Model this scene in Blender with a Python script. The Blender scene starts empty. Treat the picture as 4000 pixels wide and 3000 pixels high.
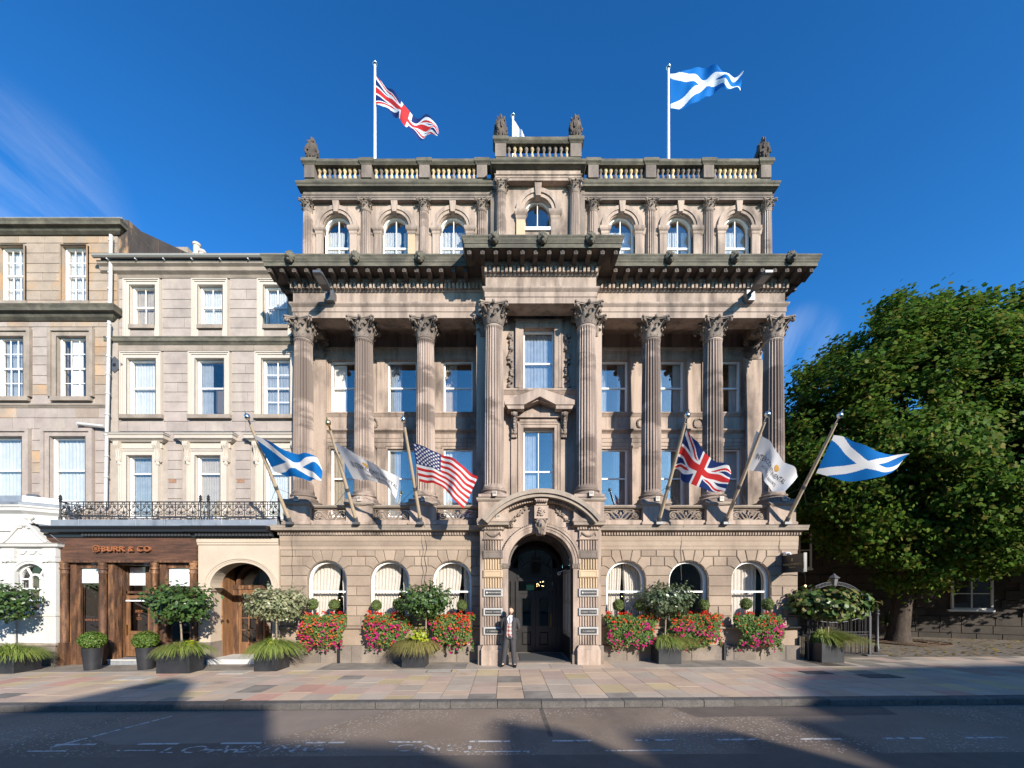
import bpy, bmesh, math, random
from math import sin, cos, pi, radians, sqrt, atan2, tan, hypot
from mathutils import Vector, Matrix, Euler, noise as mnoise
R = random.Random(7)
SC = bpy.context.scene
COL = SC.collection

# ---------------------------------------------------------------- camera, sky, sun, exposure
CAM_H = 2.25
cd = bpy.data.cameras.new('camera'); cam = bpy.data.objects.new('camera', cd); COL.objects.link(cam)
cam.location = (0, 0, CAM_H); cam.rotation_euler = (pi/2, 0, 0)
cd.sensor_width = 36; cd.lens = 14.04; cd.shift_x = .0075; cd.shift_y = .2025
cd.clip_start = .05; cd.clip_end = 3000
SC.camera = cam

SUN_AZ = radians(31); SUN_EL = radians(22.5)
SUN_V = Vector((sin(SUN_AZ)*cos(SUN_EL), -cos(SUN_AZ)*cos(SUN_EL), sin(SUN_EL)))
w = bpy.data.worlds.new('World'); SC.world = w; w.use_nodes = True
nt = w.node_tree; nt.nodes.clear()
def wn(t): return nt.nodes.new(t)
sky = wn('ShaderNodeTexSky'); sky.sky_type = 'NISHITA'; sky.sun_disc = False
sky.sun_elevation = SUN_EL; sky.sun_rotation = atan2(SUN_V.x, SUN_V.y)
sky.altitude = 100; sky.air_density = 1.0; sky.dust_density = .25; sky.ozone_density = 3.0
hs = wn('ShaderNodeHueSaturation'); hs.inputs['Saturation'].default_value = 1.24; hs.inputs['Hue'].default_value = .494; hs.inputs['Value'].default_value = 1.0
bg = wn('ShaderNodeBackground'); bg.inputs['Strength'].default_value = .118
out = wn('ShaderNodeOutputWorld')
tc = wn('ShaderNodeTexCoord')
# thin cirrus: streaks of noise drawn out along one direction, in two soft patches
def vdir(px, py): return Vector(((px-1089.4)/862.7, 1, (1277.4-py)/862.7)).normalized()
def dotn(v):
    n = wn('ShaderNodeVectorMath'); n.operation = 'DOT_PRODUCT'; n.inputs[1].default_value = v; nt.links.new(tc.outputs['Generated'], n.inputs[0]); return n.outputs['Value']
def mth(op, a, b=None):
    n = wn('ShaderNodeMath'); n.operation = op
    for i, q in enumerate((a, b)):
        if q is None: continue
        if isinstance(q, (int, float)): n.inputs[i].default_value = q
        else: nt.links.new(q, n.inputs[i])
    return n.outputs[0]
L = nt.links.new
def cirrus(c0, p0, p1, width, amount, seed):
    c = vdir(*c0); al = (vdir(*p1)-vdir(*p0)).normalized(); pr = c.cross(al).normalized()
    cmb = wn('ShaderNodeCombineXYZ'); L(mth('MULTIPLY', dotn(al), 2.2), cmb.inputs[0]); L(mth('MULTIPLY', dotn(pr), 13), cmb.inputs[1]); cmb.inputs[2].default_value = seed
    n = wn('ShaderNodeTexNoise'); n.inputs['Scale'].default_value = 1.5; n.inputs['Detail'].default_value = 8; n.inputs['Roughness'].default_value = .6; n.inputs['Distortion'].default_value = .35; L(cmb.outputs[0], n.inputs[0])
    r = wn('ShaderNodeMapRange'); r.inputs[1].default_value = .34; r.inputs[2].default_value = .80; L(n.outputs[0], r.inputs[0])
    m = wn('ShaderNodeMapRange'); m.interpolation_type = 'SMOOTHSTEP'; m.inputs[1].default_value = cos(radians(width)); m.inputs[2].default_value = 1.0; L(dotn(c), m.inputs[0])
    return mth('MULTIPLY', mth('MULTIPLY', r.outputs[0], m.outputs[0]), amount)
cl = mth('ADD', cirrus((50,430), (0,270), (240,480), 7.5, .2, 5.0), cirrus((1725,745), (1700,800), (1745,690), 4, .2, 8.0))
mx = wn('ShaderNodeMix'); mx.data_type = 'RGBA'; mx.inputs[7].default_value = (6.6, 6.9, 7.2, 1)
tn = wn('ShaderNodeVectorMath'); tn.operation = 'MULTIPLY'; tn.inputs[1].default_value = (.80/2.2, 1.02/2.2, 1.13/2.2)
L(sky.outputs[0], hs.inputs['Color']); L(hs.outputs[0], tn.inputs[0]); gm_ = wn('ShaderNodeGamma'); gm_.inputs[1].default_value = 1.25; L(tn.outputs[0], gm_.inputs[0]); tn2 = wn('ShaderNodeVectorMath'); tn2.operation = 'SCALE'; tn2.inputs['Scale'].default_value = 2.2; L(gm_.outputs[0], tn2.inputs[0]); L(tn2.outputs[0], mx.inputs[6]); L(cl, mx.inputs[0]); L(mx.outputs[2], bg.inputs[0]); L(bg.outputs[0], out.inputs[0])
sd = bpy.data.lights.new('sun', 'SUN'); sd.energy = 5.0; sd.angle = radians(.55); sd.color = (1, .925, .82)
sun = bpy.data.objects.new('sun', sd); COL.objects.link(sun)
sun.rotation_euler = SUN_V.to_track_quat('Z', 'Y').to_euler(); sun.location = SUN_V*60
SC.view_settings.view_transform = 'Standard'; SC.view_settings.look = 'None'
SC.view_settings.exposure = 0.74; SC.view_settings.gamma = 1; SC.view_settings.use_curve_mapping = False
SC.cycles.max_bounces = 8; SC.cycles.transparent_max_bounces = 16; SC.cycles.use_denoising = True

# ---------------------------------------------------------------- measuring helpers (2212-wide view of the photo -> metres at a known depth)
FV = 862.7; VX = 1089.4; VY = 1277.4
def PX(px, Y): return (px - VX)*Y/FV
def PZ(py, Y): return CAM_H - (py - VY)*Y/FV
def PP(px, py, Y): return Vector((PX(px, Y), Y, PZ(py, Y)))
def sx(s, Y): return (s - 1970)*Y/1560.0        # same from full-size photo pixels
def sz(s, Y): return CAM_H - (s - 2310)*Y/1560.0
def gz(x): return .0075*x                       # the street climbs gently to the right

# ---------------------------------------------------------------- object helpers
W = {}
def reg(o, loc, rot, scl):
    W[o.name] = Matrix.LocRotScale(Vector(loc), Euler(rot), Vector(scl))
def put(name, me, parent=None, loc=(0,0,0), rot=(0,0,0), scl=(1,1,1), label=None, cat=None, group=None, kind=None):
    o = bpy.data.objects.new(name, me); COL.objects.link(o)
    o.location = loc; o.rotation_euler = rot; o.scale = scl
    reg(o, loc, rot, scl)
    if parent is not None:
        o.parent = parent; o.matrix_parent_inverse = W[parent.name].inverted()
    if label: o['label'] = label
    if cat: o['category'] = cat
    if group: o['group'] = group
    if kind: o['kind'] = kind
    return o
def thing(name, label, cat, loc=(0,0,0), group=None):
    return put(name, None, None, loc, label=label, cat=cat, group=group)

class MB:
    def __init__(s): s.v = []; s.f = []; s.m = []; s.c = None
    def face(s, pts, mi=0):
        n = len(s.v); s.v += [tuple(p) for p in pts]; s.f.append(tuple(range(n, n+len(pts)))); s.m.append(mi)
    def box(s, x0, x1, y0, y1, z0, z1, mi=0):
        if x0 > x1: x0, x1 = x1, x0
        n = len(s.v)
        s.v += [(x0,y0,z0),(x1,y0,z0),(x1,y1,z0),(x0,y1,z0),(x0,y0,z1),(x1,y0,z1),(x1,y1,z1),(x0,y1,z1)]
        for q in ((0,1,5,4),(1,2,6,5),(2,3,7,6),(3,0,4,7),(4,5,6,7),(3,2,1,0)):
            s.f.append(tuple(n+i for i in q)); s.m.append(mi)
        return s
    def bbox(s, x0, x1, y0, y1, z0, z1, b=.01, mi=0):
        """box whose front (-Y) face is inset all round: a chamfered block"""
        n = len(s.v)
        s.v += [(x0,y0+b,z0),(x1,y0+b,z0),(x1,y1,z0),(x0,y1,z0),(x0,y0+b,z1),(x1,y0+b,z1),(x1,y1,z1),(x0,y1,z1),
                (x0+b,y0,z0+b),(x1-b,y0,z0+b),(x1-b,y0,z1-b),(x0+b,y0,z1-b)]
        for q in ((8,9,10,11),(0,1,9,8),(1,5,10,9),(5,4,11,10),(4,0,8,11),(1,2,6,5),(2,3,7,6),(3,0,4,7),(4,5,6,7),(3,2,1,0)):
            s.f.append(tuple(n+i for i in q)); s.m.append(mi)
        return s
    def extr(s, poly, y0, y1, b=0, mi=0):
        """polygon in XZ (counter-clockwise seen from the front) extruded y0 (front) .. y1 (back), front inset by b"""
        k = len(poly); n = len(s.v)
        if b > 0:
            ins = inset(poly, b)
            s.v += [(p[0], y0, p[1]) for p in ins] + [(p[0], y0+b, p[1]) for p in poly] + [(p[0], y1, p[1]) for p in poly]
            rings = 3
        else:
            s.v += [(p[0], y0, p[1]) for p in poly] + [(p[0], y1, p[1]) for p in poly]; rings = 2
        s.f.append(tuple(n+i for i in range(k))); s.m.append(mi)
        for r in range(rings-1):
            a, c = n+r*k, n+(r+1)*k
            for i in range(k):
                j = (i+1) % k
                s.f.append((a+i, c+i, c+j, a+j)); s.m.append(mi)
        e = n+(rings-1)*k
        s.f.append(tuple(e+i for i in reversed(range(k)))); s.m.append(mi)
        return s
    def plan(s, poly, z0, z1, mi=0):
        """polygon in XY extruded vertically"""
        k = len(poly); n = len(s.v)
        s.v += [(p[0], p[1], z0) for p in poly] + [(p[0], p[1], z1) for p in poly]
        for i in range(k):
            j = (i+1) % k; s.f.append((n+i, n+j, n+k+j, n+k+i)); s.m.append(mi)
        s.f.append(tuple(n+k+i for i in range(k))); s.m.append(mi); s.f.append(tuple(n+i for i in reversed(range(k)))); s.m.append(mi)
        return s
    def lathe(s, prof, c=(0,0,0), seg=16, axis='Z', mi=0, a0=0, jit=None):
        n = len(s.v); k = len(prof)
        for i in range(seg):
            a = a0 + 2*pi*i/seg
            for (r, z) in prof:
                if jit: r = r*jit(a, z)
                if axis == 'Z': s.v.append((c[0]+r*cos(a), c[1]+r*sin(a), c[2]+z))
                elif axis == 'Y': s.v.append((c[0]+r*cos(a), c[1]+z, c[2]+r*sin(a)))
                else: s.v.append((c[0]+z, c[1]+r*cos(a), c[2]+r*sin(a)))
        for i in range(seg):
            j = (i+1) % seg
            for q in range(k-1):
                s.f.append((n+i*k+q, n+j*k+q, n+j*k+q+1, n+i*k+q+1)); s.m.append(mi)
        if prof[0][0] > 1e-5: s.f.append(tuple(n+i*k for i in reversed(range(seg)))); s.m.append(mi)
        if prof[-1][0] > 1e-5: s.f.append(tuple(n+i*k+k-1 for i in range(seg))); s.m.append(mi)
        return s
    def tube(s, pts, r, seg=6, mi=0, cap=True):
        pts = [Vector(p) for p in pts]; n = len(s.v); k = len(pts)
        rr = r if isinstance(r, (list, tuple)) else [r]*k
        prev = None
        for i, p in enumerate(pts):
            d = (pts[min(i+1,k-1)] - pts[max(i-1,0)])
            if d.length < 1e-9: d = Vector((0,0,1))
            d.normalize()
            if prev is None:
                u = d.cross(Vector((0,1,0)))
                if u.length < .2: u = d.cross(Vector((1,0,0)))
            else: u = prev - d*prev.dot(d)
            u.normalize(); prev = u; q = d.cross(u)
            for j in range(seg):
                a = 2*pi*j/seg + pi/seg; s.v.append(tuple(p + (u*cos(a)+q*sin(a))*rr[i]))
        for i in range(k-1):
            for j in range(seg):
                jj = (j+1) % seg
                s.f.append((n+i*seg+j, n+i*seg+jj, n+(i+1)*seg+jj, n+(i+1)*seg+j)); s.m.append(mi)
        if cap:
            s.f.append(tuple(n+j for j in reversed(range(seg)))); s.m.append(mi)
            s.f.append(tuple(n+(k-1)*seg+j for j in range(seg))); s.m.append(mi)
        return s
    def grid(s, nu, nv, fn, mi=0):
        n = len(s.v)
        for i in range(nu+1):
            for j in range(nv+1): s.v.append(tuple(fn(i/nu, j/nv)))
        for i in range(nu):
            for j in range(nv):
                a = n+i*(nv+1)+j; s.f.append((a, a+nv+1, a+nv+2, a+1)); s.m.append(mi)
        return s
    def blob(s, c, r, seg=8, rings=6, mi=0, amp=0, fr=3, sd=0):
        """lumpy ball"""
        r = r if isinstance(r, (tuple, list)) else (r, r, r); n = len(s.v)
        c = Vector(c)
        for i in range(rings+1):
            t = pi*i/rings
            for j in range(seg):
                a = 2*pi*j/seg; d = Vector((sin(t)*cos(a), sin(t)*sin(a), cos(t)))
                q = 1 + amp*mnoise.noise(d*fr + Vector((sd, sd*.7, -sd))) if amp else 1
                s.v.append((c.x+d.x*r[0]*q, c.y+d.y*r[1]*q, c.z+d.z*r[2]*q))
        for i in range(rings):
            for j in range(seg):
                jj = (j+1) % seg
                s.f.append((n+i*seg+j, n+(i+1)*seg+j, n+(i+1)*seg+jj, n+i*seg+jj)); s.m.append(mi)
        return s
    def mesh(s, name, mats, smooth=None):
        me = bpy.data.meshes.new(name); me.from_pydata(s.v, [], s.f)
        if not isinstance(mats, (list, tuple)): mats = [mats]
        for m in mats: me.materials.append(m)
        if len(mats) > 1: me.polygons.foreach_set('material_index', s.m)
        bm = bmesh.new(); bm.from_mesh(me)
        if smooth is not None:
            bmesh.ops.remove_doubles(bm, verts=bm.verts, dist=1e-5)
        bmesh.ops.recalc_face_normals(bm, faces=bm.faces)
        if smooth is not None:
            for f in bm.faces: f.smooth = True
            for e in bm.edges:
                if len(e.link_faces) == 2 and e.calc_face_angle(0) > radians(smooth): e.smooth = False
        bm.to_mesh(me); bm.free()
        return me
    def raw(s, name, mats, smooth=False):
        me = bpy.data.meshes.new(name); me.from_pydata(s.v, [], s.f)
        if not isinstance(mats, (list, tuple)): mats = [mats]
        for m in mats: me.materials.append(m)
        if len(mats) > 1: me.polygons.foreach_set('material_index', s.m)
        if smooth: me.polygons.foreach_set('use_smooth', [True]*len(s.f))
        return me
    def obj(s, name, mats, parent=None, smooth=None, **kw):
        return put(name, s.mesh(name, mats, smooth), parent, **kw)

def inset(poly, b):
    k = len(poly); out = []
    for i in range(k):
        p0, p, p1 = poly[i-1], poly[i], poly[(i+1) % k]
        d1 = Vector((p[0]-p0[0], p[1]-p0[1])); d2 = Vector((p1[0]-p[0], p1[1]-p[1]))
        if d1.length < 1e-6 or d2.length < 1e-6: out.append(p); continue
        d1.normalize(); d2.normalize()
        n1 = Vector((-d1.y, d1.x)); n2 = Vector((-d2.y, d2.x)); q = 1 + n1.dot(n2)
        m = (n1+n2)/max(q, .35)
        out.append((p[0]+m.x*b, p[1]+m.y*b))
    return out

def sweep(path, prof, closed_prof=True, mb=None):
    """moulding: plan path (left to right = outward to the camera), profile of (out, z)"""
    mb = mb or MB(); k = len(path); n = len(mb.v); m = len(prof)
    P = [Vector((p[0], p[1])) for p in path]
    for i in range(k):
        if i == 0: d = (P[1]-P[0]).normalized(); o = Vector((d.y, -d.x))
        elif i == k-1: d = (P[-1]-P[-2]).normalized(); o = Vector((d.y, -d.x))
        else:
            d1 = (P[i]-P[i-1]).normalized(); d2 = (P[i+1]-P[i]).normalized()
            a = Vector((d1.y, -d1.x)); b = Vector((d2.y, -d2.x)); o = (a+b)/(1+a.dot(b))
        for (q, z) in prof: mb.v.append((P[i].x+o.x*q, P[i].y+o.y*q, z))
    for i in range(k-1):
        for j in range(m if closed_prof else m-1):
            jj = (j+1) % m
            mb.f.append((n+i*m+j, n+(i+1)*m+j, n+(i+1)*m+jj, n+i*m+jj)); mb.m.append(0)
    if closed_prof:
        mb.f.append(tuple(n+j for j in range(m))); mb.m.append(0)
        mb.f.append(tuple(n+(k-1)*m+j for j in reversed(range(m)))); mb.m.append(0)
    return mb

def arc(cx, cz, r, a0, a1, n, rz=None):
    """points with angle measured from +X, degrees"""
    rz = rz or r
    return [(cx + r*cos(radians(a0+(a1-a0)*i/n)), cz + rz*sin(radians(a0+(a1-a0)*i/n))) for i in range(n+1)]
def spiral(cx, cz, r0, r1, a0, turns, n=18):
    return [(cx + (r0+(r1-r0)*i/n)*cos(a0+turns*2*pi*i/n), cz + (r0+(r1-r0)*i/n)*sin(a0+turns*2*pi*i/n)) for i in range(n+1)]

# ---------------------------------------------------------------- materials
def lin(c): return tuple(((x/255)/12.92 if x <= 10 else (((x/255)+.055)/1.055)**2.4) for x in c)
def mat(name, c1, c2=None, rough=.85, scale=1.5, stretch=(1,1,1), lo=.35, hi=.65, c3=None, scale3=.35, lo3=.52, hi3=.75, stretch3=(1,1,.25),
        bump=0, bscale=30, rand=0, metal=0, spec=.3, fine=0, coat=0, detail=6):
    m = bpy.data.materials.new(name); m.use_nodes = True; t = m.node_tree; N = t.nodes; l = t.links.new
    b = N['Principled BSDF']; b.inputs['Roughness'].default_value = rough; b.inputs['Metallic'].default_value = metal
    b.inputs['Specular IOR Level'].default_value = spec
    if coat: b.inputs['Coat Weight'].default_value = coat
    geo = N.new('ShaderNodeNewGeometry')
    def noise(sc, st, det=detail):
        mp = N.new('ShaderNodeMapping'); mp.inputs['Scale'].default_value = st; l(geo.outputs['Position'], mp.inputs[0])
        n = N.new('ShaderNodeTexNoise'); n.inputs['Scale'].default_value = sc; n.inputs['Detail'].default_value = det; n.inputs['Roughness'].default_value = .6
        l(mp.outputs[0], n.inputs[0]); return n
    def ramp(src, a, z):
        r = N.new('ShaderNodeMapRange'); r.inputs[1].default_value = a; r.inputs[2].default_value = z; l(src, r.inputs[0]); return r.outputs[0]
    def mixc(fac, A, B):
        x = N.new('ShaderNodeMix'); x.data_type = 'RGBA'
        l(fac, x.inputs[0])
        for sk, vv in ((6, A), (7, B)):
            if isinstance(vv, tuple): x.inputs[sk].default_value = (*vv[:3], 1)
            else: l(vv, x.inputs[sk])
        return x.outputs[2]
    colr = tuple(c1)
    if c2: colr = mixc(ramp(noise(scale, stretch).outputs[0], lo, hi), c1, c2)
    if c3: colr = mixc(ramp(noise(scale3, stretch3).outputs[0], lo3, hi3), colr, c3)
    if rand or fine:
        h = N.new('ShaderNodeHueSaturation')
        if isinstance(colr, tuple): h.inputs['Color'].default_value = (*colr, 1)
        else: l(colr, h.inputs['Color'])
        val = None
        if rand:
            oi = N.new('ShaderNodeObjectInfo'); r = N.new('ShaderNodeMapRange'); r.inputs[3].default_value = 1-rand; r.inputs[4].default_value = 1+rand
            l(oi.outputs['Random'], r.inputs[0]); val = r.outputs[0]
        if fine:
            fn = noise(bscale*1.3, (1,1,1), 3); r = N.new('ShaderNodeMapRange'); r.inputs[1].default_value = .3; r.inputs[2].default_value = .7; r.inputs[3].default_value = 1-fine; r.inputs[4].default_value = 1+fine
            l(fn.outputs[0], r.inputs[0])
            if val is None: val = r.outputs[0]
            else:
                q = N.new('ShaderNodeMath'); q.operation = 'MULTIPLY'; l(val, q.inputs[0]); l(r.outputs[0], q.inputs[1]); val = q.outputs[0]
        l(val, h.inputs['Value']); colr = h.outputs[0]
    if isinstance(colr, tuple): b.inputs['Base Color'].default_value = (*colr, 1)
    else: l(colr, b.inputs['Base Color'])
    if bump:
        bn = noise(bscale, (1,1,1), 8); bp = N.new('ShaderNodeBump'); bp.inputs['Strength'].default_value = bump; bp.inputs['Distance'].default_value = .02
        l(bn.outputs[0], bp.inputs['Height']); l(bp.outputs[0], b.inputs['Normal'])
    return m
def plain(name, c, rough=.6, metal=0, spec=.4): return mat(name, c, rough=rough, metal=metal, spec=spec)
def leafmat(name, cols, trans=.35, rough=.45, spec=.4):
    """leaf colour varies from leaf to leaf"""
    m = bpy.data.materials.new(name); m.use_nodes = True; t = m.node_tree; N = t.nodes; l = t.links.new
    b = N['Principled BSDF']; b.inputs['Roughness'].default_value = rough; b.inputs['Specular IOR Level'].default_value = spec
    geo = N.new('ShaderNodeNewGeometry'); cr = N.new('ShaderNodeValToRGB'); l(geo.outputs['Random Per Island'], cr.inputs[0])
    e = cr.color_ramp.elements
    e[0].color = (*cols[0], 1); e[-1].color = (*cols[-1], 1)
    for i in range(1, len(cols)-1):
        x = e.new(i/(len(cols)-1)); x.color = (*cols[i], 1)
    l(cr.outputs[0], b.inputs['Base Color'])
    if trans:
        tr = N.new('ShaderNodeBsdfTranslucent'); g = N.new('ShaderNodeHueSaturation'); g.inputs['Value'].default_value = 1.3; l(cr.outputs[0], g.inputs['Color']); l(g.outputs[0], tr.inputs[0])
        ms = N.new('ShaderNodeMixShader'); ms.inputs[0].default_value = trans; l(b.outputs[0], ms.inputs[1]); l(tr.outputs[0], ms.inputs[2]); l(ms.outputs[0], N['Material Output'].inputs[0])
    return m
def glassmat(name, tint=(1,1,1), refl=.10, ior=1.5, rough=0.0):
    m = bpy.data.materials.new(name); m.use_nodes = True; t = m.node_tree; N = t.nodes; l = t.links.new
    N.remove(N['Principled BSDF'])
    tr = N.new('ShaderNodeBsdfTransparent'); tr.inputs[0].default_value = (*tint, 1)
    gl = N.new('ShaderNodeBsdfGlossy'); gl.inputs['Roughness'].default_value = rough; gl.inputs['Color'].default_value = (1, .95, .88, 1)
    lw = N.new('ShaderNodeLayerWeight'); lw.inputs[0].default_value = .5
    pw = N.new('ShaderNodeMath'); pw.operation = 'POWER'; pw.inputs[1].default_value = 4.0; l(lw.outputs['Facing'], pw.inputs[0]); fr = N.new('ShaderNodeMath'); fr.operation = 'MULTIPLY'; fr.inputs[1].default_value = .9; l(pw.outputs[0], fr.inputs[0])
    ad = N.new('ShaderNodeMath'); ad.operation = 'ADD'; ad.inputs[1].default_value = refl; ad.use_clamp = True
    geo = N.new('ShaderNodeNewGeometry'); wv = N.new('ShaderNodeTexNoise'); wv.inputs['Scale'].default_value = 1.1; l(geo.outputs['Position'], wv.inputs[0])
    bp = N.new('ShaderNodeBump'); bp.inputs['Strength'].default_value = .06; bp.inputs['Distance'].default_value = .02; l(wv.outputs[0], bp.inputs['Height']); l(bp.outputs[0], gl.inputs['Normal'])
    ms = N.new('ShaderNodeMixShader'); l(fr.outputs[0], ad.inputs[0]); l(ad.outputs[0], ms.inputs[0]); l(tr.outputs[0], ms.inputs[1]); l(gl.outputs[0], ms.inputs[2]); l(ms.outputs[0], N['Material Output'].inputs[0])
    return m
def emit(name, c, s):
    m = bpy.data.materials.new(name); m.use_nodes = True; b = m.node_tree.nodes['Principled BSDF']
    b.inputs['Base Color'].default_value = (*c, 1); b.inputs['Emission Color'].default_value = (*c, 1); b.inputs['Emission Strength'].default_value = s
    return m

M = {}
M['stone'] = mat('buff_sandstone', (.385,.298,.235), (.215,.164,.132), scale=1.5, stretch=(2.2,2.2,.16), lo=.46, hi=.66, c3=(.095,.076,.063), scale3=.9, lo3=.49, hi3=.70, stretch3=(1,1,.5), bump=.25, bscale=24, fine=.10, rand=.05)
M['stone_gf'] = mat('ashlar_sandstone', (.325,.25,.184), (.255,.195,.145), scale=1.3, c3=(.135,.105,.082), scale3=.8, lo3=.54, hi3=.85, bump=.22, bscale=26, fine=.10, rand=.14)
M['stone_grey'] = mat('weathered_sandstone', (.235,.19,.155), (.125,.103,.088), scale=1.6, stretch=(1.4,1,.35), c3=(.09,.078,.07), scale3=1.3, lo3=.50, hi3=.80, bump=.3, bscale=22, fine=.13, rand=.08)
M['plinth'] = mat('plinth_stone', (.215,.175,.14), (.135,.115,.098), scale=1.3, c3=(.33,.27,.20), scale3=1.2, lo3=.6, hi3=.85, bump=.3, bscale=20, fine=.12, rand=.1)
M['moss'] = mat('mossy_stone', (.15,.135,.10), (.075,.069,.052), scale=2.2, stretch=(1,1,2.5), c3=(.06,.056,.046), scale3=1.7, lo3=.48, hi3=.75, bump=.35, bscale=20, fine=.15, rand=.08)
M['soot_shade'] = mat('soot_and_shade_stone', (.115,.09,.074), (.06,.05,.043), scale=2.5, c3=(.22,.155,.10), scale3=2, lo3=.58, hi3=.8, bump=.3, bscale=25, fine=.15, rand=.15)  # soot tone with the shade under cornice and modillions painted in
M['column'] = mat('column_stone', (.365,.284,.23), (.20,.156,.128), scale=2.2, stretch=(1.6,1.6,.14), lo=.42, hi=.62, c3=(.165,.127,.104), scale3=1.0, lo3=.50, hi3=.56, stretch3=(.35,.35,1.1), bump=.2, bscale=26, fine=.1, rand=.06)
M['carved'] = mat('carved_stone', (.30,.24,.19), (.16,.128,.106), scale=3, c3=(.08,.066,.056), scale3=1.6, lo3=.5, hi3=.78, bump=.3, bscale=30, fine=.12, rand=.06)
M['yellow_stone'] = mat('new_yellow_sandstone', (.47,.35,.225), (.41,.305,.195), scale=2, bump=.15, bscale=28, fine=.07, rand=.08)
M['cream_stone'] = mat('cream_baluster_stone', (.60,.47,.28), (.45,.34,.20), scale=3, c3=(.2,.16,.12), scale3=2, lo3=.6, hi3=.9, bump=.2, bscale=30, fine=.1, rand=.16)
M['dark_baluster'] = mat('blackened_baluster_stone', (.22,.18,.15), (.12,.10,.085), scale=4, c3=(.42,.32,.2), scale3=3, lo3=.62, hi3=.8, bump=.2, bscale=30, rand=.15)
M['white_paint'] = mat('white_gloss_paint', (.80,.79,.76), (.74,.73,.69), rough=.4, scale=2, spec=.5)
M['white_stone'] = mat('white_painted_stone', (.56,.55,.515), (.51,.495,.46), rough=.6, scale=1.5, c3=(.43,.40,.34), scale3=2, lo3=.6, hi3=.9, bump=.1, bscale=20, fine=.04)
M['cream_paint'] = mat('cream_painted_surround', (.50,.445,.37), (.455,.40,.335), rough=.65, scale=1.5, c3=(.42,.36,.28), scale3=1.5, lo3=.62, hi3=.95, bump=.1, bscale=20, fine=.04)
M['cream_wall'] = mat('cream_painted_wall', (.49,.405,.31), (.44,.36,.275), rough=.7, scale=1.2, c3=(.37,.30,.22), scale3=1, lo3=.6, hi3=.9, bump=.12, bscale=18, fine=.04)
M['rubble'] = mat('pink_grey_ashlar', (.365,.308,.265), (.29,.243,.212), scale=2.2, c3=(.42,.37,.30), scale3=1.8, lo3=.55, hi3=.8, bump=.4, bscale=30, fine=.12, rand=.08)
M['orange_stone'] = mat('orange_stained_ashlar', (.36,.285,.215), (.265,.213,.168), scale=1.3, c3=(.43,.26,.13), scale3=1.1, lo3=.50, hi3=.72, stretch3=(1,1,.8), bump=.35, bscale=26, fine=.12, rand=.14)
M['trim'] = mat('weathered_trim_stone', (.33,.272,.215), (.215,.178,.143), scale=1.6, c3=(.13,.115,.095), scale3=1.5, lo3=.55, hi3=.85, bump=.3, bscale=24, fine=.1, rand=.06)
M['mortar'] = mat('mortar', (.38,.325,.27), (.31,.265,.22), scale=4)
M['joint'] = mat('recessed_joint', (.26,.20,.15), (.21,.16,.12), scale=4)
M['black_paint'] = mat('black_gloss_paint', (.016,.016,.018), rough=.35, spec=.5)
M['iron'] = mat('black_ironwork', (.018,.018,.02), (.03,.028,.028), rough=.45, scale=8, spec=.5)
M['grey_iron'] = mat('grey_painted_iron', (.075,.075,.08), rough=.5)
M['lead'] = mat('lead_sheet', (.23,.255,.285), (.31,.335,.365), rough=.5, scale=2.5, c3=(.12,.135,.16), scale3=3, lo3=.55, hi3=.8, metal=.35, bump=.15, bscale=8)
M['slate'] = mat('roof_slate', (.10,.10,.11), (.07,.07,.075), scale=4, rough=.7, rand=.1)
M['wood'] = mat('weathered_dark_wood', (.125,.062,.034), (.045,.026,.018), scale=2.6, stretch=(3.5,3.5,.55), lo=.38, hi=.62, c3=(.29,.148,.068), scale3=2.2, lo3=.50, hi3=.70, stretch3=(3,3,.5), rough=.55, bump=.2, bscale=14, fine=.15)
M['wood_h'] = mat('fascia_wood', (.115,.055,.033), (.055,.03,.02), scale=2.6, stretch=(.5,2,5), lo=.38, hi=.62, c3=(.17,.085,.048), scale3=2.2, lo3=.56, hi3=.78, stretch3=(.4,2,5), rough=.55, bump=.2, bscale=14, fine=.12)
M['oak'] = mat('oak_door_wood', (.24,.125,.06), (.14,.07,.035), scale=3, stretch=(4,4,.5), rough=.5, c3=(.08,.042,.025), scale3=2, lo3=.55, hi3=.8, bump=.15, bscale=14, fine=.12)
M['copper'] = mat('copper_letters', (.42,.16,.07), (.33,.12,.05), rough=.45, metal=.25, scale=6)
M['black_door'] = mat('black_door_paint', (.02,.019,.019), (.028,.026,.025), rough=.32, scale=3, spec=.5)
M['dark_int'] = plain('dark_interior', (.055,.045,.038), rough=.9)
M['pale_int'] = plain('room_interior', (.13,.115,.10), rough=.9)
M['curtain'] = mat('cream_curtain_cloth', (.66,.61,.52), (.60,.55,.46), rough=.9, scale=6, spec=.1)
M['net'] = mat('white_net_curtain', (.52,.54,.52), (.45,.47,.46), rough=.9, scale=5, spec=.1)
M['blind'] = plain('white_roller_blind', (.72,.74,.74), rough=.8)
M['glass'] = glassmat('window_glass', refl=.10)
M['glass_up'] = glassmat('upper_window_glass', refl=.14)
M['glass_dk'] = glassmat('dark_window_glass', (.95,.95,.96), refl=.05)
M['planter'] = mat('black_planter', (.016,.017,.02), (.028,.029,.033), rough=.42, scale=3, spec=.5, c3=(.05,.05,.055), scale3=4, lo3=.6, hi3=.9)
M['soil'] = plain('potting_soil', (.03,.02,.012), rough=.95)
M['bark'] = mat('tree_bark', (.075,.056,.042), (.038,.029,.023), scale=5, stretch=(2,2,.5), bump=.8, bscale=14, fine=.2)
M['stem'] = mat('pale_stem_bark', (.28,.22,.15), (.18,.14,.10), scale=12, rough=.8)
M['gold'] = mat('gilded_metal', (.75,.55,.22), rough=.3, metal=1)
M['silver'] = mat('polished_silver', (.78,.76,.72), rough=.22, metal=1)
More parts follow.
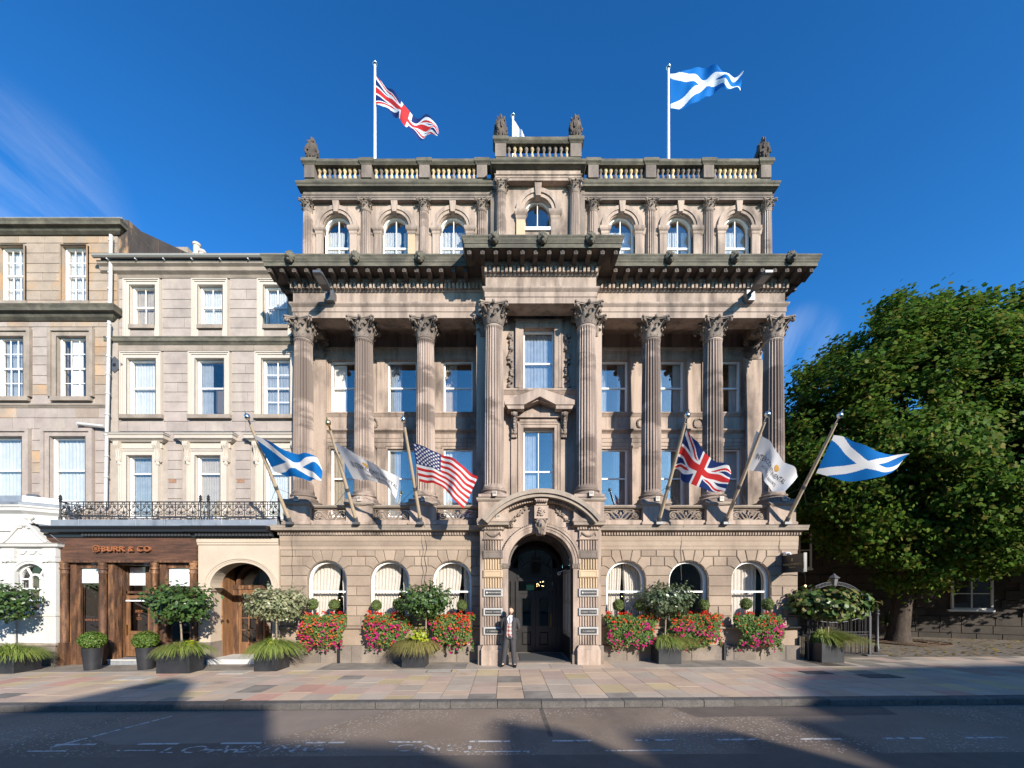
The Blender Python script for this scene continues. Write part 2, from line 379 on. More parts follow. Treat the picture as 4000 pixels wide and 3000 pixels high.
M['pole_wood'] = mat('varnished_flagpole_wood', (.50,.40,.28), (.40,.31,.21), rough=.4, scale=4, stretch=(3,3,.6))
M['brass'] = mat('brass', (.55,.38,.12), rough=.35, metal=1)
M['grey_metal'] = plain('grey_metal', (.13,.135,.14), rough=.45, metal=.5)
M['white_metal'] = plain('white_painted_metal', (.78,.79,.8), rough=.4)
M['bulb'] = emit('lit_bulb', (1,.68,.30), 7)

M['net2'] = mat('beige_curtain', (.40,.35,.28), (.33,.29,.23), rough=.9, scale=5, spec=.1)
M['net3'] = mat('grey_blue_curtain', (.28,.31,.33), (.22,.25,.27), rough=.9, scale=5, spec=.1)
M['white_pipe'] = mat('off_white_pipe_paint', (.52,.51,.48), (.44,.43,.40), rough=.5, scale=5)
# ================================================================ GROUND
TILT = -math.atan(.0075)
def sheet(name, x0, x1, y0, y1, z, m, nx=1, ny=1, kind='structure', parent=None):
    mb = MB(); mb.grid(nx, ny, lambda u, v: (x0+(x1-x0)*u, y0+(y1-y0)*v, z+gz(x0+(x1-x0)*u)))
    me = mb.raw(name, m)
    return put(name, me, parent, kind=kind if parent is None else None)
M['asphalt'] = mat('asphalt_road', (.205,.155,.115), (.24,.183,.137), scale=.5, lo=.4, hi=.6, c3=(.14,.107,.083), scale3=.22, lo3=.5, hi3=.58, stretch3=(1,.6,1), rough=.85, bump=.5, bscale=70, fine=.30)
# pale worn chippings scattered in part of the surface
def chip(m):
    t = m.node_tree; N = t.nodes; l = t.links.new; b = N['Principled BSDF']; src = b.inputs['Base Color'].links[0].from_socket
    geo = N.new('ShaderNodeNewGeometry')
    mp = N.new('ShaderNodeMapping'); mp.inputs['Scale'].default_value = (.62, 1, 1); l(geo.outputs['Position'], mp.inputs[0])
    v = N.new('ShaderNodeTexVoronoi'); v.inputs['Scale'].default_value = 26; l(mp.outputs[0], v.inputs[0])
    r = N.new('ShaderNodeMapRange'); r.inputs[1].default_value = .34; r.inputs[2].default_value = .22; l(v.outputs['Distance'], r.inputs[0])
    wn_ = N.new('ShaderNodeTexWhiteNoise'); l(v.outputs['Position'], wn_.inputs[0])
    g = N.new('ShaderNodeMath'); g.operation = 'GREATER_THAN'; g.inputs[1].default_value = .45; l(wn_.outputs['Value'], g.inputs[0])
    n = N.new('ShaderNodeTexNoise'); n.inputs['Scale'].default_value = .33; n.inputs['Detail'].default_value = 3; l(geo.outputs['Position'], n.inputs[0])
    q = N.new('ShaderNodeMapRange'); q.inputs[1].default_value = .44; q.inputs[2].default_value = .54; l(n.outputs[0], q.inputs[0])
    m1 = N.new('ShaderNodeMath'); m1.operation = 'MULTIPLY'; l(r.outputs[0], m1.inputs[0]); l(g.outputs[0], m1.inputs[1])
    m2 = N.new('ShaderNodeMath'); m2.operation = 'MULTIPLY'; l(m1.outputs[0], m2.inputs[0]); l(q.outputs[0], m2.inputs[1])
    m3 = N.new('ShaderNodeMath'); m3.operation = 'MULTIPLY'; m3.inputs[1].default_value = .8; l(m2.outputs[0], m3.inputs[0])
    x = N.new('ShaderNodeMix'); x.data_type = 'RGBA'; x.inputs[7].default_value = (.50,.46,.41,1); l(src, x.inputs[6]); l(m3.outputs[0], x.inputs[0]); l(x.outputs[2], b.inputs['Base Color'])
chip(M['asphalt'])
M['ground'] = mat('far_ground', (.12,.11,.09), (.09,.10,.06), scale=.05)
M['bedding'] = mat('dirt_bedding', (.13,.11,.085), (.09,.075,.06), scale=5, fine=.2)
M['sett'] = mat('forecourt_setts', (.20,.165,.125), (.14,.12,.095), scale=3, c3=(.10,.085,.07), scale3=2, bump=.4, bscale=18, fine=.2)
M['kerb'] = mat('granite_kerb', (.115,.104,.094), (.085,.077,.07), scale=6, c3=(.15,.135,.115), scale3=4, lo3=.6, hi3=.85, bump=.25, bscale=30, fine=.25, rand=.12)
SLAB = []
for nm, c1, c2 in (('grey', (.43,.355,.28), (.37,.305,.24)), ('buff', (.49,.365,.26), (.43,.32,.23)), ('pink', (.455,.335,.262), (.40,.295,.23)),
                   ('red', (.46,.265,.20), (.41,.25,.19)), ('yellow', (.49,.38,.22), (.43,.335,.20)), ('dark', (.28,.245,.20), (.17,.15,.128))):
    SLAB.append(mat('flagstone_'+nm, c1, c2, scale=1.6, c3=(.13,.115,.10), scale3=.85, lo3=.62, hi3=.80, stretch3=(.7,1,1), rough=.72, bump=.2, bscale=40, fine=.12, rand=.09))

g = sheet('ground', -600, 600, -600, 600, -.42, M['ground'], 24, 1)
ROAD_Z = -.125
road = sheet('road', -60, 60, -14.5, 8.14, ROAD_Z, M['asphalt'], 8, 4)
PAV0, PAV1 = 8.36, 12.9
pavement = put('pavement', MB().grid(8, 1, lambda u, v: (-40+80*u, PAV0+(22.0-PAV0)*v, -.035+gz(-40+80*u))).raw('pavement', M['bedding']), kind='structure')
# flagstones: strips 0.595 m wide across the footway, lengths uneven
slab_me = []
for m_ in SLAB:
    slab_me.append(MB().bbox(-.5, .5, -.5, .5, -.5, .5, 0).mesh('flagstone', m_))
def chamf(me): return me
rs = random.Random(21)
GAP = .009
k0 = int((-15.6+.17)/.595)
xs = [-.17+.595*k for k in range(-26, 36)]
n_slab = 0
for xi in xs:
    y = PAV0+.005 if True else 0
    xm = xi+.2975
    lim = 11.52
    first = True
    while y < lim-.05:
        ln = rs.choice([.42,.5,.58,.62,.7,.76,.85]) * (1.0 if y > PAV0+.1 else .8)
        y1 = min(y+ln, lim)
        if lim-y1 < .22: y1 = lim
        # out of the picture? skip
        px = VX + xm*FV/((y+y1)/2)
        if -60 < px < 2290:
            edge = abs(xm-1.1) > 3.2
            r = rs.random()
            if edge: mi = 0 if r < .30 else 1 if r < .54 else 2 if r < .76 else 3 if r < .86 else 4 if r < .95 else 5
            else: mi = 0 if r < .30 else 1 if r < .64 else 2 if r < .90 else 4 if r < .96 else 5
            if not edge and y < PAV0+.1 and r > .5: mi = 5 if r > .8 else 0
            dz = rs.uniform(-.003, .003)
            put('flagstone', slab_me[mi], pavement, (xm, (y+y1)/2, gz(xm)-.03+dz), (rs.uniform(-.003,.003), TILT, 0), (.595-GAP-rs.random()*.005, y1-y-GAP, .06))
            n_slab += 1
        y = y1
# larger dark slabs against the buildings, behind a narrow band
x = -15.8
while x < 9.6:
    ln = rs.uniform(.9, 1.7)
    xm = x+ln/2
    put('flagstone', slab_me[5 if rs.random() < .55 else 0 if rs.random() < .6 else 1], pavement, (xm, 12.26, gz(xm)-.03), (0, TILT, 0), (ln-.012, 1.26, .06))
    x += ln
x = -15.8
while x < 9.8:
    ln = rs.uniform(.8, 1.5); xm = x+ln/2
    put('paving_band', slab_me[0], pavement, (xm, 11.575, gz(xm)-.029), (0, TILT, 0), (ln-.01, .085, .06)); x += ln
# right of the hotel the flags run back to the gate
for xi in xs:
    if xi < 9.3: continue
    y = 11.53; xm = xi+.2975
    while y < 13.0:
        y1 = min(y+rs.choice([.5,.7,.9]), 13.05)
        put('flagstone', slab_me[rs.choice([0,0,1,2,5])], pavement, (xm, (y+y1)/2, gz(xm)-.03), (0, TILT, 0), (.595-GAP, y1-y-GAP, .06)); y = y1
# kerb stones
kb = MB(); kb.v = [(-.5,-.5,-.5),(.5,-.5,-.5),(.5,.5,-.5),(-.5,.5,-.5),(-.5,-.5,.38),(.5,-.5,.38),(.5,-.38,.5),(-.5,-.38,.5),(.5,.5,.5),(-.5,.5,.5)]
kb.f = [(0,1,5,4),(4,5,6,7),(7,6,8,9),(3,9,8,2),(0,4,7,9,3),(1,2,8,6,5),(0,3,2,1)]; kb.m = [0]*7
kbme = kb.mesh('kerb_stone', M['kerb'])
x = -11.2
while x < 12.5:
    ln = rs.choice([.62,.78,.84,.9,.96]); xm = x+ln/2
    put('kerb_stone', kbme, pavement, (xm, 8.235+rs.uniform(-.006,.006), gz(xm)-.07+rs.uniform(-.004,.004)), (0, TILT, rs.uniform(-.004,.004)), (ln-.012, .245, .15)); x += ln
put('kerb_stone', kbme, pavement, (-30, 8.235, gz(-30)-.07), (0, TILT, 0), (37.4, .245, .15))
put('kerb_stone', kbme, pavement, (37.0, 8.235, gz(37)-.07), (0, TILT, 0), (48, .245, .15))
# forecourt in front of the church
fc = MB(); rs2 = random.Random(4)
forecourt = sheet('forecourt', 9.4, 60, 13.05, 40, -.006, M['sett'], 6, 1)
# inspection covers
M['cover'] = mat('concrete_cover', (.42,.38,.32), (.34,.31,.26), scale=5, fine=.1)
M['rust'] = mat('rusted_iron', (.13,.085,.055), (.09,.06,.04), scale=7, rough=.8)
def cover(name, x, y, sxx, syy, lab, m, rim):
    e = thing(name, lab, 'manhole cover', (x, y, gz(x)))
    MB().box(-sxx/2, sxx/2, -syy/2, syy/2, -.01, .004).obj('rim', rim, e, loc=(x, y, gz(x)+.004), rot=(0, TILT, 0))
    MB().box(-sxx/2+.03, sxx/2-.03, -syy/2+.03, syy/2-.03, -.01, .009).obj('lid', m, e, loc=(x, y, gz(x)+.004), rot=(0, TILT, 0))
def at_ground(px, py):
    Y = CAM_H*FV/(py-VY); return PX(px, Y), Y
for (px, py, a, b, lab, rm) in ((949, 1449, .72, .36, 'pale rectangular cover with rusty rim left of the hotel entrance', 'rust'),
                            (508, 1448, .75, .5, 'pale rectangular cover in front of the variegated shrub', 'cover'),
                            (295, 1459, .8, .5, 'pale long cover before the shop pots', 'cover'),
                            (1762, 1452+6, .7, .4, 'grey cover on the shaded footway by the railings', 'kerb'),
                            (1900, 1467, .9, .45, 'wide dark cover far along the shaded footway', 'kerb')):
    x, y = at_ground(px, py); cover('manhole_cover', x, y, a, b, lab, M['cover'] if rm != 'kerb' else M['kerb'], M[rm])
x, y = at_ground(503, 1509); cover('drain_cover', x, y, .3, .2, 'small square rusty drain cover near the kerb', M['rust'], M['rust'])

# worn patches, one dark sheet painting shade, and the dirty channel along the kerb
M['patch_pale'] = mat('pale_worn_asphalt', (.235,.186,.148), (.20,.16,.128), scale=2, rough=.85, bump=.4, bscale=90, fine=.18)
M['patch_dark'] = mat('dark_asphalt_with_shade', (.14,.112,.09), (.115,.092,.075), scale=3, rough=.8, bump=.4, bscale=90, fine=.2)
M['channel'] = mat('gutter_dirt', (.06,.05,.042), (.14,.115,.09), scale=3, stretch=(1,1,1), fine=.3)
def patch(poly, m, dz):
    mb = MB(); mb.face([(x, y, ROAD_Z+dz+gz(x)) for x, y in poly]); mb.obj('road_patch', m, road)
patch([(-5.6,8.05),(-2.3,8.05),(-3.9,6.35),(-6.2,6.3),(-7.4,6.9)], M['patch_pale'], .0015)
patch([(3.4,8.06),(7.6,8.06),(7.4,7.5),(3.6,7.45)], M['patch_dark'], .0018)
patch([(-12,5.85),(-1.8,5.8),(6,5.76),(14,5.8),(14,4.2),(-12,4.2)], M['patch_dark'], .0012)  # wide dark sheet, its colour deepens the shade on the near road
patch([(.7,8.08),(.78,8.08),(.80,6.5),(.72,6.5)], M['channel'], .002)
mb = MB(); mb.grid(60, 1, lambda u, v: (-14+30*u, 8.12-(.05+.05*mnoise.noise(Vector((u*40,0,0))))*v, ROAD_Z+.0025+gz(-14+30*u))); mb.obj('gutter_channel', M['channel'], road)
# road paint
M['paint'] = mat('worn_road_paint', (.50,.48,.46), (.14,.125,.11), scale=11, lo=.50, hi=.60, rough=.8, fine=.15); M['paint_worn'] = mat('worn_letter_paint', (.46,.44,.42), (.16,.13,.105), scale=9, lo=.45, hi=.54, rough=.8, fine=.15)
def marking(x0, x1, y0, y1): 
    mb = MB(); z = ROAD_Z+.004
    mb.face([(x0,y0,z+gz(x0)),(x1,y0,z+gz(x1)),(x1,y1,z+gz(x1)),(x0,y1,z+gz(x0))]); return mb
def road_pt(px, py):
    Y = (CAM_H-ROAD_Z)*FV/(py-VY); return PX(px, Y), Y
for i in range(12):
    px0 = 100+184.6*i
    x0, _ = road_pt(px0, 1604); x0 = -7.1+1.31*i
    marking(x0, x0+.64, 6.29, 6.35).obj('dashed_line_mark', M['paint'], road)
for i in range(4):
    marking(-8.6+1.35*i, -8.6+1.35*i+.6, 6.04, 6.08).obj('dashed_line_mark', M['paint'], road)
for i in range(2):
    marking(.6+2.1*i-1.2, .6+2.1*i-.2, 5.90, 5.935).obj('dashed_line_mark', M['paint'], road)
dl = MB(); z = ROAD_Z+.004
for t0, t1 in ((0,.26),(.30,.52),(.56,.78),(.8,1)):
    a = Vector((-7.05, 6.2)); b = Vector((-6.45, 7.75)); d = (b-a); n_ = Vector((-d.y, d.x)).normalized()*.03
    p, q = a+d*t0, a+d*t1
    dl.face([(p.x-n_.x,p.y-n_.y,z+gz(p.x)),(q.x-n_.x,q.y-n_.y,z+gz(q.x)),(q.x+n_.x,q.y+n_.y,z+gz(q.x)),(p.x+n_.x,p.y+n_.y,z+gz(p.x))])
dl.obj('diagonal_line_mark', M['paint'], road)

def text_mesh(s, size, m, ext=0, align='LEFT', name='lettering', bevel=0, spacing=1):
    cu = bpy.data.curves.new(name, 'FONT'); cu.body = s; cu.size = size; cu.extrude = ext; cu.align_x = align; cu.bevel_depth = bevel; cu.space_character = spacing
    o = bpy.data.objects.new(name+'_tmp', cu); COL.objects.link(o)
    bpy.context.view_layer.update()
    me = bpy.data.meshes.new_from_object(o.evaluated_get(bpy.context.evaluated_depsgraph_get()))
    bpy.data.objects.remove(o); bpy.data.curves.remove(cu)
    me.name = name; me.materials.clear(); me.materials.append(m)
    return me
for s_, xa, wd in (('LOADING', -5.2, 2.42), ('ONLY', -1.68, 1.27)):
    me = text_mesh(s_, .3, M['paint_worn'], spacing=1.15)
    xsz = [v.co.x for v in me.vertices]; k = wd/(max(xsz)-min(xsz))
    put('loading_bay_lettering', me, road, (xa, 5.95, ROAD_Z+.005+gz(xa)), (0, TILT, 0), (k, 1.3, 1))
# ================================================================ THE HOTEL
X0 = 1.12                    # axis of the building
YW = 12.86                   # ground-floor wall face
hotel = thing('hotel_building', 'grand sandstone hotel with giant fluted columns, arched ground floor and balustraded attic', 'building', (X0, YW, 0))
HW = 8.344
def both(f):
    for s in (-1, 1): f(s)

# ---- carved capital, fluted shaft, base: shared meshes
def capital_mesh(name, r, h, ab, m):
    mb = MB()
    mb.lathe([(r*.98,0),(r*1.06,.012),(r*1.10,.03),(r*1.06,.05),(r*.96,.06),(r*.97,h*.5),(r*1.08,h*.75),(r*1.35,h*.87)], seg=20)
    def leaf(a, prof, ws):
        ca, sa = cos(a), sin(a); rows = []
        for (rad, z), wd in zip(prof, ws):
            row = []
            for t, dr in ((-1,-.035),(-.5,.01),(0,.03),(.5,.01),(1,-.035)):
                rr = rad+dr*r*1.6
                row.append((rr*ca - wd*t*sa, rr*sa + wd*t*ca, z))
            rows.append(row)
        n = len(mb.v)
        for row in rows: mb.v += row
        for i in range(len(rows)-1):
            for j in range(4): mb.f.append((n+i*5+j, n+i*5+j+1, n+(i+1)*5+j+1, n+(i+1)*5+j)); mb.m.append(0)
    for i in range(8):
        leaf(i*pi/4, [(r*1.0,.06),(r*1.08,.16*h+.05),(r*1.14,.30*h+.02),(r*1.34,.42*h),(r*1.46,.38*h),(r*1.42,.33*h)], [.34*r,.36*r,.34*r,.27*r,.18*r,.08*r])
        leaf((i+.5)*pi/4, [(r*.99,.1),(r*1.06,.3*h),(r*1.15,.50*h),(r*1.40,.66*h),(r*1.56,.63*h),(r*1.52,.57*h)], [.28*r,.32*r,.30*r,.25*r,.17*r,.08*r])
    for i in range(4):           # corner volutes
        a = pi/4+i*pi/2; d = Vector((cos(a), sin(a), 0)); t = Vector((-sin(a), cos(a), 0))
        for sgn in (-1, 1):
            c = ab*1.16
            pts = []
            for q in range(15):
                u = q/14
                if u < .4: rad = r*1.05+(c-r*1.05)*(u/.4); z = h*(.55+.36*(u/.4)**.7); off = .10*r+.10*r*u
                else:
                    th = pi/2-(u-.4)/.6*pi*2.4; rr = h*.095*(1-(u-.4)/.6*.75); rad = c+rr*cos(th); z = h*.81+rr*sin(th); off = .14*r
                pts.append(d*rad+t*off*sgn+Vector((0,0,z)))
            mb.tube(pts, [.05*r+.05*r*(1-abs(2*i_/14-1)) for i_ in range(15)], 5)
    for i in range(4):           # small inner scrolls + flower on each face
        a = i*pi/2; d = Vector((cos(a), sin(a), 0)); t = Vector((-sin(a), cos(a), 0))
        for sgn in (-1, 1):
            sp = spiral(.24*r*sgn, h*.70, .16*r, .03*r, pi/2, -1.4*sgn, 12)
            mb.tube([d*(r*1.33)+t*q[0]+Vector((0,0,q[1])) for q in sp], .05*r, 5)
            mb.tube([d*(r*1.05)+t*(.1*r*sgn)+Vector((0,0,h*.4)), d*(r*1.2)+t*(.12*r*sgn)+Vector((0,0,h*.6)), d*(r*1.32)+t*(.24*r*sgn)+Vector((0,0,h*.70+.16*r))], .05*r, 5)
        mb.blob(d*(ab*.96)+Vector((0,0,h*.94)), (.2*r,.2*r,.22*r), 7, 5, amp=.5, fr=3, sd=i)
    poly = []
    for i in range(4):
        a = i*pi/2-pi/4
        p0 = Vector((cos(a), sin(a)))*ab*1.414; p1 = Vector((cos(a+pi/2), sin(a+pi/2)))*ab*1.414
        dirn = (p1-p0).normalized(); nrm = Vector((-dirn.y, dirn.x))
        p0 = p0+dirn*ab*.1; p1 = p1-dirn*ab*.1
        for q in range(7):
            u = q/6; p = p0.lerp(p1, u) + nrm*(ab*.22*sin(pi*u))
            poly.append((p.x, p.y))
    mb.plan([(x*.94, y*.94) for x, y in poly], h*.88, h*.93); mb.plan(poly, h*.931, h)
    return mb.mesh(name, m, smooth=40)
def shaft_mesh(name, r0, r1, h, m, flutes=22):
    mb = MB(); seg = flutes*4; lev = [(0,r0*1.06),(.012,r0*1.06),(.03,r0),(.35,r0*.995),(.7,(r0+r1)/2*1.01),(1-.02,r1),(1-.008,r1*1.05),(1,r1*1.05)]
    for (t, r) in lev:
        for i in range(seg):
            a = 2*pi*i/seg; dep = [0, .085, .12, .085][i % 4] if .02 < t < .985 else 0
            rr = r*(1-dep*1.3); mb.v.append((rr*cos(a), rr*sin(a), t*h))
    for l_ in range(len(lev)-1):
        for i in range(seg):
            j = (i+1) % seg; mb.f.append((l_*seg+i, l_*seg+j, (l_+1)*seg+j, (l_+1)*seg+i)); mb.m.append(0)
    return mb.raw(name, m)
def base_mesh(name, r, m):
    mb = MB(); mb.box(-r*1.45, r*1.45, -r*1.45, r*1.45, 0, .085)
    mb.lathe([(r*1.38,.086),(r*1.43,.11),(r*1.43,.135),(r*1.36,.16),(r*1.2,.168),(r*1.16,.2),(r*1.22,.225),(r*1.27,.235),(r*1.28,.265),(r*1.2,.285),(r*1.06,.29),(r*1.04,.31)], seg=28)
    return mb.mesh(name, m, smooth=35)
CB, CT = 5.10, 10.44
cap_me = capital_mesh('capital', .275, .61, .45, M['carved'])
shaft_me = shaft_mesh('column_shaft', .315, .275, CT-CB-.31, M['column'])
cbase_me = base_mesh('column_base', .315, M['column'])
def column(x, y):
    s = put('column_shaft', shaft_me, hotel, (x, y, CB+.31), (0,0,R.uniform(0,.05)))
    put('capital', cap_me, s, (x, y, CT)); put('column_base', cbase_me, s, (x, y, CB))
YC, YCC = 13.13, 12.48
COLX = (3.71, 5.73, 7.72)
for cx in COLX: both(lambda s: column(X0+s*cx, YC))
both(lambda s: column(X0+s*1.447, YCC))

# ---- ground-floor rusticated wall, arched windows
WIN = (2.8, 4.82, 6.84); WR = .63; ZS = 2.61; ZT = 3.59
def arch_wall(x0, x1, z0, z1, holes, y0, y1, m, name, parent, n=14):
    """wall slab with round-headed openings: built of vertical strips"""
    mb = MB(); xs_ = x0
    for (c, r, zs, zb, rz) in sorted(holes):
        mb.box(xs_, c-r, y0, y1, z0, z1)
        mb.box(c-r, c+r, y0, y1, z0, zb)
        ap = arc(c, zs, r, 180, 0, n, rz)
        for i in range(n):
            a, b = ap[i], ap[i+1]
            mb.extr([(a[0],a[1]),(b[0],b[1]),(b[0],z1),(a[0],z1)], y0, y1)
        xs_ = c+r
    mb.box(xs_, x1, y0, y1, z0, z1)
    return mb.obj(name, m, parent)
gw = {}
for s in (-1, 1):
    xa, xb = (X0-HW, X0-1.70) if s < 0 else (X0+1.70, X0+HW)
    gw[s] = arch_wall(xa, xb, 1.1, 4.0, [(X0+s*c, WR-.004, ZS, 1.1, None) for c in WIN], YW+.03, YW+.42, M['joint'], 'ground_floor_wall', hotel)
    # stones
    wall = gw[s]
    ZL = [1.13, 1.45, 1.78, 2.10, 2.41, 2.75, 3.06, 3.37, 3.59]
    g_ = .011; bv = .014
    def stone(poly):
        cx = sum(p[0] for p in poly)/len(poly)
        MB().extr(inset(poly, g_), YW, YW+.045, bv).obj('rusticated_stone', M['stone_gf'], wall)
    cs = sorted([X0+s*c for c in WIN]); ends = (min(xa,xb), max(xa,xb))
    piers = [(ends[0], cs[0]-WR)] + [(cs[i]+WR, cs[i+1]-WR) for i in range(2)] + [(cs[2]+WR, ends[1])]
    rq = random.Random(30+s)
    def rects(x0, x1, z0, z1, split):
        if x1-x0 < .06: return
        if split: 
            xm_ = x0+(x1-x0)*split
            stone([(x0,z0),(xm_,z0),(xm_,z1),(x0,z1)]); stone([(xm_,z0),(x1,z0),(x1,z1),(xm_,z1)])
        else: stone([(x0,z0),(x1,z0),(x1,z1),(x0,z1)])
    def az(z): return sqrt(max(0, WR*WR-(z-ZS)**2)) if z > ZS else WR
    for li in range(len(ZL)-1):
        z0, z1 = ZL[li], ZL[li+1]
        if z1 <= 2.42:
            for pi_, (x0, x1) in enumerate(piers):
                rects(x0, x1, z0, z1, (.42 if li % 2 else .6) if (x1-x0 < .95 and x1-x0 > .5 and rq.random() < .6) else 0)
        elif z1 < 3.07:
            # courses that the arch cuts
            for pi_, (x0, x1) in enumerate(piers):
                left = []; right = []
                if pi_ > 0:
                    c = cs[pi_-1]
                    if z0 < 2.6: left = [(c+az(z),z) for z in (z1, 2.68, ZS, z0)]
                    else: left = [(c+.68, z1)] + [(c+WR*sin(radians(t)), ZS+WR*cos(radians(t))) for t in (56.5, 63, 70, 77)]
                else: left = [(x0,z1),(x0,z0)]
                if pi_ < 3:
                    c = cs[pi_]
                    if z0 < 2.6: right = [(c-az(z),z) for z in (z0, ZS, 2.68, z1)]
                    else: right = [(c-WR*sin(radians(t)), ZS+WR*cos(radians(t))) for t in (77, 70, 63, 56.5)] + [(c-.68, z1)]
                else: right = [(x1,z0),(x1,z1)]
                stone(right + left)
        elif z1 < 3.4:
            for pi_, c in enumerate(cs):
                for q in (-1, 1):
                    pl = [(c+q*WR*sin(radians(t)), ZS+WR*cos(radians(t))) for t in (32, 40, 48, 56.5)]
                    lim = c+q*.79
                    if q > 0 and pi_ == 2: lim = min(c+.79, ends[1])
                    if q < 0 and pi_ == 0: lim = max(c-.79, ends[0])
                    lim = min(max(lim, ends[0]), ends[1])
                    pl = pl + [(c+q*.68, z0), (lim, z0), (lim, z1), (c+q*.477, z1)]
                    if q > 0: pl = pl[::1]
                    # orientation: counter-clockwise from the front
                    ar = sum(pl[i-1][0]*pl[i][1]-pl[i][0]*pl[i-1][1] for i in range(len(pl)))
                    stone(pl if ar > 0 else pl[::-1])
            fill = [(ends[0], cs[0]-.79)] + [(cs[i]+.79, cs[i+1]-.79) for i in range(2)] + [(cs[2]+.79, ends[1])]
            for (x0, x1) in fill: rects(x0, x1, z0, z1, 0)
        else:
            for pi_, c in enumerate(cs):
                for q in (-1, 1):
                    pl = [(c+q*WR*sin(radians(t)), ZS+WR*cos(radians(t))) for t in (12, 19, 26, 32)] + [(c+q*.477, z0), (c+q*.477, z1), (c+q*.205, z1)]
                    ar = sum(pl[i-1][0]*pl[i][1]-pl[i][0]*pl[i-1][1] for i in range(len(pl)))
                    stone(pl if ar > 0 else pl[::-1])
                stone([(c+WR*sin(radians(t)), ZS+WR*cos(radians(t))) for t in (-12, -4, 4, 12)] + [(c+.205, z1), (c-.205, z1)])
            fill = [(ends[0], cs[0]-.477)] + [(cs[i]+.477, cs[i+1]-.477) for i in range(2)] + [(cs[2]+.477, ends[1])]
            for (x0, x1) in fill: rects(x0, x1, z0, z1, .46 if x1-x0 > .7 else 0)
    # architrave bands, sill course, apron, plinth
    for z0, z1, dy in ((3.59,3.71,.0),(3.71,3.87,-.012),(3.87,4.03,-.024)):
        MB().box(xa, xb, YW+.002+dy, YW+.1, z0+.002, z1).obj('architrave_band', M['stone_gf'], hotel)
    # apron panels between piers
    MB().box(xa, xb, YW+.035, YW+.4, .5, 1.03).obj('apron_wall', M['stone_gf'], hotel)
    sweep([(xa, YW+.3), (xa, YW), (xb, YW), (xb, YW+.3)] , [(-.1,1.028),(.0,1.03),(.03,1.045),(.045,1.07),(.045,1.10),(.02,1.115),(-.1,1.127)]).obj('sill_course', M['stone_gf'], hotel)
    # plinth blocks
    x = xa; 
    while x < xb-.05:
        ln = min(rq.uniform(.8, 1.35), xb-x)
        if xb-x-ln < .35: ln = xb-x
        MB().bbox(x+.004, x+ln-.004, YW-.10, YW+.3, gz(x)-.12, .51, .01).obj('plinth_stone', M['plinth'], hotel); x += ln
    MB().box(xa+.01, xb-.01, YW-.07, YW+.31, -.2, .5).obj('plinth_backing', M['mortar'], hotel)
    # return wall on the outer side
    xo = X0+s*HW
    MB().box(xo-s*.35, xo+s*.002, YW+.05, 24, -.2, 4.2).obj('side_wall', M['stone_gf'], hotel)

def curtain_mesh(x0, x1, z0, z1, y, amp=.035, n=12, m=None, tie=0, side=1):
    """hanging folds; tie pulls one edge in toward the side as it falls"""
    mb = MB(); nu = n*6; nv = 8 if tie else 1
    ph = R.random()*6
    def f(u, v):
        z = z1+(z0-z1)*v
        wdt = 1 - tie*(v**1.6)
        x = (x0 + (x1-x0)*u*wdt) if side > 0 else (x1 - (x1-x0)*(1-u)*wdt)
        return (x, y+amp*sin(u*n*2*pi+ph)*(.6+.4*sin(u*17+ph)), z)
    mb.grid(nu, nv, f); return mb.raw('curtain', m or M['curtain'], True)

def room(parent, x0, x1, y, z0, z1, d=.9, m=None):
    mb = MB(); y0, y1 = y, y+d
    mb.face([(x0,y1,z0),(x1,y1,z0),(x1,y1,z1),(x0,y1,z1)])
    mb.face([(x0,y0,z0),(x0,y1,z0),(x0,y1,z1),(x0,y0,z1)]); mb.face([(x1,y0,z0),(x1,y1,z0),(x1,y1,z1),(x1,y0,z1)])
    mb.face([(x0,y0,z1),(x1,y0,z1),(x1,y1,z1),(x0,y1,z1)]); mb.face([(x0,y0,z0),(x1,y0,z0),(x1,y1,z0),(x0,y1,z0)])
    put('room', mb.raw('room', m or M['dark_int']), parent)

def arched_sash(parent, c, r, zs, zb, y, zr, fw=.06, bars=True, nv=1, m=None, glass=None, rz=None, name='window', n=16):
    """round-headed sash window: frame ring + meeting rail; panes are sub-parts"""
    m = m or M['white_paint']; glass = glass or M['glass']
    mb = MB()
    o = [(c-r, zb)] + arc(c, zs, r, 180, 0, n, rz) + [(c+r, zb)]
    ri = r-fw; i_ = [(c-ri, zb+fw)] + arc(c, zs, ri, 180, 0, n, (rz-fw) if rz else None) + [(c+ri, zb+fw)]
    for k in range(len(o)-1):
        mb.extr([o[k], i_[k], i_[k+1], o[k+1]], y-.05, y+.06)
    mb.box(c-r, c+r, y-.05, y+.06, zb, zb+fw)
    mb.box(c-ri, c+ri, y-.015, y+.045, zr-.028, zr+.028)
    if bars:
        for q in range(nv):
            xx = c-ri+2*ri*(q+1)/(nv+1)
            mb.box(xx-.014, xx+.014, y-.005, y+.03, zb+fw, zs+(rz or r)*.93*sqrt(max(.05,1-((xx-c)/r)**2)))
    w_ = mb.obj(name, m, parent)
    up = [(c-ri, zr+.028), (c+ri, zr+.028)] + [(p[0], p[1]) for p in reversed(arc(c, zs, ri, 180, 0, n, (rz-fw) if rz else None))]
    put('pane', MB().extr(up, y+.01, y+.016).raw('pane', glass), w_)
    put('pane', MB().box(c-ri, c+ri, y+.022, y+.028, zb+fw, zr-.028).raw('pane', glass), w_)
    return w_

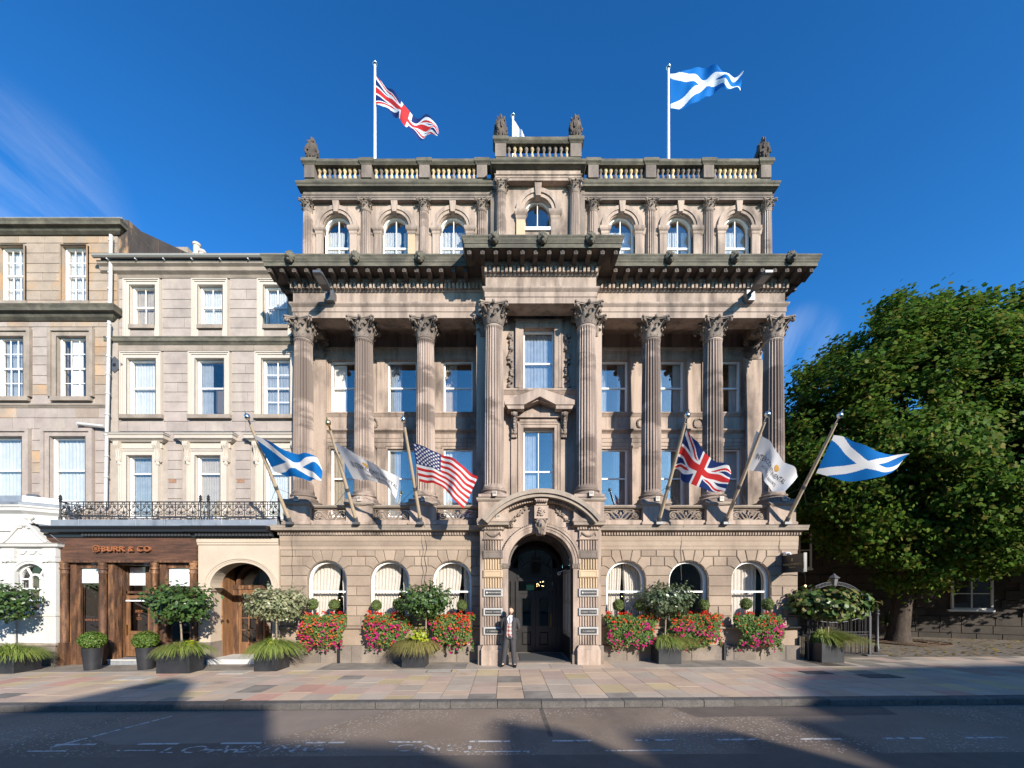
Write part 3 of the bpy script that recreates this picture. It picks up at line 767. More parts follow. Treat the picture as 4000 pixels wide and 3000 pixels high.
RY = YW+.40
for s in (-1, 1):
    for k, cc in enumerate(WIN):
        c = X0+s*cc
        # reveal
        mb = MB(); ap = [(c-WR, 1.1)] + arc(c, ZS, WR, 180, 0, 20) + [(c+WR, 1.1)]
        for i in range(len(ap)-1):
            a, b = ap[i], ap[i+1]
            mb.face([(a[0],YW+.028,a[1]),(b[0],YW+.028,b[1]),(b[0],YW+.5,b[1]),(a[0],YW+.5,a[1])])
        put('window_reveal', mb.raw('window_reveal', M['white_paint'] , True), hotel)
        w_ = arched_sash(hotel, c, WR, ZS, 1.1, YW+.20, 2.24, fw=.075, bars=False, glass=M['glass_dk'])
        room(w_, c-WR-.1, c+WR+.1, YW+.5, 1.05, 3.4, 1.3)
        if s < 0:
            put('curtain', curtain_mesh(c-WR, c+WR*.46, 1.1, 3.32, YW+.44, .03, 8, tie=.32, side=1), w_)
            put('curtain', curtain_mesh(c+WR*.50, c+WR*1.05, 1.1, 3.32, YW+.46, .03, 5, tie=.22, side=-1), w_)
        elif k == 0:
            put('curtain', curtain_mesh(c-WR, c-.02, 1.1, 3.32, YW+.44, .03, 7, tie=.25, side=1), w_)
            put('curtain', curtain_mesh(c+.02, c+WR*1.0, 1.1, 3.32, YW+.45, .03, 7, tie=.2, side=-1), w_)
        elif k == 2:
            put('curtain', curtain_mesh(c-WR, c+WR*.72, 1.1, 3.32, YW+.50, .03, 9, tie=.05, side=1), w_)
        if (s, k) in ((-1,1),(-1,2),(1,0),(1,1)):
            for q in range(3): MB().blob((c+.12+.1*q*s, YW+1.2, 1.95+.12*(q%2)), .014, 6, 4).obj('wall_light_bulb', M['bulb'], w_)

# ---- cornice over the ground floor, wrapped round the portal
PF = 12.35
GC = [(X0-HW, 15), (X0-HW, YW), (X0-1.86, YW)]
def wing_path(s, hw=HW, yb=15): return ([(X0-hw, yb), (X0-hw, YW), (X0-1.80, YW)] if s < 0 else [(X0+1.80, YW), (X0+hw, YW), (X0+hw, yb)])
for s in (-1, 1):
    sweep(wing_path(s), [(-.1,4.03),(.0,4.03),(.02,4.04),(.02,4.15),(.05,4.165),(.16,4.19),(.19,4.20),(.19,4.26),(.20,4.27),(.205,4.32),(.215,4.345),(.215,4.355),(-.1,4.40)]).obj('ground_floor_cornice', M['trim'], hotel)
dent_me = MB().bbox(-.5,.5,-.5,.5,-.5,.5,.03).mesh('dentil', M['stone'])
def dentils(x0, x1, y, z0, z1, pitch, wd, dep, parent=None, me=None):
    n = max(1, int(round((x1-x0)/pitch))); p = (x1-x0)/n
    for i in range(n):
        put('dentil', me or dent_me, parent or hotel, (x0+p*(i+.5), y+dep/2, (z0+z1)/2), (0,0,0), (wd, dep, z1-z0))
gdent = MB()
def dentil_strip(x0, x1, y, z0, z1, pitch, wd, dep, name='dentil_course', m=None, parent=None):
    n = max(1, int(round((x1-x0)/pitch))); p = (x1-x0)/n; mb = MB()
    for i in range(n): mb.box(x0+p*(i+.5)-wd/2, x0+p*(i+.5)+wd/2, y, y+dep, z0, z1)
    o = mb.obj(name, m or M['stone'], parent or hotel); o['kind'] = 'stuff'; return o
for s in (-1, 1):
    xa, xb = sorted((X0+s*1.85, X0+s*(HW+.06)))
    dentils(xa, xb, YW-.075, 4.06, 4.135, .088, .05, .06)

# ---- first-floor pedestals, pierced parapet
ped = lambda x, y, hw_: (
    MB().box(x-hw_, x+hw_, y, y+.75, 4.40, 5.02).obj('pedestal', M['stone'], hotel),
    sweep([(x-hw_, y+.6),(x-hw_, y),(x+hw_, y),(x+hw_, y+.6)], [(-.05,4.37),(.04,4.37),(.04,4.44),(.015,4.47),(-.05,4.47)]).obj('pedestal_foot', M['stone'], hotel),
    sweep([(x-hw_, y+.6),(x-hw_, y),(x+hw_, y),(x+hw_, y+.6)], [(-.3,4.97),(.0,4.97),(.03,4.99),(.055,5.03),(.055,5.08),(.02,5.10),(-.3,5.102)]).obj('pedestal_cap', M['trim'], hotel))
PH = .42
for cx in COLX: both(lambda s: ped(X0+s*cx, YC-.45, PH))
def scroll_panel():
    mb = MB(); w2, h = .56, .37
    def S(pts, r): mb.tube([(p[0], 0, p[1]) for p in pts], r, 6)
    for q in (-1, 1):
        S(spiral(q*.40, .16, .125, .03, pi/2 if q > 0 else pi/2, -1.5*q, 18), .024)
        S([(q*.40, .285), (q*.28, .27), (q*.20, .16), (q*.12, .05), (q*.02, .03)], .03)
        S(spiral(q*.12, .285, .06, .015, -pi/2, 1.5*q, 14), .018)
        S([(q*.12, .225), (q*.06, .17), (q*.03, .09), (0, .03)], .02)
        S(spiral(q*.23, .31, .05, .012, -pi/2, -1.4*q, 12), .016)
        S([(q*.52, .03), (q*.545, .2), (q*.52, .36)], .018)
        S([(q*.34, .12), (q*.26, .07), (q*.22, .02)], .02)
        S(spiral(q*.40, .16, .045, .01, 0, 1.2*q, 10), .018)
    mb.blob((0, 0, .22), (.035,.03,.07), 7, 5); mb.box(-w2, w2, -.03, .03, 0, .03); mb.box(-w2, w2, -.03, .03, h-.03, h)
    return mb.mesh('pierced_scroll_panel', M['carved'], smooth=50)
scr = scroll_panel()
PYP = YC-.36
spans = [(-COLX[2]+PH, -COLX[1]-PH), (-COLX[1]+PH, -COLX[0]-PH), (-COLX[0]+PH, -1.95)]
for s in (-1, 1):
    for (a, b) in spans:
        a, b = (X0+a, X0+b) if s < 0 else (X0-b, X0-a)
        MB().box(a, b, PYP-.04, PYP+.3, 4.38, 4.52).obj('parapet_kerb', M['stone'], hotel)
        sweep([(a, PYP), (b, PYP)], [(-.25,4.90),(-.02,4.90),(.03,4.92),(.06,4.96),(.06,5.0),(-.25,5.01)]).obj('parapet_coping', M['trim'], hotel)
        put('pierced_scroll_panel', scr, hotel, ((a+b)/2, PYP+.08, 4.525), (0,0,0), ((b-a)/1.14, 1, 1))
# balcony floor and portico floor
MB().box(X0-HW, X0+HW, YW+.1, 14.4, 4.2, 4.37).obj('balcony_floor', M['trim'], hotel)

# ---- back wall of the portico
YB = 14.25
UW = (2.77, 4.77, 6.80)
def flat_hole_wall(x0, x1, z0, z1, holes, y0, y1, m, name, parent):
    """wall with rectangular holes (xa, xb, za, zb)"""
    mb = MB(); xs_ = sorted(set([x0, x1] + [h for q in holes for h in q[:2]])); zs_ = sorted(set([z0, z1] + [h for q in holes for h in q[2:]]))
    for i in range(len(xs_)-1):
        run = None
        for j in range(len(zs_)-1):
            cx, cz = (xs_[i]+xs_[i+1])/2, (zs_[j]+zs_[j+1])/2
            if cx < x0 or cx > x1 or any(h[0] < cx < h[1] and h[2] < cz < h[3] for h in holes):
                if run is not None: mb.box(xs_[i], xs_[i+1], y0, y1, run, zs_[j]); run = None
            elif run is None: run = zs_[j]
        if run is not None: mb.box(xs_[i], xs_[i+1], y0, y1, run, z1)
    return mb.obj(name, m, parent)
def sash(parent, x0, x1, z0, z1, y, zr=None, nx=1, nz=1, fw=.05, m=None, glass=None, curtain='sides', depth=.9, cm=None, name='window', rm=None, lower_only=False):
    m = m or M['white_paint']; glass = glass or M['glass_up']; zr = zr if zr is not None else (z0+z1)/2
    mb = MB()
    mb.box(x0, x0+fw, y-.05, y+.06, z0, z1); mb.box(x1-fw, x1, y-.05, y+.06, z0, z1); mb.box(x0+fw, x1-fw, y-.05, y+.06, z1-fw, z1); mb.box(x0+fw, x1-fw, y-.05, y+.06, z0, z0+fw*1.2)
    mb.box(x0+fw, x1-fw, y-.02, y+.04, zr-.025, zr+.025)
    for (za, zb, yy) in ((z0+fw*1.2, zr-.025, y+.01), (zr+.025, z1-fw, y-.008)):
        for i in range(1, nx):
            xx = x0+fw+(x1-x0-2*fw)*i/nx; mb.box(xx-.012, xx+.012, yy-.012, yy+.012, za, zb)
        for j in range(1, nz):
            zz = za+(zb-za)*j/nz; mb.box(x0+fw, x1-fw, yy-.011, yy+.011, zz-.012, zz+.012)
    w_ = mb.obj(name, m, parent)
    for (za, zb, yy) in ((z0+fw*1.2, zr-.025, y+.01), (zr+.025, z1-fw, y-.008)):
        for i in range(nx):
            for j in range(nz):
                xa, xb = x0+fw+(x1-x0-2*fw)*i/nx, x0+fw+(x1-x0-2*fw)*(i+1)/nx; a, b = za+(zb-za)*j/nz, za+(zb-za)*(j+1)/nz
                put('pane', MB().box(xa, xb, yy-.002, yy+.002, a, b).raw('pane', glass), w_)
    room(w_, x0-.05, x1+.05, y+.07, z0-.05, z1+.05, depth, rm or M['pale_int'])
    W2 = x1-x0; cm = cm or (M['net'], M['net'], M['net2'], M['net3'])[int(abs(x0*7.3+z0*3.1)) % 4]
    if curtain == 'sides':
        put('curtain', curtain_mesh(x0+.02, x0+W2*.34, z0, z1, y+.095, .022, 5, cm or M['net']), w_)
        put('curtain', curtain_mesh(x1-W2*.30, x1-.02, z0, z1, y+.095, .022, 4, cm or M['net']), w_)
    elif curtain == 'full':
        put('curtain', curtain_mesh(x0+.02, x1-.02, z0, z1, y+.095, .02, 9, cm or M['net']), w_)
    elif curtain == 'left':
        put('curtain', curtain_mesh(x0+.02, x0+W2*.45, z0, z1, y+.095, .022, 6, cm or M['net']), w_)
    elif curtain == 'right':
        put('curtain', curtain_mesh(x1-W2*.45, x1-.02, z0, z1, y+.095, .022, 6, cm or M['net']), w_)
    return w_
for s in (-1, 1):
    xa, xb = sorted((X0+s*1.95, X0+s*8.05))
    hl = []
    for c in UW:
        for (za, zb) in ((4.9, 7.34), (8.63, 10.49)): hl.append((X0+s*c-.52, X0+s*c+.52, za, zb))
    flat_hole_wall(xa, xb, 4.37, 11.6, hl, YB, YB+.3, M['stone'], 'portico_back_wall', hotel)
    sweep([(xa, YB), (xb, YB)], [(-.05,10.52),(.02,10.52),(.02,10.66),(.04,10.67),(.04,10.80),(.09,10.84),(.11,10.9),(-.05,10.92)]).obj('back_wall_architrave', M['stone'], hotel)
    sweep([(xa, YB), (xb, YB)], [(-.05,8.47),(.01,8.47),(.03,8.50),(.07,8.56),(.09,8.58),(.09,8.62),(-.05,8.625)]).obj('upper_sill_moulding', M['stone'], hotel)
    sweep([(xa, YB), (xb, YB)], [(-.05,7.87),(.01,7.87),(.03,7.9),(.10,7.95),(.12,7.97),(.12,8.01),(-.05,8.02)]).obj('mid_cornice', M['stone'], hotel)
    sweep([(xa, YB), (xb, YB)], [(-.05,7.43),(.025,7.43),(.025,7.55),(.045,7.56),(.045,7.68),(.06,7.70),(-.05,7.72)]).obj('mid_architrave', M['stone'], hotel)
    # pilasters behind each column, wreaths on the panel band
    for k, c in enumerate(UW):
        for e in (-1, 1):
            xx = X0+s*c+e*.74
            for (za, zb) in ((4.4, 7.43), (8.63, 10.52)):
                MB().box(xx-.14, xx+.14, YB-.05, YB+.05, za, zb-.1).obj('window_pilaster', M['stone'], hotel)
                sweep([(xx-.14, YB), (xx-.14, YB-.05), (xx+.14, YB-.05), (xx+.14, YB)], [(-.05,zb-.1),(.0,zb-.1),(.02,zb-.08),(.03,zb-.03),(.03,zb-.004),(-.05,zb-.004)]).obj('pilaster_cap', M['stone'], hotel)
    for c in COLX[:2]:
        wr = MB(); cx = X0+s*(c+.08)
        for i in range(18):
            a = 2*pi*i/18; wr.blob((cx+.17*cos(a), YB-.03, 8.24+.17*sin(a)), (.04,.035,.04), 6, 4, amp=.5, sd=i)
        wr.obj('wreath', M['carved'], hotel, smooth=60)
    # end anta with its own capital, inner pier beside the centre
    xe = X0+s*7.72
    MB().box(xe-.3, xe+.3, YB-.13, YB+.2, 4.37, CT).obj('end_pilaster', M['stone'], hotel)
    put('capital', cap_me, hotel, (xe, YB+.12, CT), (0,0,0), (.98,.98,1))
    xi = X0+s*1.62
    MB().box(xi-.4, xi+.4, 12.86, YB+.2, 4.37, 11.1).obj('inner_pier', M['stone'], hotel)
    put('capital', cap_me, hotel, (X0+s*1.74, 13.08, CT), (0,0,0), (.9,.95,1))
    for k, c in enumerate(UW):
        cx = X0+s*c
        for f, (za, zb, zr) in enumerate(((4.9, 7.34, 6.30), (8.63, 10.49, 9.55))):
            cu = ('sides','left','sides','left','sides','full')[(k*2+f+ (1 if s > 0 else 0)) % 6]
            if f == 0: cu = 'full' if s < 0 else 'right'
            if s < 0 and k == 2 and f == 1:
                w_ = sash(hotel, cx-.52, cx+.52, za, zb, YB+.14, zr, curtain=None)
                put('white_shutter', MB().box(cx-.46, cx-.02, YB+.22, YB+.26, za+.06, zb-.06).raw('white_shutter', M['white_paint']), w_)
            else: sash(hotel, cx-.52, cx+.52, za, zb, YB+.14, zr, curtain=cu)
# portico ceiling + side closure
MB().box(X0-8.0, X0+8.0, 13.40, YB+.1, 11.42, 11.6).obj('portico_ceiling', M['stone'], hotel)

# ---- main entablature with the centre breaking forward
EH, EC, YE, YEC = 7.93, 1.70, 12.85, 12.2
EP = [(X0-EH, 16), (X0-EH, YE), (X0-EC, YE), (X0-EC, YEC), (X0+EC, YEC), (X0+EC, YE), (X0+EH, YE), (X0+EH, 16)]
sweep(EP, [(-.56,11.05),(0,11.05),(0,11.235),(.02,11.24),(.02,11.385),(.035,11.40),(.075,11.45),(.085,11.47),(.085,11.51),(-.02,11.52),(-.56,11.52)]).obj('architrave', M['stone'], hotel)
sweep(EP, [(-.56,11.521),(-.01,11.521),(-.01,11.86),(-.56,11.86)]).obj('frieze', M['stone'], hotel)
sweep(EP, [(-.3,11.861),(.0,11.861),(.03,11.88),(.04,11.90),(.04,12.09),(.10,12.12),(.12,12.15),(.12,12.265),(-.3,12.266)]).obj('bed_moulding', M['stone'], hotel)
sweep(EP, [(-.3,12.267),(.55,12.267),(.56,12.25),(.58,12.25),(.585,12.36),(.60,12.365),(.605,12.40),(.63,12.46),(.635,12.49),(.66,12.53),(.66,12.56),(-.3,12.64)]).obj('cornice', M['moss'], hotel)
sweep(EP, [(.121,12.255),(.545,12.255),(.545,12.2665),(.121,12.2665)]).obj('cornice_soffit', M['soot_shade'], hotel)  # added dark slab: colour deepens the shade under the cornice, over the soot
# dentils and scrolled modillions, one by one
def runs():
    yield (X0-EH-.04, X0-EC-.10, YE); yield (X0-EC-.04, X0+EC+.04, YEC); yield (X0+EC+.10, X0+EH+.04, YE)
for (a, b, y) in runs(): dentils(a, b, y-.135, 11.915, 12.085, .125, .075, .10)
mod = MB(); mod.extr([(-.065,-.17),(.065,-.17),(.065,0),(-.065,0)], 0, .36)
mod.v = [(x, y, z if not (y < .01 and z < -.1) else -.085) for (x,y,z) in mod.v]
mod.box(-.06,.06,-.012,.06,-.13,-.02)
mod.blob((0,.0,-.05), (.04,.03,.06), 6, 5, amp=.4); mod.box(-.075,.075,-.03,.36,-.02,.0)
mod_me = mod.mesh('modillion', M['soot_shade'], smooth=40)
for (a, b, y) in ((X0-EH-.45, X0-EC-.62, YE), (X0-EC-.45, X0+EC+.45, YEC), (X0+EC+.62, X0+EH+.45, YE)):
    n = int(round((b-a)/.385))
    for i in range(n+1): put('modillion', mod_me, hotel, (a+(b-a)*i/n, y-.50, 12.25), (0,0,0), (1,1,1))
for s in (-1, 1):
    for j in range(1, 6): put('modillion', mod_me, hotel, (X0+s*(EH+.50), YE-.1+.385*j, 12.25), (0,0,s*pi/2))
lion = MB(); lion.blob((0,0,0), (.125,.09,.15), 10, 8, amp=.35, fr=4, sd=2)
for i in range(11):
    a = pi*2*i/11; lion.blob((.12*cos(a), .02, .02+.14*sin(a)), (.045,.05,.05), 6, 4, amp=.5, sd=i)
lion.blob((0,-.10,-.045), (.055,.07,.05), 8, 6); lion.blob((-.05,-.075,.04), (.025,.02,.02), 6, 4); lion.blob((.05,-.075,.04), (.025,.02,.02), 6, 4); lion.blob((0,-.12,-.01), (.022,.04,.035), 6, 4); lion.blob((0,-.07,-.12), (.05,.05,.05), 6, 4, amp=.4)
lion_me = lion.mesh('lion_mask', M['moss'], smooth=60)
for px, y in ((625,12.2),(766,12.2),(906,12.2),(1067,11.55),(1172,11.55),(1276,11.55),(1447,12.2),(1588,12.2),(1710,12.2)):
    put('lion_mask', lion_me, hotel, (PX(px, y), y-.02, 12.46))
# roof slab above the cornice and hidden body of the building
MB().box(X0-EH-.1, X0+EH+.1, YE-.2, 24, 12.57, 12.66).obj('cornice_roof', M['lead'], hotel)
MB().box(X0-8.05, X0+8.05, YB+1.4, 24, 4.2, 12.5).obj('building_core', M['stone_grey'], hotel)
for s in (-1, 1): 
    xo = X0+s*8.05
    MB().box(min(xo, xo-s*.3), max(xo, xo-s*.3), YB+.02, 24, 4.2, 12.5).obj('side_wall_upper', M['stone_grey'], hotel)

# ---- centre bay wall and windows
YM = 12.95
hl = [(X0-.5, X0+.5, 4.9, 7.54), (X0-.5, X0+.5, 8.8, 10.77)]
flat_hole_wall(X0-1.6, X0+1.6, 4.37, 11.6, hl, YM, YM+.3, M['stone'], 'centre_bay_wall', hotel)
MB().box(X0-1.6, X0+1.6, 12.4, YM+.2, 11.45, 11.6).obj('centre_bay_ceiling', M['stone'], hotel)
sash(hotel, X0-.5, X0+.5, 8.8, 10.77, YM+.18, 9.72, curtain='full')
sash(hotel, X0-.5, X0+.5, 4.9, 7.54, YM+.18, 6.17, nx=2, curtain='left')
def surround(x0, x1, z0, z1, y, wd, m, parent, name='window_surround', proud=.06, ears=0):
    mb = MB()
    for q, (a, b, d) in enumerate(((0, .55, 0), (.55, .85, -.02), (.85, 1.0, -.035))):
        i0, i1 = wd*a, wd*b; y0 = y-proud+(.035+d if False else 0) + d
        mb.box(x0-i1, x0-i0, y0, y+.02, z0, z1+i0); mb.box(x1+i0, x1+i1, y0, y+.02, z0, z1+i0); mb.box(x0-i1-ears*(q==2), x1+i1+ears*(q==2), y0, y+.02, z1+i0, z1+i1)
    return mb.obj(name, m, parent)
surround(X0-.5, X0+.5, 8.82, 10.77, YM, .26, M['stone'], hotel, ears=.05)
surround(X0-.5, X0+.5, 4.5, 7.54, YM, .18, M['stone'], hotel)
sweep([(X0-1.4, YM), (X0+1.4, YM)], [(-.05,8.62),(.01,8.62),(.03,8.65),(.08,8.72),(.10,8.74),(.10,8.79),(-.05,8.795)]).obj('centre_sill_band', M['stone'], hotel)
# carved drops beside the upper window
for s in (-1, 1):
    gm = MB(); rq = random.Random(5)
    for i in range(26):
        z = 10.55-1.75*i/25; gm.blob((X0+s*(.92+rq.uniform(-.05,.05)), YM-.05, z), (rq.uniform(.04,.075),.05,rq.uniform(.04,.06)), 6, 4, amp=.6, sd=i)
    gm.obj('carved_fruit_drop', M['carved'], hotel, smooth=60)
# pedimented hood over the lower window
YH = 12.5
ph = MB()
ph.extr([(X0-1.0,7.98),(X0-.5,7.98),(X0-.5,8.10),(X0-1.06,8.10)], YH+.03, YM+.02); ph.extr([(X0+.5,7.98),(X0+1.0,7.98),(X0+1.06,8.10),(X0+.5,8.10)], YH+.03, YM+.02)
for s in (-1, 1):
    q = [(X0+s*1.09,8.10),(X0+s*.5,8.10),(X0,8.36),(X0,8.62),(X0+s*1.12,8.23)]
    ph.extr(q if s < 0 else q[::-1], YH, YM+.02)
    q = [(X0+s*.62,8.12),(X0+s*.5,8.11),(X0,8.30),(X0,8.36)]
    ph.extr(q if s < 0 else q[::-1], YH+.12, YM+.02)
ph.box(X0-.72, X0+.72, YM-.16, YM+.02, 7.83, 7.97); ph.box(X0-.62, X0+.62, YM-.08, YM+.02, 7.74, 7.97); ph.box(X0-.5, X0+.5, YM-.05, YM+.02, 7.97, 8.35)
ph.obj('window_pediment', M['stone'], hotel)
for s in (-1, 1):
    cm = MB(); xx = X0+s*.80
    pr = [(0,.0),(-.30,.0),(-.32,-.06),(-.28,-.12),(-.20,-.20),(-.14,-.32),(-.12,-.46),(-.16,-.56),(-.16,-.63),(-.1,-.68),(0,-.68)]
    n = len(cm.v)
    for e in (-.10, .10): cm.v += [(xx+e*(1 if p[1] > -.3 else .85), YM+p[0], 7.96+p[1]) for p in pr]
    k = len(pr)
    for i in range(k):
        j = (i+1) % k; cm.f.append((n+i, n+j, n+k+j, n+k+i)); cm.m.append(0)
    cm.f.append(tuple(range(n, n+k))); cm.f.append(tuple(range(n+2*k-1, n+k-1, -1))); cm.m += [0,0]
    cm.blob((xx, YM-.33, 7.87), (.07,.04,.07), 8, 6, amp=.5, fr=4)
    for i in range(6): cm.blob((xx, YM-.25+.02*i, 7.74-.08*i), (.05,.04,.05), 6, 4, amp=.6, sd=i)
    cm.obj('console_bracket', M['carved'], hotel)
    for i in range(4): MB().box(xx-.085+.045*i, xx-.055+.045*i, YM-.15, YM+.02, 7.19, 7.275).obj('gutta', M['stone'], hotel)
    MB().box(xx-.10, xx+.10, YM-.06, YM+.02, 4.4, 7.18).obj('window_pilaster_strip', M['stone'], hotel)

# ---- the entrance portal
portal = MB()
PB = PF
# spandrel wall with the arch opening
arch_wall(X0-1.86, X0+1.86, -.2, 4.5, [(X0, 1.0, 3.10, -.2, None)], PB, PB+.55, M['stone'], 'portal_wall', hotel, 20)
# tympanum under the curved pediment
tym = arc(X0, 3.05, 1.99, 36, 144, 24)
MB().extr(tym, PB-.02, PB+.5).obj('tympanum', M['stone'], hotel)
def ring(cx, cz, r0, r1, a0, a1, n, y0, y1, mb=None):
    mb = mb or MB(); A = arc(cx, cz, r1, a0, a1, n); B = arc(cx, cz, r0, a0, a1, n)
    for i in range(n): mb.extr([B[i], A[i], A[i+1], B[i+1]], y0, y1)
    return mb
cp = MB(); A0, A1 = 37.5, 142.5
ring(X0, 3.05, 2.13, 2.26, A0, A1, 40, PB-.50, PB+.4, cp); ring(X0, 3.05, 2.03, 2.132, A0, A1, 40, PB-.44, PB+.4, cp); ring(X0, 3.05, 1.93, 2.035, A0+1, A1-1, 40, PB-.14, PB+.4, cp)
cp.obj('curved_pediment', M['trim'], hotel)
dm = MB().bbox(-.028,.028,-.06,.06,-.045,.045,.006).mesh('pediment_dentil', M['stone'])
for i in range(46):
    a = radians(A0+2+(A1-A0-4)*i/45)
    put('pediment_dentil', dm, hotel, (X0+1.975*cos(a), PB-.19, 3.05+1.975*sin(a)), (0, pi/2-a, 0))
# archivolt rings
av = MB(); ring(X0, 3.10, 1.0, 1.09, 0, 180, 32, PB-.04, PB+.1, av); ring(X0, 3.10, 1.088, 1.17, 0, 180, 32, PB-.06, PB+.1, av); ring(X0, 3.10, 1.168, 1.23, 0, 180, 32, PB-.09, PB+.1, av)
av.obj('archivolt', M['stone'], hotel)
bead = MB().blob((0,0,0), (.02,.02,.02), 6, 4).mesh('bead', M['stone'])
bm_ = MB()
for i in range(60):
    a = pi*(i+.5)/60; bm_.box(X0+1.25*cos(a)-.015, X0+1.25*cos(a)+.015, PB-.08, PB, 3.10+1.25*sin(a)-.015, 3.10+1.25*sin(a)+.015)
o = bm_.obj('egg_and_dart_band', M['carved'], hotel); o['kind'] = 'stuff'
# keystone with bearded mask
ks = MB(); ks.extr([(X0-.13,3.98),(X0+.13,3.98),(X0+.19,4.45),(X0-.19,4.45)], PB-.22, PB+.1)
ks.box(X0-.21, X0+.21, PB-.30, PB+.1, 4.45, 4.84); ks.box(X0-.17, X0+.17, PB-.3, PB+.1, 4.86, 5.0); ks.box(X0-.2, X0+.2, PB-.36, PB+.1, 5.0, 5.06)
for i in range(20): ks.blob((X0+R.uniform(-.11,.11), PB-.33, R.uniform(4.55,4.77)), (.04,.03,.03), 6, 4, amp=.5, sd=i)
for i in range(6): ks.box(X0-.165+.06*i, X0-.13+.06*i, PB-.41, PB-.3, 4.94, 5.0)
ks.obj('keystone', M['stone'], hotel)
fm = MB(); fz = 4.27
fm.blob((X0, PB-.24, fz), (.12,.13,.17), 12, 10, amp=.1)
fm.blob((X0, PB-.37, fz-.01), (.024,.045,.055), 8, 6); fm.blob((X0-.05, PB-.33, fz+.05), (.035,.03,.018), 8, 5); fm.blob((X0+.05, PB-.33, fz+.05), (.035,.03,.018), 8, 5)
for i in range(40):
    t = R.random(); a = R.uniform(-1,1)
    fm.blob((X0+a*.12*(1-.5*t), PB-.30+.03*abs(a), fz-.08-.19*t), (.028,.035,.04), 6, 4, amp=.5, sd=i)
for i in range(26):
    a = pi*i/25; fm.blob((X0+.13*cos(a), PB-.25, fz+.09+.10*sin(a)), (.04,.05,.04), 6, 4, amp=.5, sd=i+50)
fm.obj('bearded_mask', M['carved'], hotel, smooth=60)
for s in (-1, 1):         # carved swags of fruit
    sw = MB(); rq = random.Random(9)
    for i in range(70):
        t = rq.random()
        xx = s*(.38+1.1*t); zz = 4.92-.62*min(1,t*2.0)**1.1+.16*max(0,t-.55)/.45 - .0
        sw.blob((X0+xx+rq.uniform(-.05,.05), PB-.05, zz-.28*(t>.45)*0+rq.uniform(-.06,.06)), (rq.uniform(.025,.06), .045, rq.uniform(.025,.05)), 6, 4, amp=.6, sd=i)
    sw.obj('carved_fruit_swag', M['carved'], hotel, smooth=60)
# banded pilasters
YP_ = 12.24
fl_c = {}
def fluted(x0, x1, z0, z1, m):
    mb = MB(); n = 6; wd = (x1-x0)
    mb.box(x0+.01, x1-.01, YP_+.075, PB+.02, z0, z1)
    for i in range(n+1):
        c = x0+.03+(wd-.06)*i/n; mb.bbox(c-.024, c+.024, YP_+.03, YP_+.08, z0+.012, z1-.012, .012)
    return mb.obj('fluted_pilaster_block', m, hotel)
def blockp(x0, x1, z0, z1, m, panel=True):
    mb = MB(); mb.bbox(x0-.025, x1+.025, YP_, PB+.02, z0, z1, .012)
    if panel:
        mb.box(x0+.02, x1-.02, YP_-.012, YP_+.01, z0+.03, z0+.05); mb.box(x0+.02, x1-.02, YP_-.012, YP_+.01, z1-.05, z1-.03)
        mb.box(x0+.02, x0+.04, YP_-.012, YP_+.01, z0+.05, z1-.05); mb.box(x1-.04, x1-.02, YP_-.012, YP_+.01, z0+.05, z1-.05)
    return mb.obj('pilaster_block', m, hotel)
M['slate_sign'] = mat('slate_plaque', (.035,.036,.038), (.05,.05,.052), rough=.5, scale=8)
M['silver_letter'] = plain('pale_letters', (.62,.58,.52), rough=.5)
M['plaque_frame'] = mat('pale_grey_plaque_frame', (.40,.39,.37), (.34,.33,.31), scale=4, rough=.6)
LINES = ('INTERCONTINENTAL', 'EDINBURGH · THE GEORGE', '19 - 21 GEORGE STREET')
txm = [text_mesh(t, z, M['silver_letter'], .002, 'CENTER') for t, z in zip(LINES, (.048, .036, .036))]
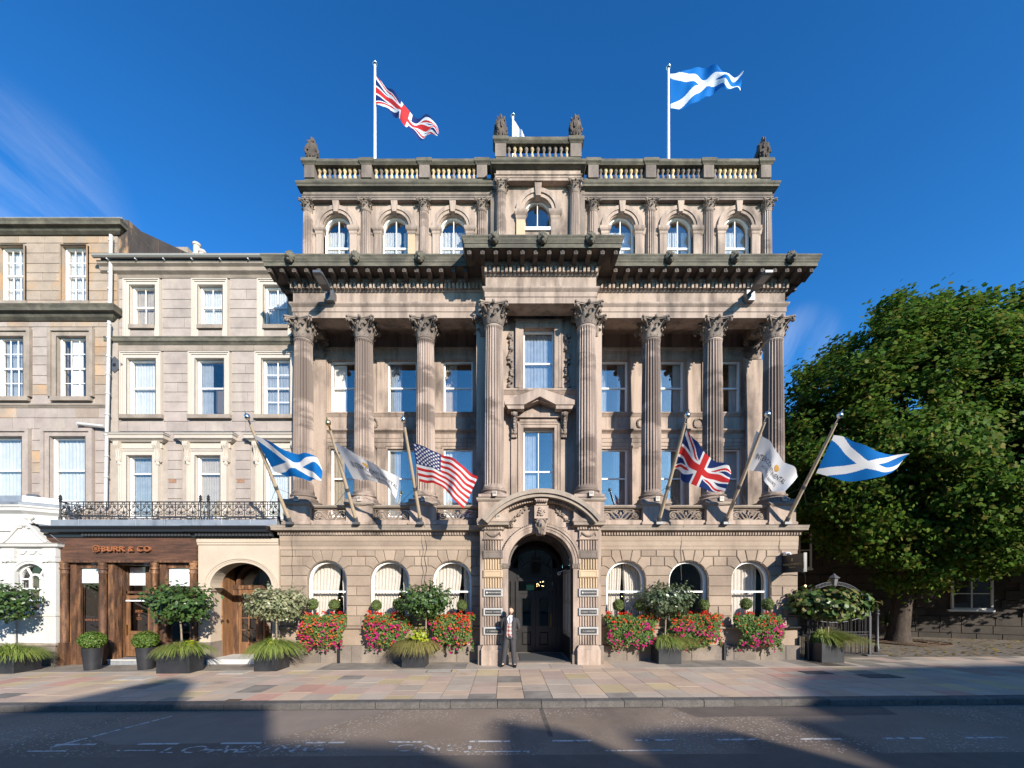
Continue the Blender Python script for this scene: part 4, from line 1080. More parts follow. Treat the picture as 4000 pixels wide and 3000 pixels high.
for s in (-1, 1):
    xa, xb = sorted((X0+s*1.19, X0+s*1.74))
    # outer slip of wall
    xo1, xo2 = sorted((X0+s*1.70, X0+s*1.865))
    MB().box(xo1, xo2, PB-.045, PB+.4, .6, 4.12).obj('portal_side_slip', M['stone'], hotel)
    for z0, z1, kind in ((.60,.913,'f'),(.913,1.157,'p2'),(1.157,1.503,'f'),(1.503,1.739,'p1'),(1.739,2.085,'f'),(2.085,2.336,'p0'),(2.336,2.675,'y'),(2.675,2.91,'by'),(2.91,3.256,'y'),(3.256,3.507,'b'),(3.507,3.83,'f')):
        if kind == 'f': fluted(xa, xb, z0, z1, M['stone'])
        elif kind == 'y': fluted(xa, xb, z0, z1, M['yellow_stone'])
        elif kind == 'by': blockp(xa, xb, z0, z1, M['yellow_stone'])
        elif kind == 'b': blockp(xa, xb, z0, z1, M['stone_grey'])
        else:
            i = int(kind[1]); b = blockp(xa, xb, z0, z1, M['plaque_frame'], False)
            pl = put('name_plaque', MB().box(xa+.04, xb-.03, YP_-.02, YP_+.01, z0+.05, z1-.05).raw('name_plaque', M['slate_sign']), b)
            put('lettering', txm[i], b, ((xa+xb)/2+(.02 if i == 0 else 0), YP_-.0225, (z0+z1)/2-.014), (pi/2,0,0), (.94 if i == 0 else 1,1,1))
            if i == 0: put('emblem', MB().blob((xa+.085, YP_-.022, (z0+z1)/2), (.022,.004,.03), 10, 8).raw('emblem', M['silver_letter'], True), b)
    # frieze block with swag, dentils, cornice
    MB().box(xa, xb, YP_+.03, PB+.02, 3.86, 4.13).obj('pilaster_frieze', M['stone'], hotel)
    sweep([(xa-.02, PB), (xa-.02, YP_+.02), (xb+.02, YP_+.02), (xb+.02, PB)], [(-.1,3.83),(.0,3.83),(.02,3.845),(.02,3.86),(-.1,3.862)]).obj('pilaster_necking', M['stone'], hotel)
    sg = MB(); xc = (xa+xb)/2
    for i in range(15):
        t = -1+2*i/14; sg.blob((xc+.2*t, YP_+.01, 4.05-.10*(1-t*t)), (.026,.03,.026+.012*(1-t*t)), 6, 4, amp=.5, sd=i)
    for e in (-1, 1): sg.tube([(xc+.2*e, YP_+.01, 4.06), (xc+.23*e, YP_+.01, 3.95)], .014, 5)
    sg.obj('pilaster_swag', M['carved'], hotel, smooth=60)
    dentils(xa-.02, xb+.02, YP_-.05, 4.15, 4.22, .08, .05, .1)
    sweep([(xa-.12, PB+.1), (xa-.02, YP_), (xb+.02, YP_), (xb+.12, PB+.1)] if False else [(xa-.05, PB+.35), (xa-.05, YP_), (xb+.05, YP_), (xb+.05, PB+.2)], [(-.15,4.13),(.0,4.13),(.02,4.15),(.02,4.23),(.10,4.25),(.15,4.27),(.15,4.32),(.17,4.37),(.17,4.40),(-.15,4.43)]).obj('pilaster_cornice', M['trim'], hotel)
    # base
    mb = MB(); mb.bbox(xa-.09, xb+.07, YP_-.11, PB+.06, -.15, .47, .015); mb.extr([(xa-.09,.47),(xb+.07,.47),(xb+.02,.60),(xa-.03,.60)], YP_-.06, PB+.05)
    mb.obj('pilaster_base', M['stone'], hotel)
    xb1, xb2 = sorted((X0+s*1.78, X0+s*1.93)); MB().box(xb1, xb2, PB-.10, PB+.5, -.15, .58).obj('portal_side_base', M['stone_grey'], hotel)
    # jamb shaft with small carved cap
    xj1, xj2 = sorted((X0+s*1.0, X0+s*1.19))
    MB().box(xj1, xj2, PB-.05, PB+.3, .3, 2.96).obj('arch_jamb', M['stone'], hotel)
    cj = MB(); cj.box(xj1-.02, xj2+.02, PB-.08, PB+.3, 2.96, 3.09)
    for i in range(14): cj.blob((R.uniform(xj1,xj2), PB-.085, R.uniform(2.98,3.07)), (.03,.02,.025), 5, 4, amp=.5, sd=i)
    cj.obj('jamb_capital', M['carved'], hotel); MB().box(xj1-.03, xj2+.02, PB-.09, PB+.3, -.15, .30).obj('jamb_base', M['stone_grey'], hotel)
    # pedestals of the centre columns, on either side of the curved pediment
    ped(X0+s*1.447, YCC-.38, .46)

# vaulted porch and the doors
YD = 14.45
vt = MB()
A = arc(X0, 3.10, .99, 0, 180, 24)
for i in range(24): vt.face([(A[i][0],PB+.5,A[i][1]),(A[i+1][0],PB+.5,A[i+1][1]),(A[i+1][0],YD,A[i+1][1]),(A[i][0],YD,A[i][1])])
vt.obj('porch_vault', M['black_door'], hotel, smooth=40)
M['taupe'] = plain('taupe_rib_paint', (.11,.09,.08), rough=.5)
rb = MB()
for yy in (12.95, 13.25, 13.6, 13.95): ring(X0, 3.10, .93, .985, 0, 180, 24, yy, yy+.09, rb)
for ang in (40, 65, 90, 115, 140):
    c_, s_ = cos(radians(ang)), sin(radians(ang)); d_ = Vector((c_, 0, s_)); t_ = Vector((-s_, 0, c_))
    q = [Vector((X0,0,3.10))+d_*.94+t_*e for e in (-.05,.05)]
    rb.face([q[0]+Vector((0,12.95,0)), q[1]+Vector((0,12.95,0)), q[1]+Vector((0,14.0,0)), q[0]+Vector((0,14.0,0))])
rb.obj('vault_rib', M['taupe'], hotel)
M['porch_wall'] = mat('cream_porch_panelling', (.55,.47,.36), (.50,.42,.32), rough=.5, scale=2)
for s in (-1, 1):
    xw = X0+s*1.0
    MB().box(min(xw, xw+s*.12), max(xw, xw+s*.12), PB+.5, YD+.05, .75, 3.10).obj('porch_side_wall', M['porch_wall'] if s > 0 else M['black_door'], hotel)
    MB().box(min(xw-s*.02, xw+s*.12), max(xw-s*.02, xw+s*.12), PB+.5, YD+.05, -.1, .75).obj('porch_dado', M['black_door'], hotel)
    sweep([(xw-s*.0, PB+.52), (xw, YD)] if s < 0 else [(xw, YD), (xw, PB+.52)], [(-.05,2.96),(.0,2.96),(.05,3.02),(.06,3.08),(-.05,3.09)]).obj('porch_impost', M['black_door'], hotel)
    if s > 0:
        for (za, zb) in ((.9,1.85),(1.95,2.85)):
            for (ya, yb) in ((12.98,13.6),(13.7,14.3)):
                mb = MB()
                for (a, b, c, d) in ((ya,yb,za,za+.03),(ya,yb,zb-.03,zb),(ya,ya+.03,za+.03,zb-.03),(yb-.03,yb,za+.03,zb-.03)): mb.box(xw-.018, xw+.01, a, b, c, d)
                mb.obj('panel_moulding', M['porch_wall'], hotel)
# porch floor and step
MB().box(X0-1.02, X0+1.02, PB-.02, YD+.4, -.2, .055).obj('porch_floor', M['plinth'], hotel)
mt = thing('door_mat', 'large dark grey mat lying in the hotel entrance', 'mat', (X0+.1, 13.1, .06))
MB().box(X0-.62, X0+.86, 12.55, 14.1, .0555, .07).obj('mat_pile', mat('mat_fibre', (.06,.06,.062), (.08,.08,.08), scale=40, rough=.95), mt)
# door screen
ds = MB()
ds.box(X0-1.0, X0-.62, YD, YD+.1, .05, 3.1); ds.box(X0+.62, X0+1.0, YD, YD+.1, .05, 3.1); ds.box(X0-.62, X0+.62, YD-.03, YD+.1, 2.62, 2.74); ds.box(X0-.62, X0+.62, YD-.02, YD+.1, 2.18, 2.27)
ring(X0, 2.74, .58, .66, 0, 180, 20, YD-.03, YD+.1, ds); ring(X0, 2.90, .86, .99, 0, 180, 20, YD-.01, YD+.1, ds)
for ang in (48, 90, 132):
    c_, s_ = cos(radians(ang)), sin(radians(ang)); ds.tube([(X0+.62*c_, YD+.03, 2.74+.62*s_), (X0+.95*c_, YD+.03, 2.95+.9*s_)], .035, 4)
for xx in (-.66, -.84): ds.box(X0+xx-.05, X0+xx+.05, YD-.06, YD+.02, .05, 2.62); ds.box(X0-xx-.05, X0-xx+.05, YD-.06, YD+.02, .05, 2.62)
scrn = ds.obj('door_screen', M['black_door'], hotel)
put('pane', MB().box(X0-.62, X0+.62, YD+.04, YD+.046, 2.74, 3.85).raw('pane', M['glass_dk']), scrn)
put('pane', MB().box(X0-.62, X0+.62, YD+.04, YD+.046, 2.27, 2.62).raw('pane', M['glass_dk']), scrn)
room(scrn, X0-1.0, X0+1.0, YD+.12, .05, 4.1, 2.4)
for i in range(10):
    a = i*2.4; put('chandelier_bulb', MB().blob((X0+.28+.13*cos(a), YD+1.2, 2.45+.09*(i%3)+.02*sin(a)), .012, 6, 4).raw('chandelier_bulb', M['bulb']), scrn)
put('exit_sign', MB().box(X0-.28, X0+.02, YD+.8, YD+.82, 2.3, 2.5).raw('exit_sign', emit('green_exit_sign', (.04,.16,.10), .15)), scrn)
for s in (-1, 1):
    dx0, dx1 = (X0-.62, X0-.005) if s < 0 else (X0+.005, X0+.62)
    d = MB(); d.box(dx0, dx0+.13, YD, YD+.06, .06, 2.18); d.box(dx1-.13, dx1, YD, YD+.06, .06, 2.18)
    for (za, zb) in ((.06,.30),(.80,.98),(2.02,2.18)): d.box(dx0+.13, dx1-.13, YD, YD+.06, za, zb)
    d.bbox(dx0+.16, dx1-.16, YD+.01, YD+.05, .33, .77, .02)
    for (za, zb) in ((.30,.80),(.98,2.02)):
        d.box(dx0+.13, dx0+.15, YD-.015, YD+.04, za, zb); d.box(dx1-.15, dx1-.13, YD-.015, YD+.04, za, zb); d.box(dx0+.15, dx1-.15, YD-.015, YD+.04, za, za+.02); d.box(dx0+.15, dx1-.15, YD-.015, YD+.04, zb-.02, zb)
    dd = d.obj('entrance_door', M['black_door'], hotel)
    put('pane', MB().box(dx0+.13, dx1-.13, YD+.03, YD+.035, .98, 2.02).raw('pane', M['glass_dk']), dd)
    hx = dx1-.065 if s > 0 else dx1-.065
    if s > 0: put('door_handle', MB().tube([(dx1-.06, YD-.01, .95), (dx1-.06, YD-.06, .98), (dx1-.06, YD-.06, 1.42), (dx1-.06, YD-.01, 1.45)], .014, 6).raw('door_handle', M['brass']), dd)

# ---- attic storey
YA = 13.42; AH = 7.62; YAW = 13.57
acap = capital_mesh('attic_capital', .155, .31, .245, M['carved'])
ash = shaft_mesh('attic_column_shaft', .175, .155, 15.10-12.95, M['column'], 16)
ash2 = shaft_mesh('attic_centre_column_shaft', .175, .155, 15.47-12.95, M['column'], 16)
abase = base_mesh('attic_column_base', .175, M['column'])
def acol(x, y, tall=False):
    s_ = put('attic_column_shaft', ash2 if tall else ash, hotel, (x, y, 12.95)); put('attic_capital', acap, s_, (x, y, 15.47 if tall else 15.10)); put('attic_column_base', abase, s_, (x, y, 12.66), (0,0,0), (1,1,.93))
ACX = (1.88, 3.84, 5.81, 7.78)
for s in (-1, 1):
    for c in ACX: acol(X0+s*c, YA+.15)
    xa, xb = sorted((X0+s*1.45, X0+s*7.95))
    AW = ((2.86,.45),(4.83,.45),(6.80,.45))
    arch_wall(xa, xb, 12.6, 15.6, [(X0+s*c, r, 14.60, 12.95, None) for c, r in AW], YAW, YAW+.35, M['stone'], 'attic_wall', hotel)
    for k, (c, r) in enumerate(AW):
        cx = X0+s*c
        w_ = arched_sash(hotel, cx, r, 14.60, 12.95, YAW+.16, 14.02, fw=.05, bars=True, nv=1, glass=M['glass_up'])
        room(w_, cx-r-.05, cx+r+.05, YAW+.36, 12.9, 15.2, .8, M['pale_int'])
        put('curtain', curtain_mesh(cx-r, cx+r*(.25 if k != 0 else 1), 12.95, 14.75, YAW+.36, .02, 7, M['net']), w_)
        put('curtain', curtain_mesh(cx+r*.45, cx+r, 12.95, 14.75, YAW+.36, .02, 4, M['net']), w_)
        # moulded arch, keystone, imposts and jambs
        am = MB(); ring(cx, 14.60, r+.02, r+.12, 0, 180, 24, YAW-.06, YAW+.1, am); ring(cx, 14.60, r+.118, r+.25, 0, 180, 24, YAW-.09, YAW+.1, am)
        am.obj('window_archivolt', M['stone'], hotel)
        MB().extr([(cx-.07,14.60+r-.01),(cx+.07,14.60+r-.01),(cx+.11,14.60+r+.36),(cx-.11,14.60+r+.36)], YAW-.14, YAW+.05).obj('window_keystone', M['stone'], hotel)
        for e in (-1, 1):
            x1_, x2_ = sorted((cx+e*r, cx+e*(r+.24)))
            MB().box(x1_+.0, x2_, YAW-.07, YAW+.1, 12.66, 14.35).obj('window_jamb', M['yellow_stone'] if (s < 0 and k == 1 and e > 0) else M['stone'], hotel)
            sweep([(x1_-.0, YAW+.05),(x1_, YAW-.07),(x2_, YAW-.07),(x2_, YAW+.05)], [(-.1,14.32),(.0,14.32),(.02,14.36),(.02,14.42),(.055,14.46),(.07,14.50),(.07,14.58),(-.1,14.59)]).obj('window_impost', M['stone'], hotel)
            x3, x4 = sorted((cx+e*(r+.24), cx+e*(r+.40)))
            sweep([(x3, YAW),(x4, YAW)], [(-.1,14.34),(.0,14.34),(.03,14.38),(.04,14.48),(.06,14.55),(-.1,14.56)]).obj('impost_string', M['stone'], hotel)
    # entablature, roof balustrade
    pth = [(X0-AH-.28, 17), (X0-AH-.28, YA), (X0-1.50, YA)] if s < 0 else [(X0+1.50, YA), (X0+AH+.28, YA), (X0+AH+.28, 17)]
    sweep(pth, [(-.5,15.41),(0,15.41),(0,15.48),(.015,15.485),(.015,15.53),(.04,15.55),(.04,15.56),(-.01,15.565),(-.01,15.70),(-.5,15.70)]).obj('attic_entablature', M['stone_grey'], hotel)
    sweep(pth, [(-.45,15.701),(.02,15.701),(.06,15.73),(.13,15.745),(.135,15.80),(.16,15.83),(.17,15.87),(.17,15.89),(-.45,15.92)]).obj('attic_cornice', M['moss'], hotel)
    MB().box(xa+.05, xb-.05, YAW, YAW+.3, 15.4, 15.9).obj('attic_upper_wall', M['stone'], hotel)
    YR = YA-.02
    xe = X0+s*(AH+.22); xi = X0+s*1.56
    MB().box(min(xe,xi), max(xe,xi), YR+.02, YR+.30, 15.90, 16.13).obj('balustrade_plinth', M['moss'], hotel)
    sweep([(min(xe,xi)-.02, YR), (max(xe,xi)+.02, YR)], [(-.32,16.56),(.0,16.56),(.02,16.59),(.05,16.63),(.05,16.69),(.03,16.74),(-.32,16.745)]).obj('balustrade_rail', M['moss'], hotel)
    for k, c in enumerate((1.87, 3.80, 5.74, 7.66)):
        px = X0+s*c
        MB().box(px-.17, px+.17, YR-.015, YR+.32, 16.13, 16.56).obj('balustrade_pier', M['stone_grey'], hotel)
        sweep([(px-.2, YR+.3),(px-.2, YR-.02),(px+.2, YR-.02),(px+.2, YR+.3)], [(-.2,16.555),(.0,16.555),(.02,16.59),(.06,16.63),(.06,16.70),(.04,16.755),(-.2,16.76)]).obj('pier_cap', M['moss'], hotel)
bal_prof = [(.062,0),(.062,.05),(.045,.06),(.04,.075),(.062,.12),(.066,.16),(.055,.20),(.035,.25),(.032,.28),(.045,.30),(.04,.31),(.055,.33),(.068,.36),(.068,.43)]
bal_me = [MB().lathe(bal_prof, seg=10).mesh('baluster', M[q], smooth=45) for q in ('cream_stone','dark_baluster')]
rq = random.Random(12)
for s in (-1, 1):
    for (a, b) in ((1.87,3.80),(3.80,5.74),(5.74,7.66)):
        for i in range(9):
            c = a+.17+.02+(b-a-.38)*(i+.5)/9
            dk = rq.random() < (.08 if s < 0 else (.7 if a > 3.7 and a < 5 else .25))
            put('baluster', bal_me[1 if dk else 0], hotel, (X0+s*c, YA+.14, 16.13), (0,0,0), (1,1,1))
# ---- attic centre
YK = 13.15; KH = 1.40; YKW = 13.36
for s in (-1, 1):
    acol(X0+s*1.222, YK+.15, True)
    x1_, x2_ = sorted((X0+s*1.40, X0+s*1.58)); MB().box(x1_, x2_, YK+.25, 13.9, 12.6, 15.75).obj('attic_centre_pier', M['stone_grey'], hotel)
arch_wall(X0-1.42, X0+1.42, 12.6, 15.9, [(X0, .46, 14.93, 14.40, None)], YKW, YKW+.35, M['stone'], 'attic_centre_wall', hotel)
w_ = arched_sash(hotel, X0, .46, 14.93, 14.40, YKW+.15, 14.50, fw=.05, bars=True, glass=M['glass_up'])
room(w_, X0-.5, X0+.5, YKW+.36, 14.3, 15.5, .8, M['pale_int'])
MB().box(X0-.5, X0+.5, YKW-.06, YKW+.1, 14.30, 14.40).obj('window_sill', M['white_paint'], hotel)
am = MB(); ring(X0, 14.93, .47, .59, 0, 180, 24, YKW-.07, YKW+.1, am); ring(X0, 14.93, .588, .73, 0, 180, 24, YKW-.11, YKW+.1, am); am.obj('window_archivolt', M['stone'], hotel)
MB().extr([(X0-.08,15.34),(X0+.08,15.34),(X0+.12,15.78),(X0-.12,15.78)], YKW-.17, YKW+.05).obj('window_keystone', M['stone'], hotel)
for e in (-1, 1):
    x1_, x2_ = sorted((X0+e*.43, X0+e*.72))
    MB().box(x1_, x2_, YKW-.08, YKW+.1, 12.66, 14.68).obj('window_jamb', M['yellow_stone'] if e < 0 else M['stone'], hotel)
    sweep([(x1_, YKW+.05),(x1_, YKW-.08),(x2_, YKW-.08),(x2_, YKW+.05)], [(-.1,14.62),(.0,14.62),(.02,14.68),(.02,14.74),(.06,14.80),(.08,14.84),(.08,14.91),(-.1,14.92)]).obj('window_impost', M['stone'], hotel)
KP = [(X0-KH, 14.4), (X0-KH, YK), (X0+KH, YK), (X0+KH, 14.4)]
sweep(KP, [(-.4,15.78),(0,15.78),(0,15.86),(.015,15.865),(.015,15.92),(.045,15.94),(.045,15.96),(-.01,15.965),(-.01,16.14),(-.4,16.14)]).obj('attic_centre_entablature', M['stone'], hotel)
sweep(KP, [(-.4,16.141),(.02,16.141),(.07,16.17),(.14,16.185),(.145,16.23),(.17,16.26),(.18,16.29),(.18,16.31),(-.4,16.33)]).obj('attic_centre_cornice', M['moss'], hotel)
MB().box(X0-KH, X0+KH, YK, YK+.3, 16.33, 16.56).obj('balustrade_plinth', M['moss'], hotel)
sweep([(X0-KH, YK), (X0+KH, YK)], [(-.3,17.0),(.0,17.0),(.03,17.04),(.05,17.07),(.05,17.13),(.03,17.19),(-.3,17.195)]).obj('balustrade_rail', M['moss'], hotel)
for s in (-1, 1):
    px = X0+s*1.24
    MB().box(px-.18, px+.18, YK-.015, YK+.32, 16.56, 17.0).obj('balustrade_pier', M['stone_grey'], hotel)
    sweep([(px-.2, YK+.3),(px-.2, YK-.02),(px+.2, YK-.02),(px+.2, YK+.3)], [(-.2,16.995),(.0,16.995),(.02,17.03),(.06,17.07),(.06,17.14),(.04,17.20),(-.2,17.21)]).obj('pier_cap', M['moss'], hotel)
    # balustrade returning back along the raised centre
    MB().box(X0+s*1.33-.1, X0+s*1.33+.1, YK+.3, YK+2.0, 16.3, 17.15).obj('balustrade_return', M['stone_grey'], hotel)
for i in range(11):
    put('baluster', bal_me[1 if i in (0,3,5,6,7,8,9) else 0], hotel, (X0-1.06+2.12*(i+.5)/11, YK+.14, 16.56), (0,0,0), (.95,.95,1.02))
MB().box(X0-1.5, X0+1.5, YK+.3, 20, 15.8, 16.3).obj('attic_centre_roof', M['lead'], hotel)
MB().box(X0-AH, X0+AH, YA+.3, 22, 15.6, 15.88).obj('attic_roof', M['lead'], hotel)
MB().box(X0-AH-.05, X0+AH+.05, YAW+1.2, 22, 12.6, 15.6).obj('attic_core', M['stone_grey'], hotel)
for s in (-1,1):
    xo = X0+s*7.95; MB().box(min(xo,xo-s*.25), max(xo,xo-s*.25), YA+.1+.35, 22, 12.6, 15.6).obj('attic_side_wall', M['stone_grey'], hotel)
# finials: carved draped urns under leafy canopies
ur = MB()
ur.lathe([(.13,0),(.15,.03),(.15,.06),(.09,.08),(.08,.12),(.15,.22),(.17,.34),(.15,.42),(.12,.48)], seg=8)
ur.lathe([(.17,.03),(.22,.12),(.275,.24),(.285,.38),(.25,.50),(.18,.59),(.12,.65),(.13,.69),(.06,.74),(.065,.79),(.03,.85),(.0,.88)], seg=14, jit=lambda a, z: 1+.16*sin(a*5+z*9)+.10*sin(a*9-z*20))
for i in range(70):
    a = R.random()*2*pi; t = R.random(); z = .10+.58*t; rad = (.20+.09*min(1,t*3))-.18*max(0,t-.35)
    ur.blob((rad*cos(a), rad*sin(a), z), (.045,.045,.06), 5, 4, amp=.6, sd=i)
urn_me = ur.mesh('roof_finial', M['soot_shade'], smooth=50)
for (x, y, z) in ((X0-7.66, YA+.15, 16.76), (X0+7.66, YA+.15, 16.76), (X0-1.24, YK+.15, 17.21), (X0+1.24, YK+.15, 17.21)):
    put('roof_finial', urn_me, hotel, (x, y, z), (0,0,R.random()*3), (.74,.74,1.08))
# ================================================================ LEFT NEIGHBOURS
Y2 = 13.8
def ashlar(parent, x0, x1, z0, z1, y, holes, m, ch=(.30,.36), ln=(.5,1.0), seed=1, gap=.006, back=None, d=.03):
    """coursed stones, each its own piece, in front of a backing wall; holes (xa, xb, za, zb)"""
    rq = random.Random(seed); z = z0
    while z < z1-.02:
        h = min(rq.uniform(*ch), z1-z)
        if z1-z-h < .14: h = z1-z
        segs = [(x0, x1)]
        for (a, b, c, e) in holes:
            if c < z+h-.02 and e > z+.02:
                ns = []
                for (p, q) in segs:
                    if b <= p or a >= q: ns.append((p, q)); continue
                    if a-p > .03: ns.append((p, a))
                    if q-b > .03: ns.append((b, q))
                segs = ns
        for (p, q) in segs:
            x = p
            while x < q-.01:
                l_ = min(rq.uniform(*ln), q-x)
                if q-x-l_ < .22: l_ = q-x
                mm = m if not callable(m) else m(rq, x+l_/2, z+h/2)
                MB().bbox(x+gap, x+l_-gap, y, y+d, z+gap, z+h-gap, .006).obj('ashlar_stone', mm, parent); x += l_
        z += h

# ---------- cream-surround terrace building between the hotel and the corner house
terr = thing('terraced_building', 'pinkish stone terraced building with cream painted window surrounds beside the hotel columns', 'building', (-10, Y2, 0))
bx0, bx1 = PX(233, Y2), PX(640, Y2)
rows = []   # (x0,x1,z0,z1) openings in view px
op = []
def O(px0, px1, py0, py1): return (PX(px0, Y2), PX(px1, Y2), PZ(py1, Y2), PZ(py0, Y2))
top = [O(283,336,618,704), O(430,482,618,704), O(571,623,618,704)]
mid = [O(277,338,776,897), O(424,485,776,897), O(567,627,776,897)]
bot = [O(277,330,985,1120), O(424,477,985,1120), O(572,625,985,1120)]
holes = top+mid+bot
sur = [(a-.22,b+.22,c-.42,e+.22) for (a,b,c,e) in top] + [(a-.24,b+.24,c-.10,e+.22) for (a,b,c,e) in mid] + [(a-.50,b+.50,c,e+.72) for (a,b,c,e) in bot]
zt = PZ(600, Y2)
wall2 = flat_hole_wall(bx0, bx1, 4.3, zt+.5, holes, Y2+.03, Y2+.35, M['mortar'], 'terrace_wall', terr)
zb1, zb2 = PZ(759, Y2), PZ(730, Y2)
ashlar(wall2, bx0, bx1, 4.5, zb1, Y2, sur, M['rubble'], seed=3, ch=(.30,.35), ln=(.45,.95))
ashlar(wall2, bx0, bx1, zb2, zt, Y2, sur, M['rubble'], seed=5, ch=(.30,.37), ln=(.5,1.1))
ashlar(wall2, bx0, bx1, zb1, PZ(746,Y2), Y2-.02, [], M['trim'], ch=(.3,.4), ln=(1.2,2.0), seed=8, d=.05)
sweep([(bx0-.05, Y2), (bx1, Y2)], [(-.05,PZ(746,Y2)),(.02,PZ(746,Y2)),(.06,PZ(742,Y2)),(.10,PZ(740,Y2)),(.10,PZ(734,Y2)),(.12,PZ(732,Y2)),(.12,PZ(730.5,Y2)),(-.05,PZ(730,Y2))]).obj('string_course', M['moss'], terr)
sweep([(bx0-.12, Y2), (bx1, Y2)], [(-.1,zt-.02),(.02,zt-.02),(.06,zt+.06),(.16,zt+.13),(.18,zt+.24),(.26,zt+.30),(.28,zt+.38),(-.1,zt+.42)]).obj('eaves_cornice', M['trim'], terr)
gut = MB(); gy = Y2-.36; gzv = zt+.46
gut.tube([(bx0-.15, gy, gzv), (bx1, gy, gzv)], .07, 8); gut.obj('gutter', mat('grey_gutter', (.24,.235,.21), rough=.6), terr)
for i in range(7): MB().box(bx0+.3+i*.95, bx0+.33+i*.95, gy-.01, Y2-.2, gzv-.1, gzv-.06).obj('gutter_bracket', M['white_metal'], terr)
MB().extr([(bx0,zt+.42),(bx1+3,zt+.42),(bx1+3,zt+.5),(bx0,zt+.5)], Y2-.25, Y2+6).obj('roof', mat('red_brown_roof', (.20,.10,.08), (.15,.08,.06), scale=5), terr)
def cream_surround(x0, x1, z0, z1, wd, sill, foot):
    mb = MB()
    for q, (a, b, d) in enumerate(((0,.6,-.05),(.6,.85,-.075),(.85,1,-.10))):
        i0, i1 = wd*a, wd*b
        mb.box(x0-i1, x0-i0, Y2+d, Y2+.05, z0-foot, z1+i0); mb.box(x1+i0, x1+i1, Y2+d, Y2+.05, z0-foot, z1+i0); mb.box(x0-i1, x1+i1, Y2+d, Y2+.05, z1+i0, z1+i1)
    # painted reveals
    mb.box(x0-.02, x0+.003, Y2-.05, Y2+.30, z0, z1+.003); mb.box(x1-.003, x1+.02, Y2-.05, Y2+.30, z0, z1+.003); mb.box(x0-.02, x1+.02, Y2-.05, Y2+.30, z1-.003, z1+.02)
    mb.obj('cream_window_surround', M['cream_paint'], terr)
    if sill: MB().box(x0-(.02 if foot else .26), x1+(.02 if foot else .26), Y2-.10, Y2+.25, z0-.13, z0).obj('window_sill', M['trim'], terr)
    if foot: MB().box(x0, x1, Y2-.02, Y2+.04, z0-foot, z0-.131).obj('sill_apron', M['rubble'], terr)
for (a,b,c,e) in top: cream_surround(a,b,c,e,.2,True,.42)
for (a,b,c,e) in mid: cream_surround(a,b,c,e,.22,True,0)
for (a,b,c,e) in bot: cream_surround(a,b,c,e,.26,False,0)
for i, (a,b,c,e) in enumerate(top): sash(terr, a+.02, b-.02, c, e, Y2+.11, nx=2, curtain='full', glass=M['glass'])
for i, (a,b,c,e) in enumerate(mid): sash(terr, a+.02, b-.02, c, e, Y2+.11, nx=2 if i == 2 else 1, nz=2 if i == 2 else 1, curtain=('full','left','full')[i], glass=M['glass'])
for i, (a,b,c,e) in enumerate(bot): sash(terr, a+.02, b-.02, c, e, Y2+.11, zr=PZ(1022,Y2), nx=1, curtain='full', glass=M['glass'])
for i, (a,b,c,e) in enumerate(bot):
    xc = (a+b)/2; z1 = PZ(956, Y2)
    MB().box(xc-.78, xc+.78, Y2-.06, Y2+.04, e+.26, z1).obj('hood_frieze', M['cream_paint'], terr)
    sweep([(xc-.86, Y2+.02), (xc-.86, Y2-.12), (xc+.86, Y2-.12), (xc+.86, Y2+.02)], [(-.2,z1-.02),(.0,z1-.02),(.05,z1+.03),(.12,z1+.07),(.13,z1+.16),(.17,z1+.20),(.17,z1+.23),(-.2,z1+.26)]).obj('hood_cornice', M['cream_paint'], terr)
    sweep([(xc-.86, Y2+.02), (xc-.86, Y2-.12), (xc+.86, Y2-.12), (xc+.86, Y2+.02)], [(-.2,z1+.262),(.18,z1+.235),(.185,z1+.25),(-.2,z1+.285)]).obj('hood_flashing', M['lead'], terr)
    for q in (-1, 1):
        bk = MB(); xx = xc+q*.66; zc = z1-.05
        pr = [(.02,.03),(-.20,.03),(-.23,-.04),(-.21,-.12),(-.15,-.20),(-.11,-.34),(-.10,-.46),(-.13,-.54),(-.11,-.62),(-.05,-.66),(.02,-.60)]
        for e2 in (-.085,.085): bk.v += [(xx+e2, Y2+p[0], zc+p[1]) for p in pr]
        k = len(pr)
        for j in range(k): bk.f.append((j, (j+1)%k, k+(j+1)%k, k+j)); bk.m.append(0)
        bk.f += [tuple(range(k)), tuple(range(2*k-1, k-1, -1))]; bk.m += [0,0]
        bk.tube([(xx-.04, Y2-.235, zc+.02), (xx-.04, Y2-.22, zc-.1), (xx-.04, Y2-.14, zc-.26), (xx-.04, Y2-.12, zc-.5)], .02, 5); bk.tube([(xx+.04, Y2-.235, zc+.02), (xx+.04, Y2-.22, zc-.1), (xx+.04, Y2-.14, zc-.26), (xx+.04, Y2-.12, zc-.5)], .02, 5)
        bk.blob((xx, Y2-.08, zc-.70), (.06,.05,.07), 6, 5, amp=.4)
        bk.obj('scroll_bracket', M['cream_paint'], terr)
for px in (373, 520): 
    MB().box(PX(px-8,Y2), PX(px+8,Y2), Y2-.01, Y2+.02, PZ(1043,Y2), PZ(1035,Y2)).obj('air_vent', mat('terracotta_vent', (.36,.2,.12), (.2,.12,.08), scale=40), terr)
MB().box(bx0, bx1+1, Y2+1.4, 22, -.2, zt+.4).obj('building_core', M['mortar'], terr)
MB().box(bx0-.02, bx0+.35, Y2+.06, 22, 4.2, zt+.4).obj('party_wall', M['mortar'], terr)

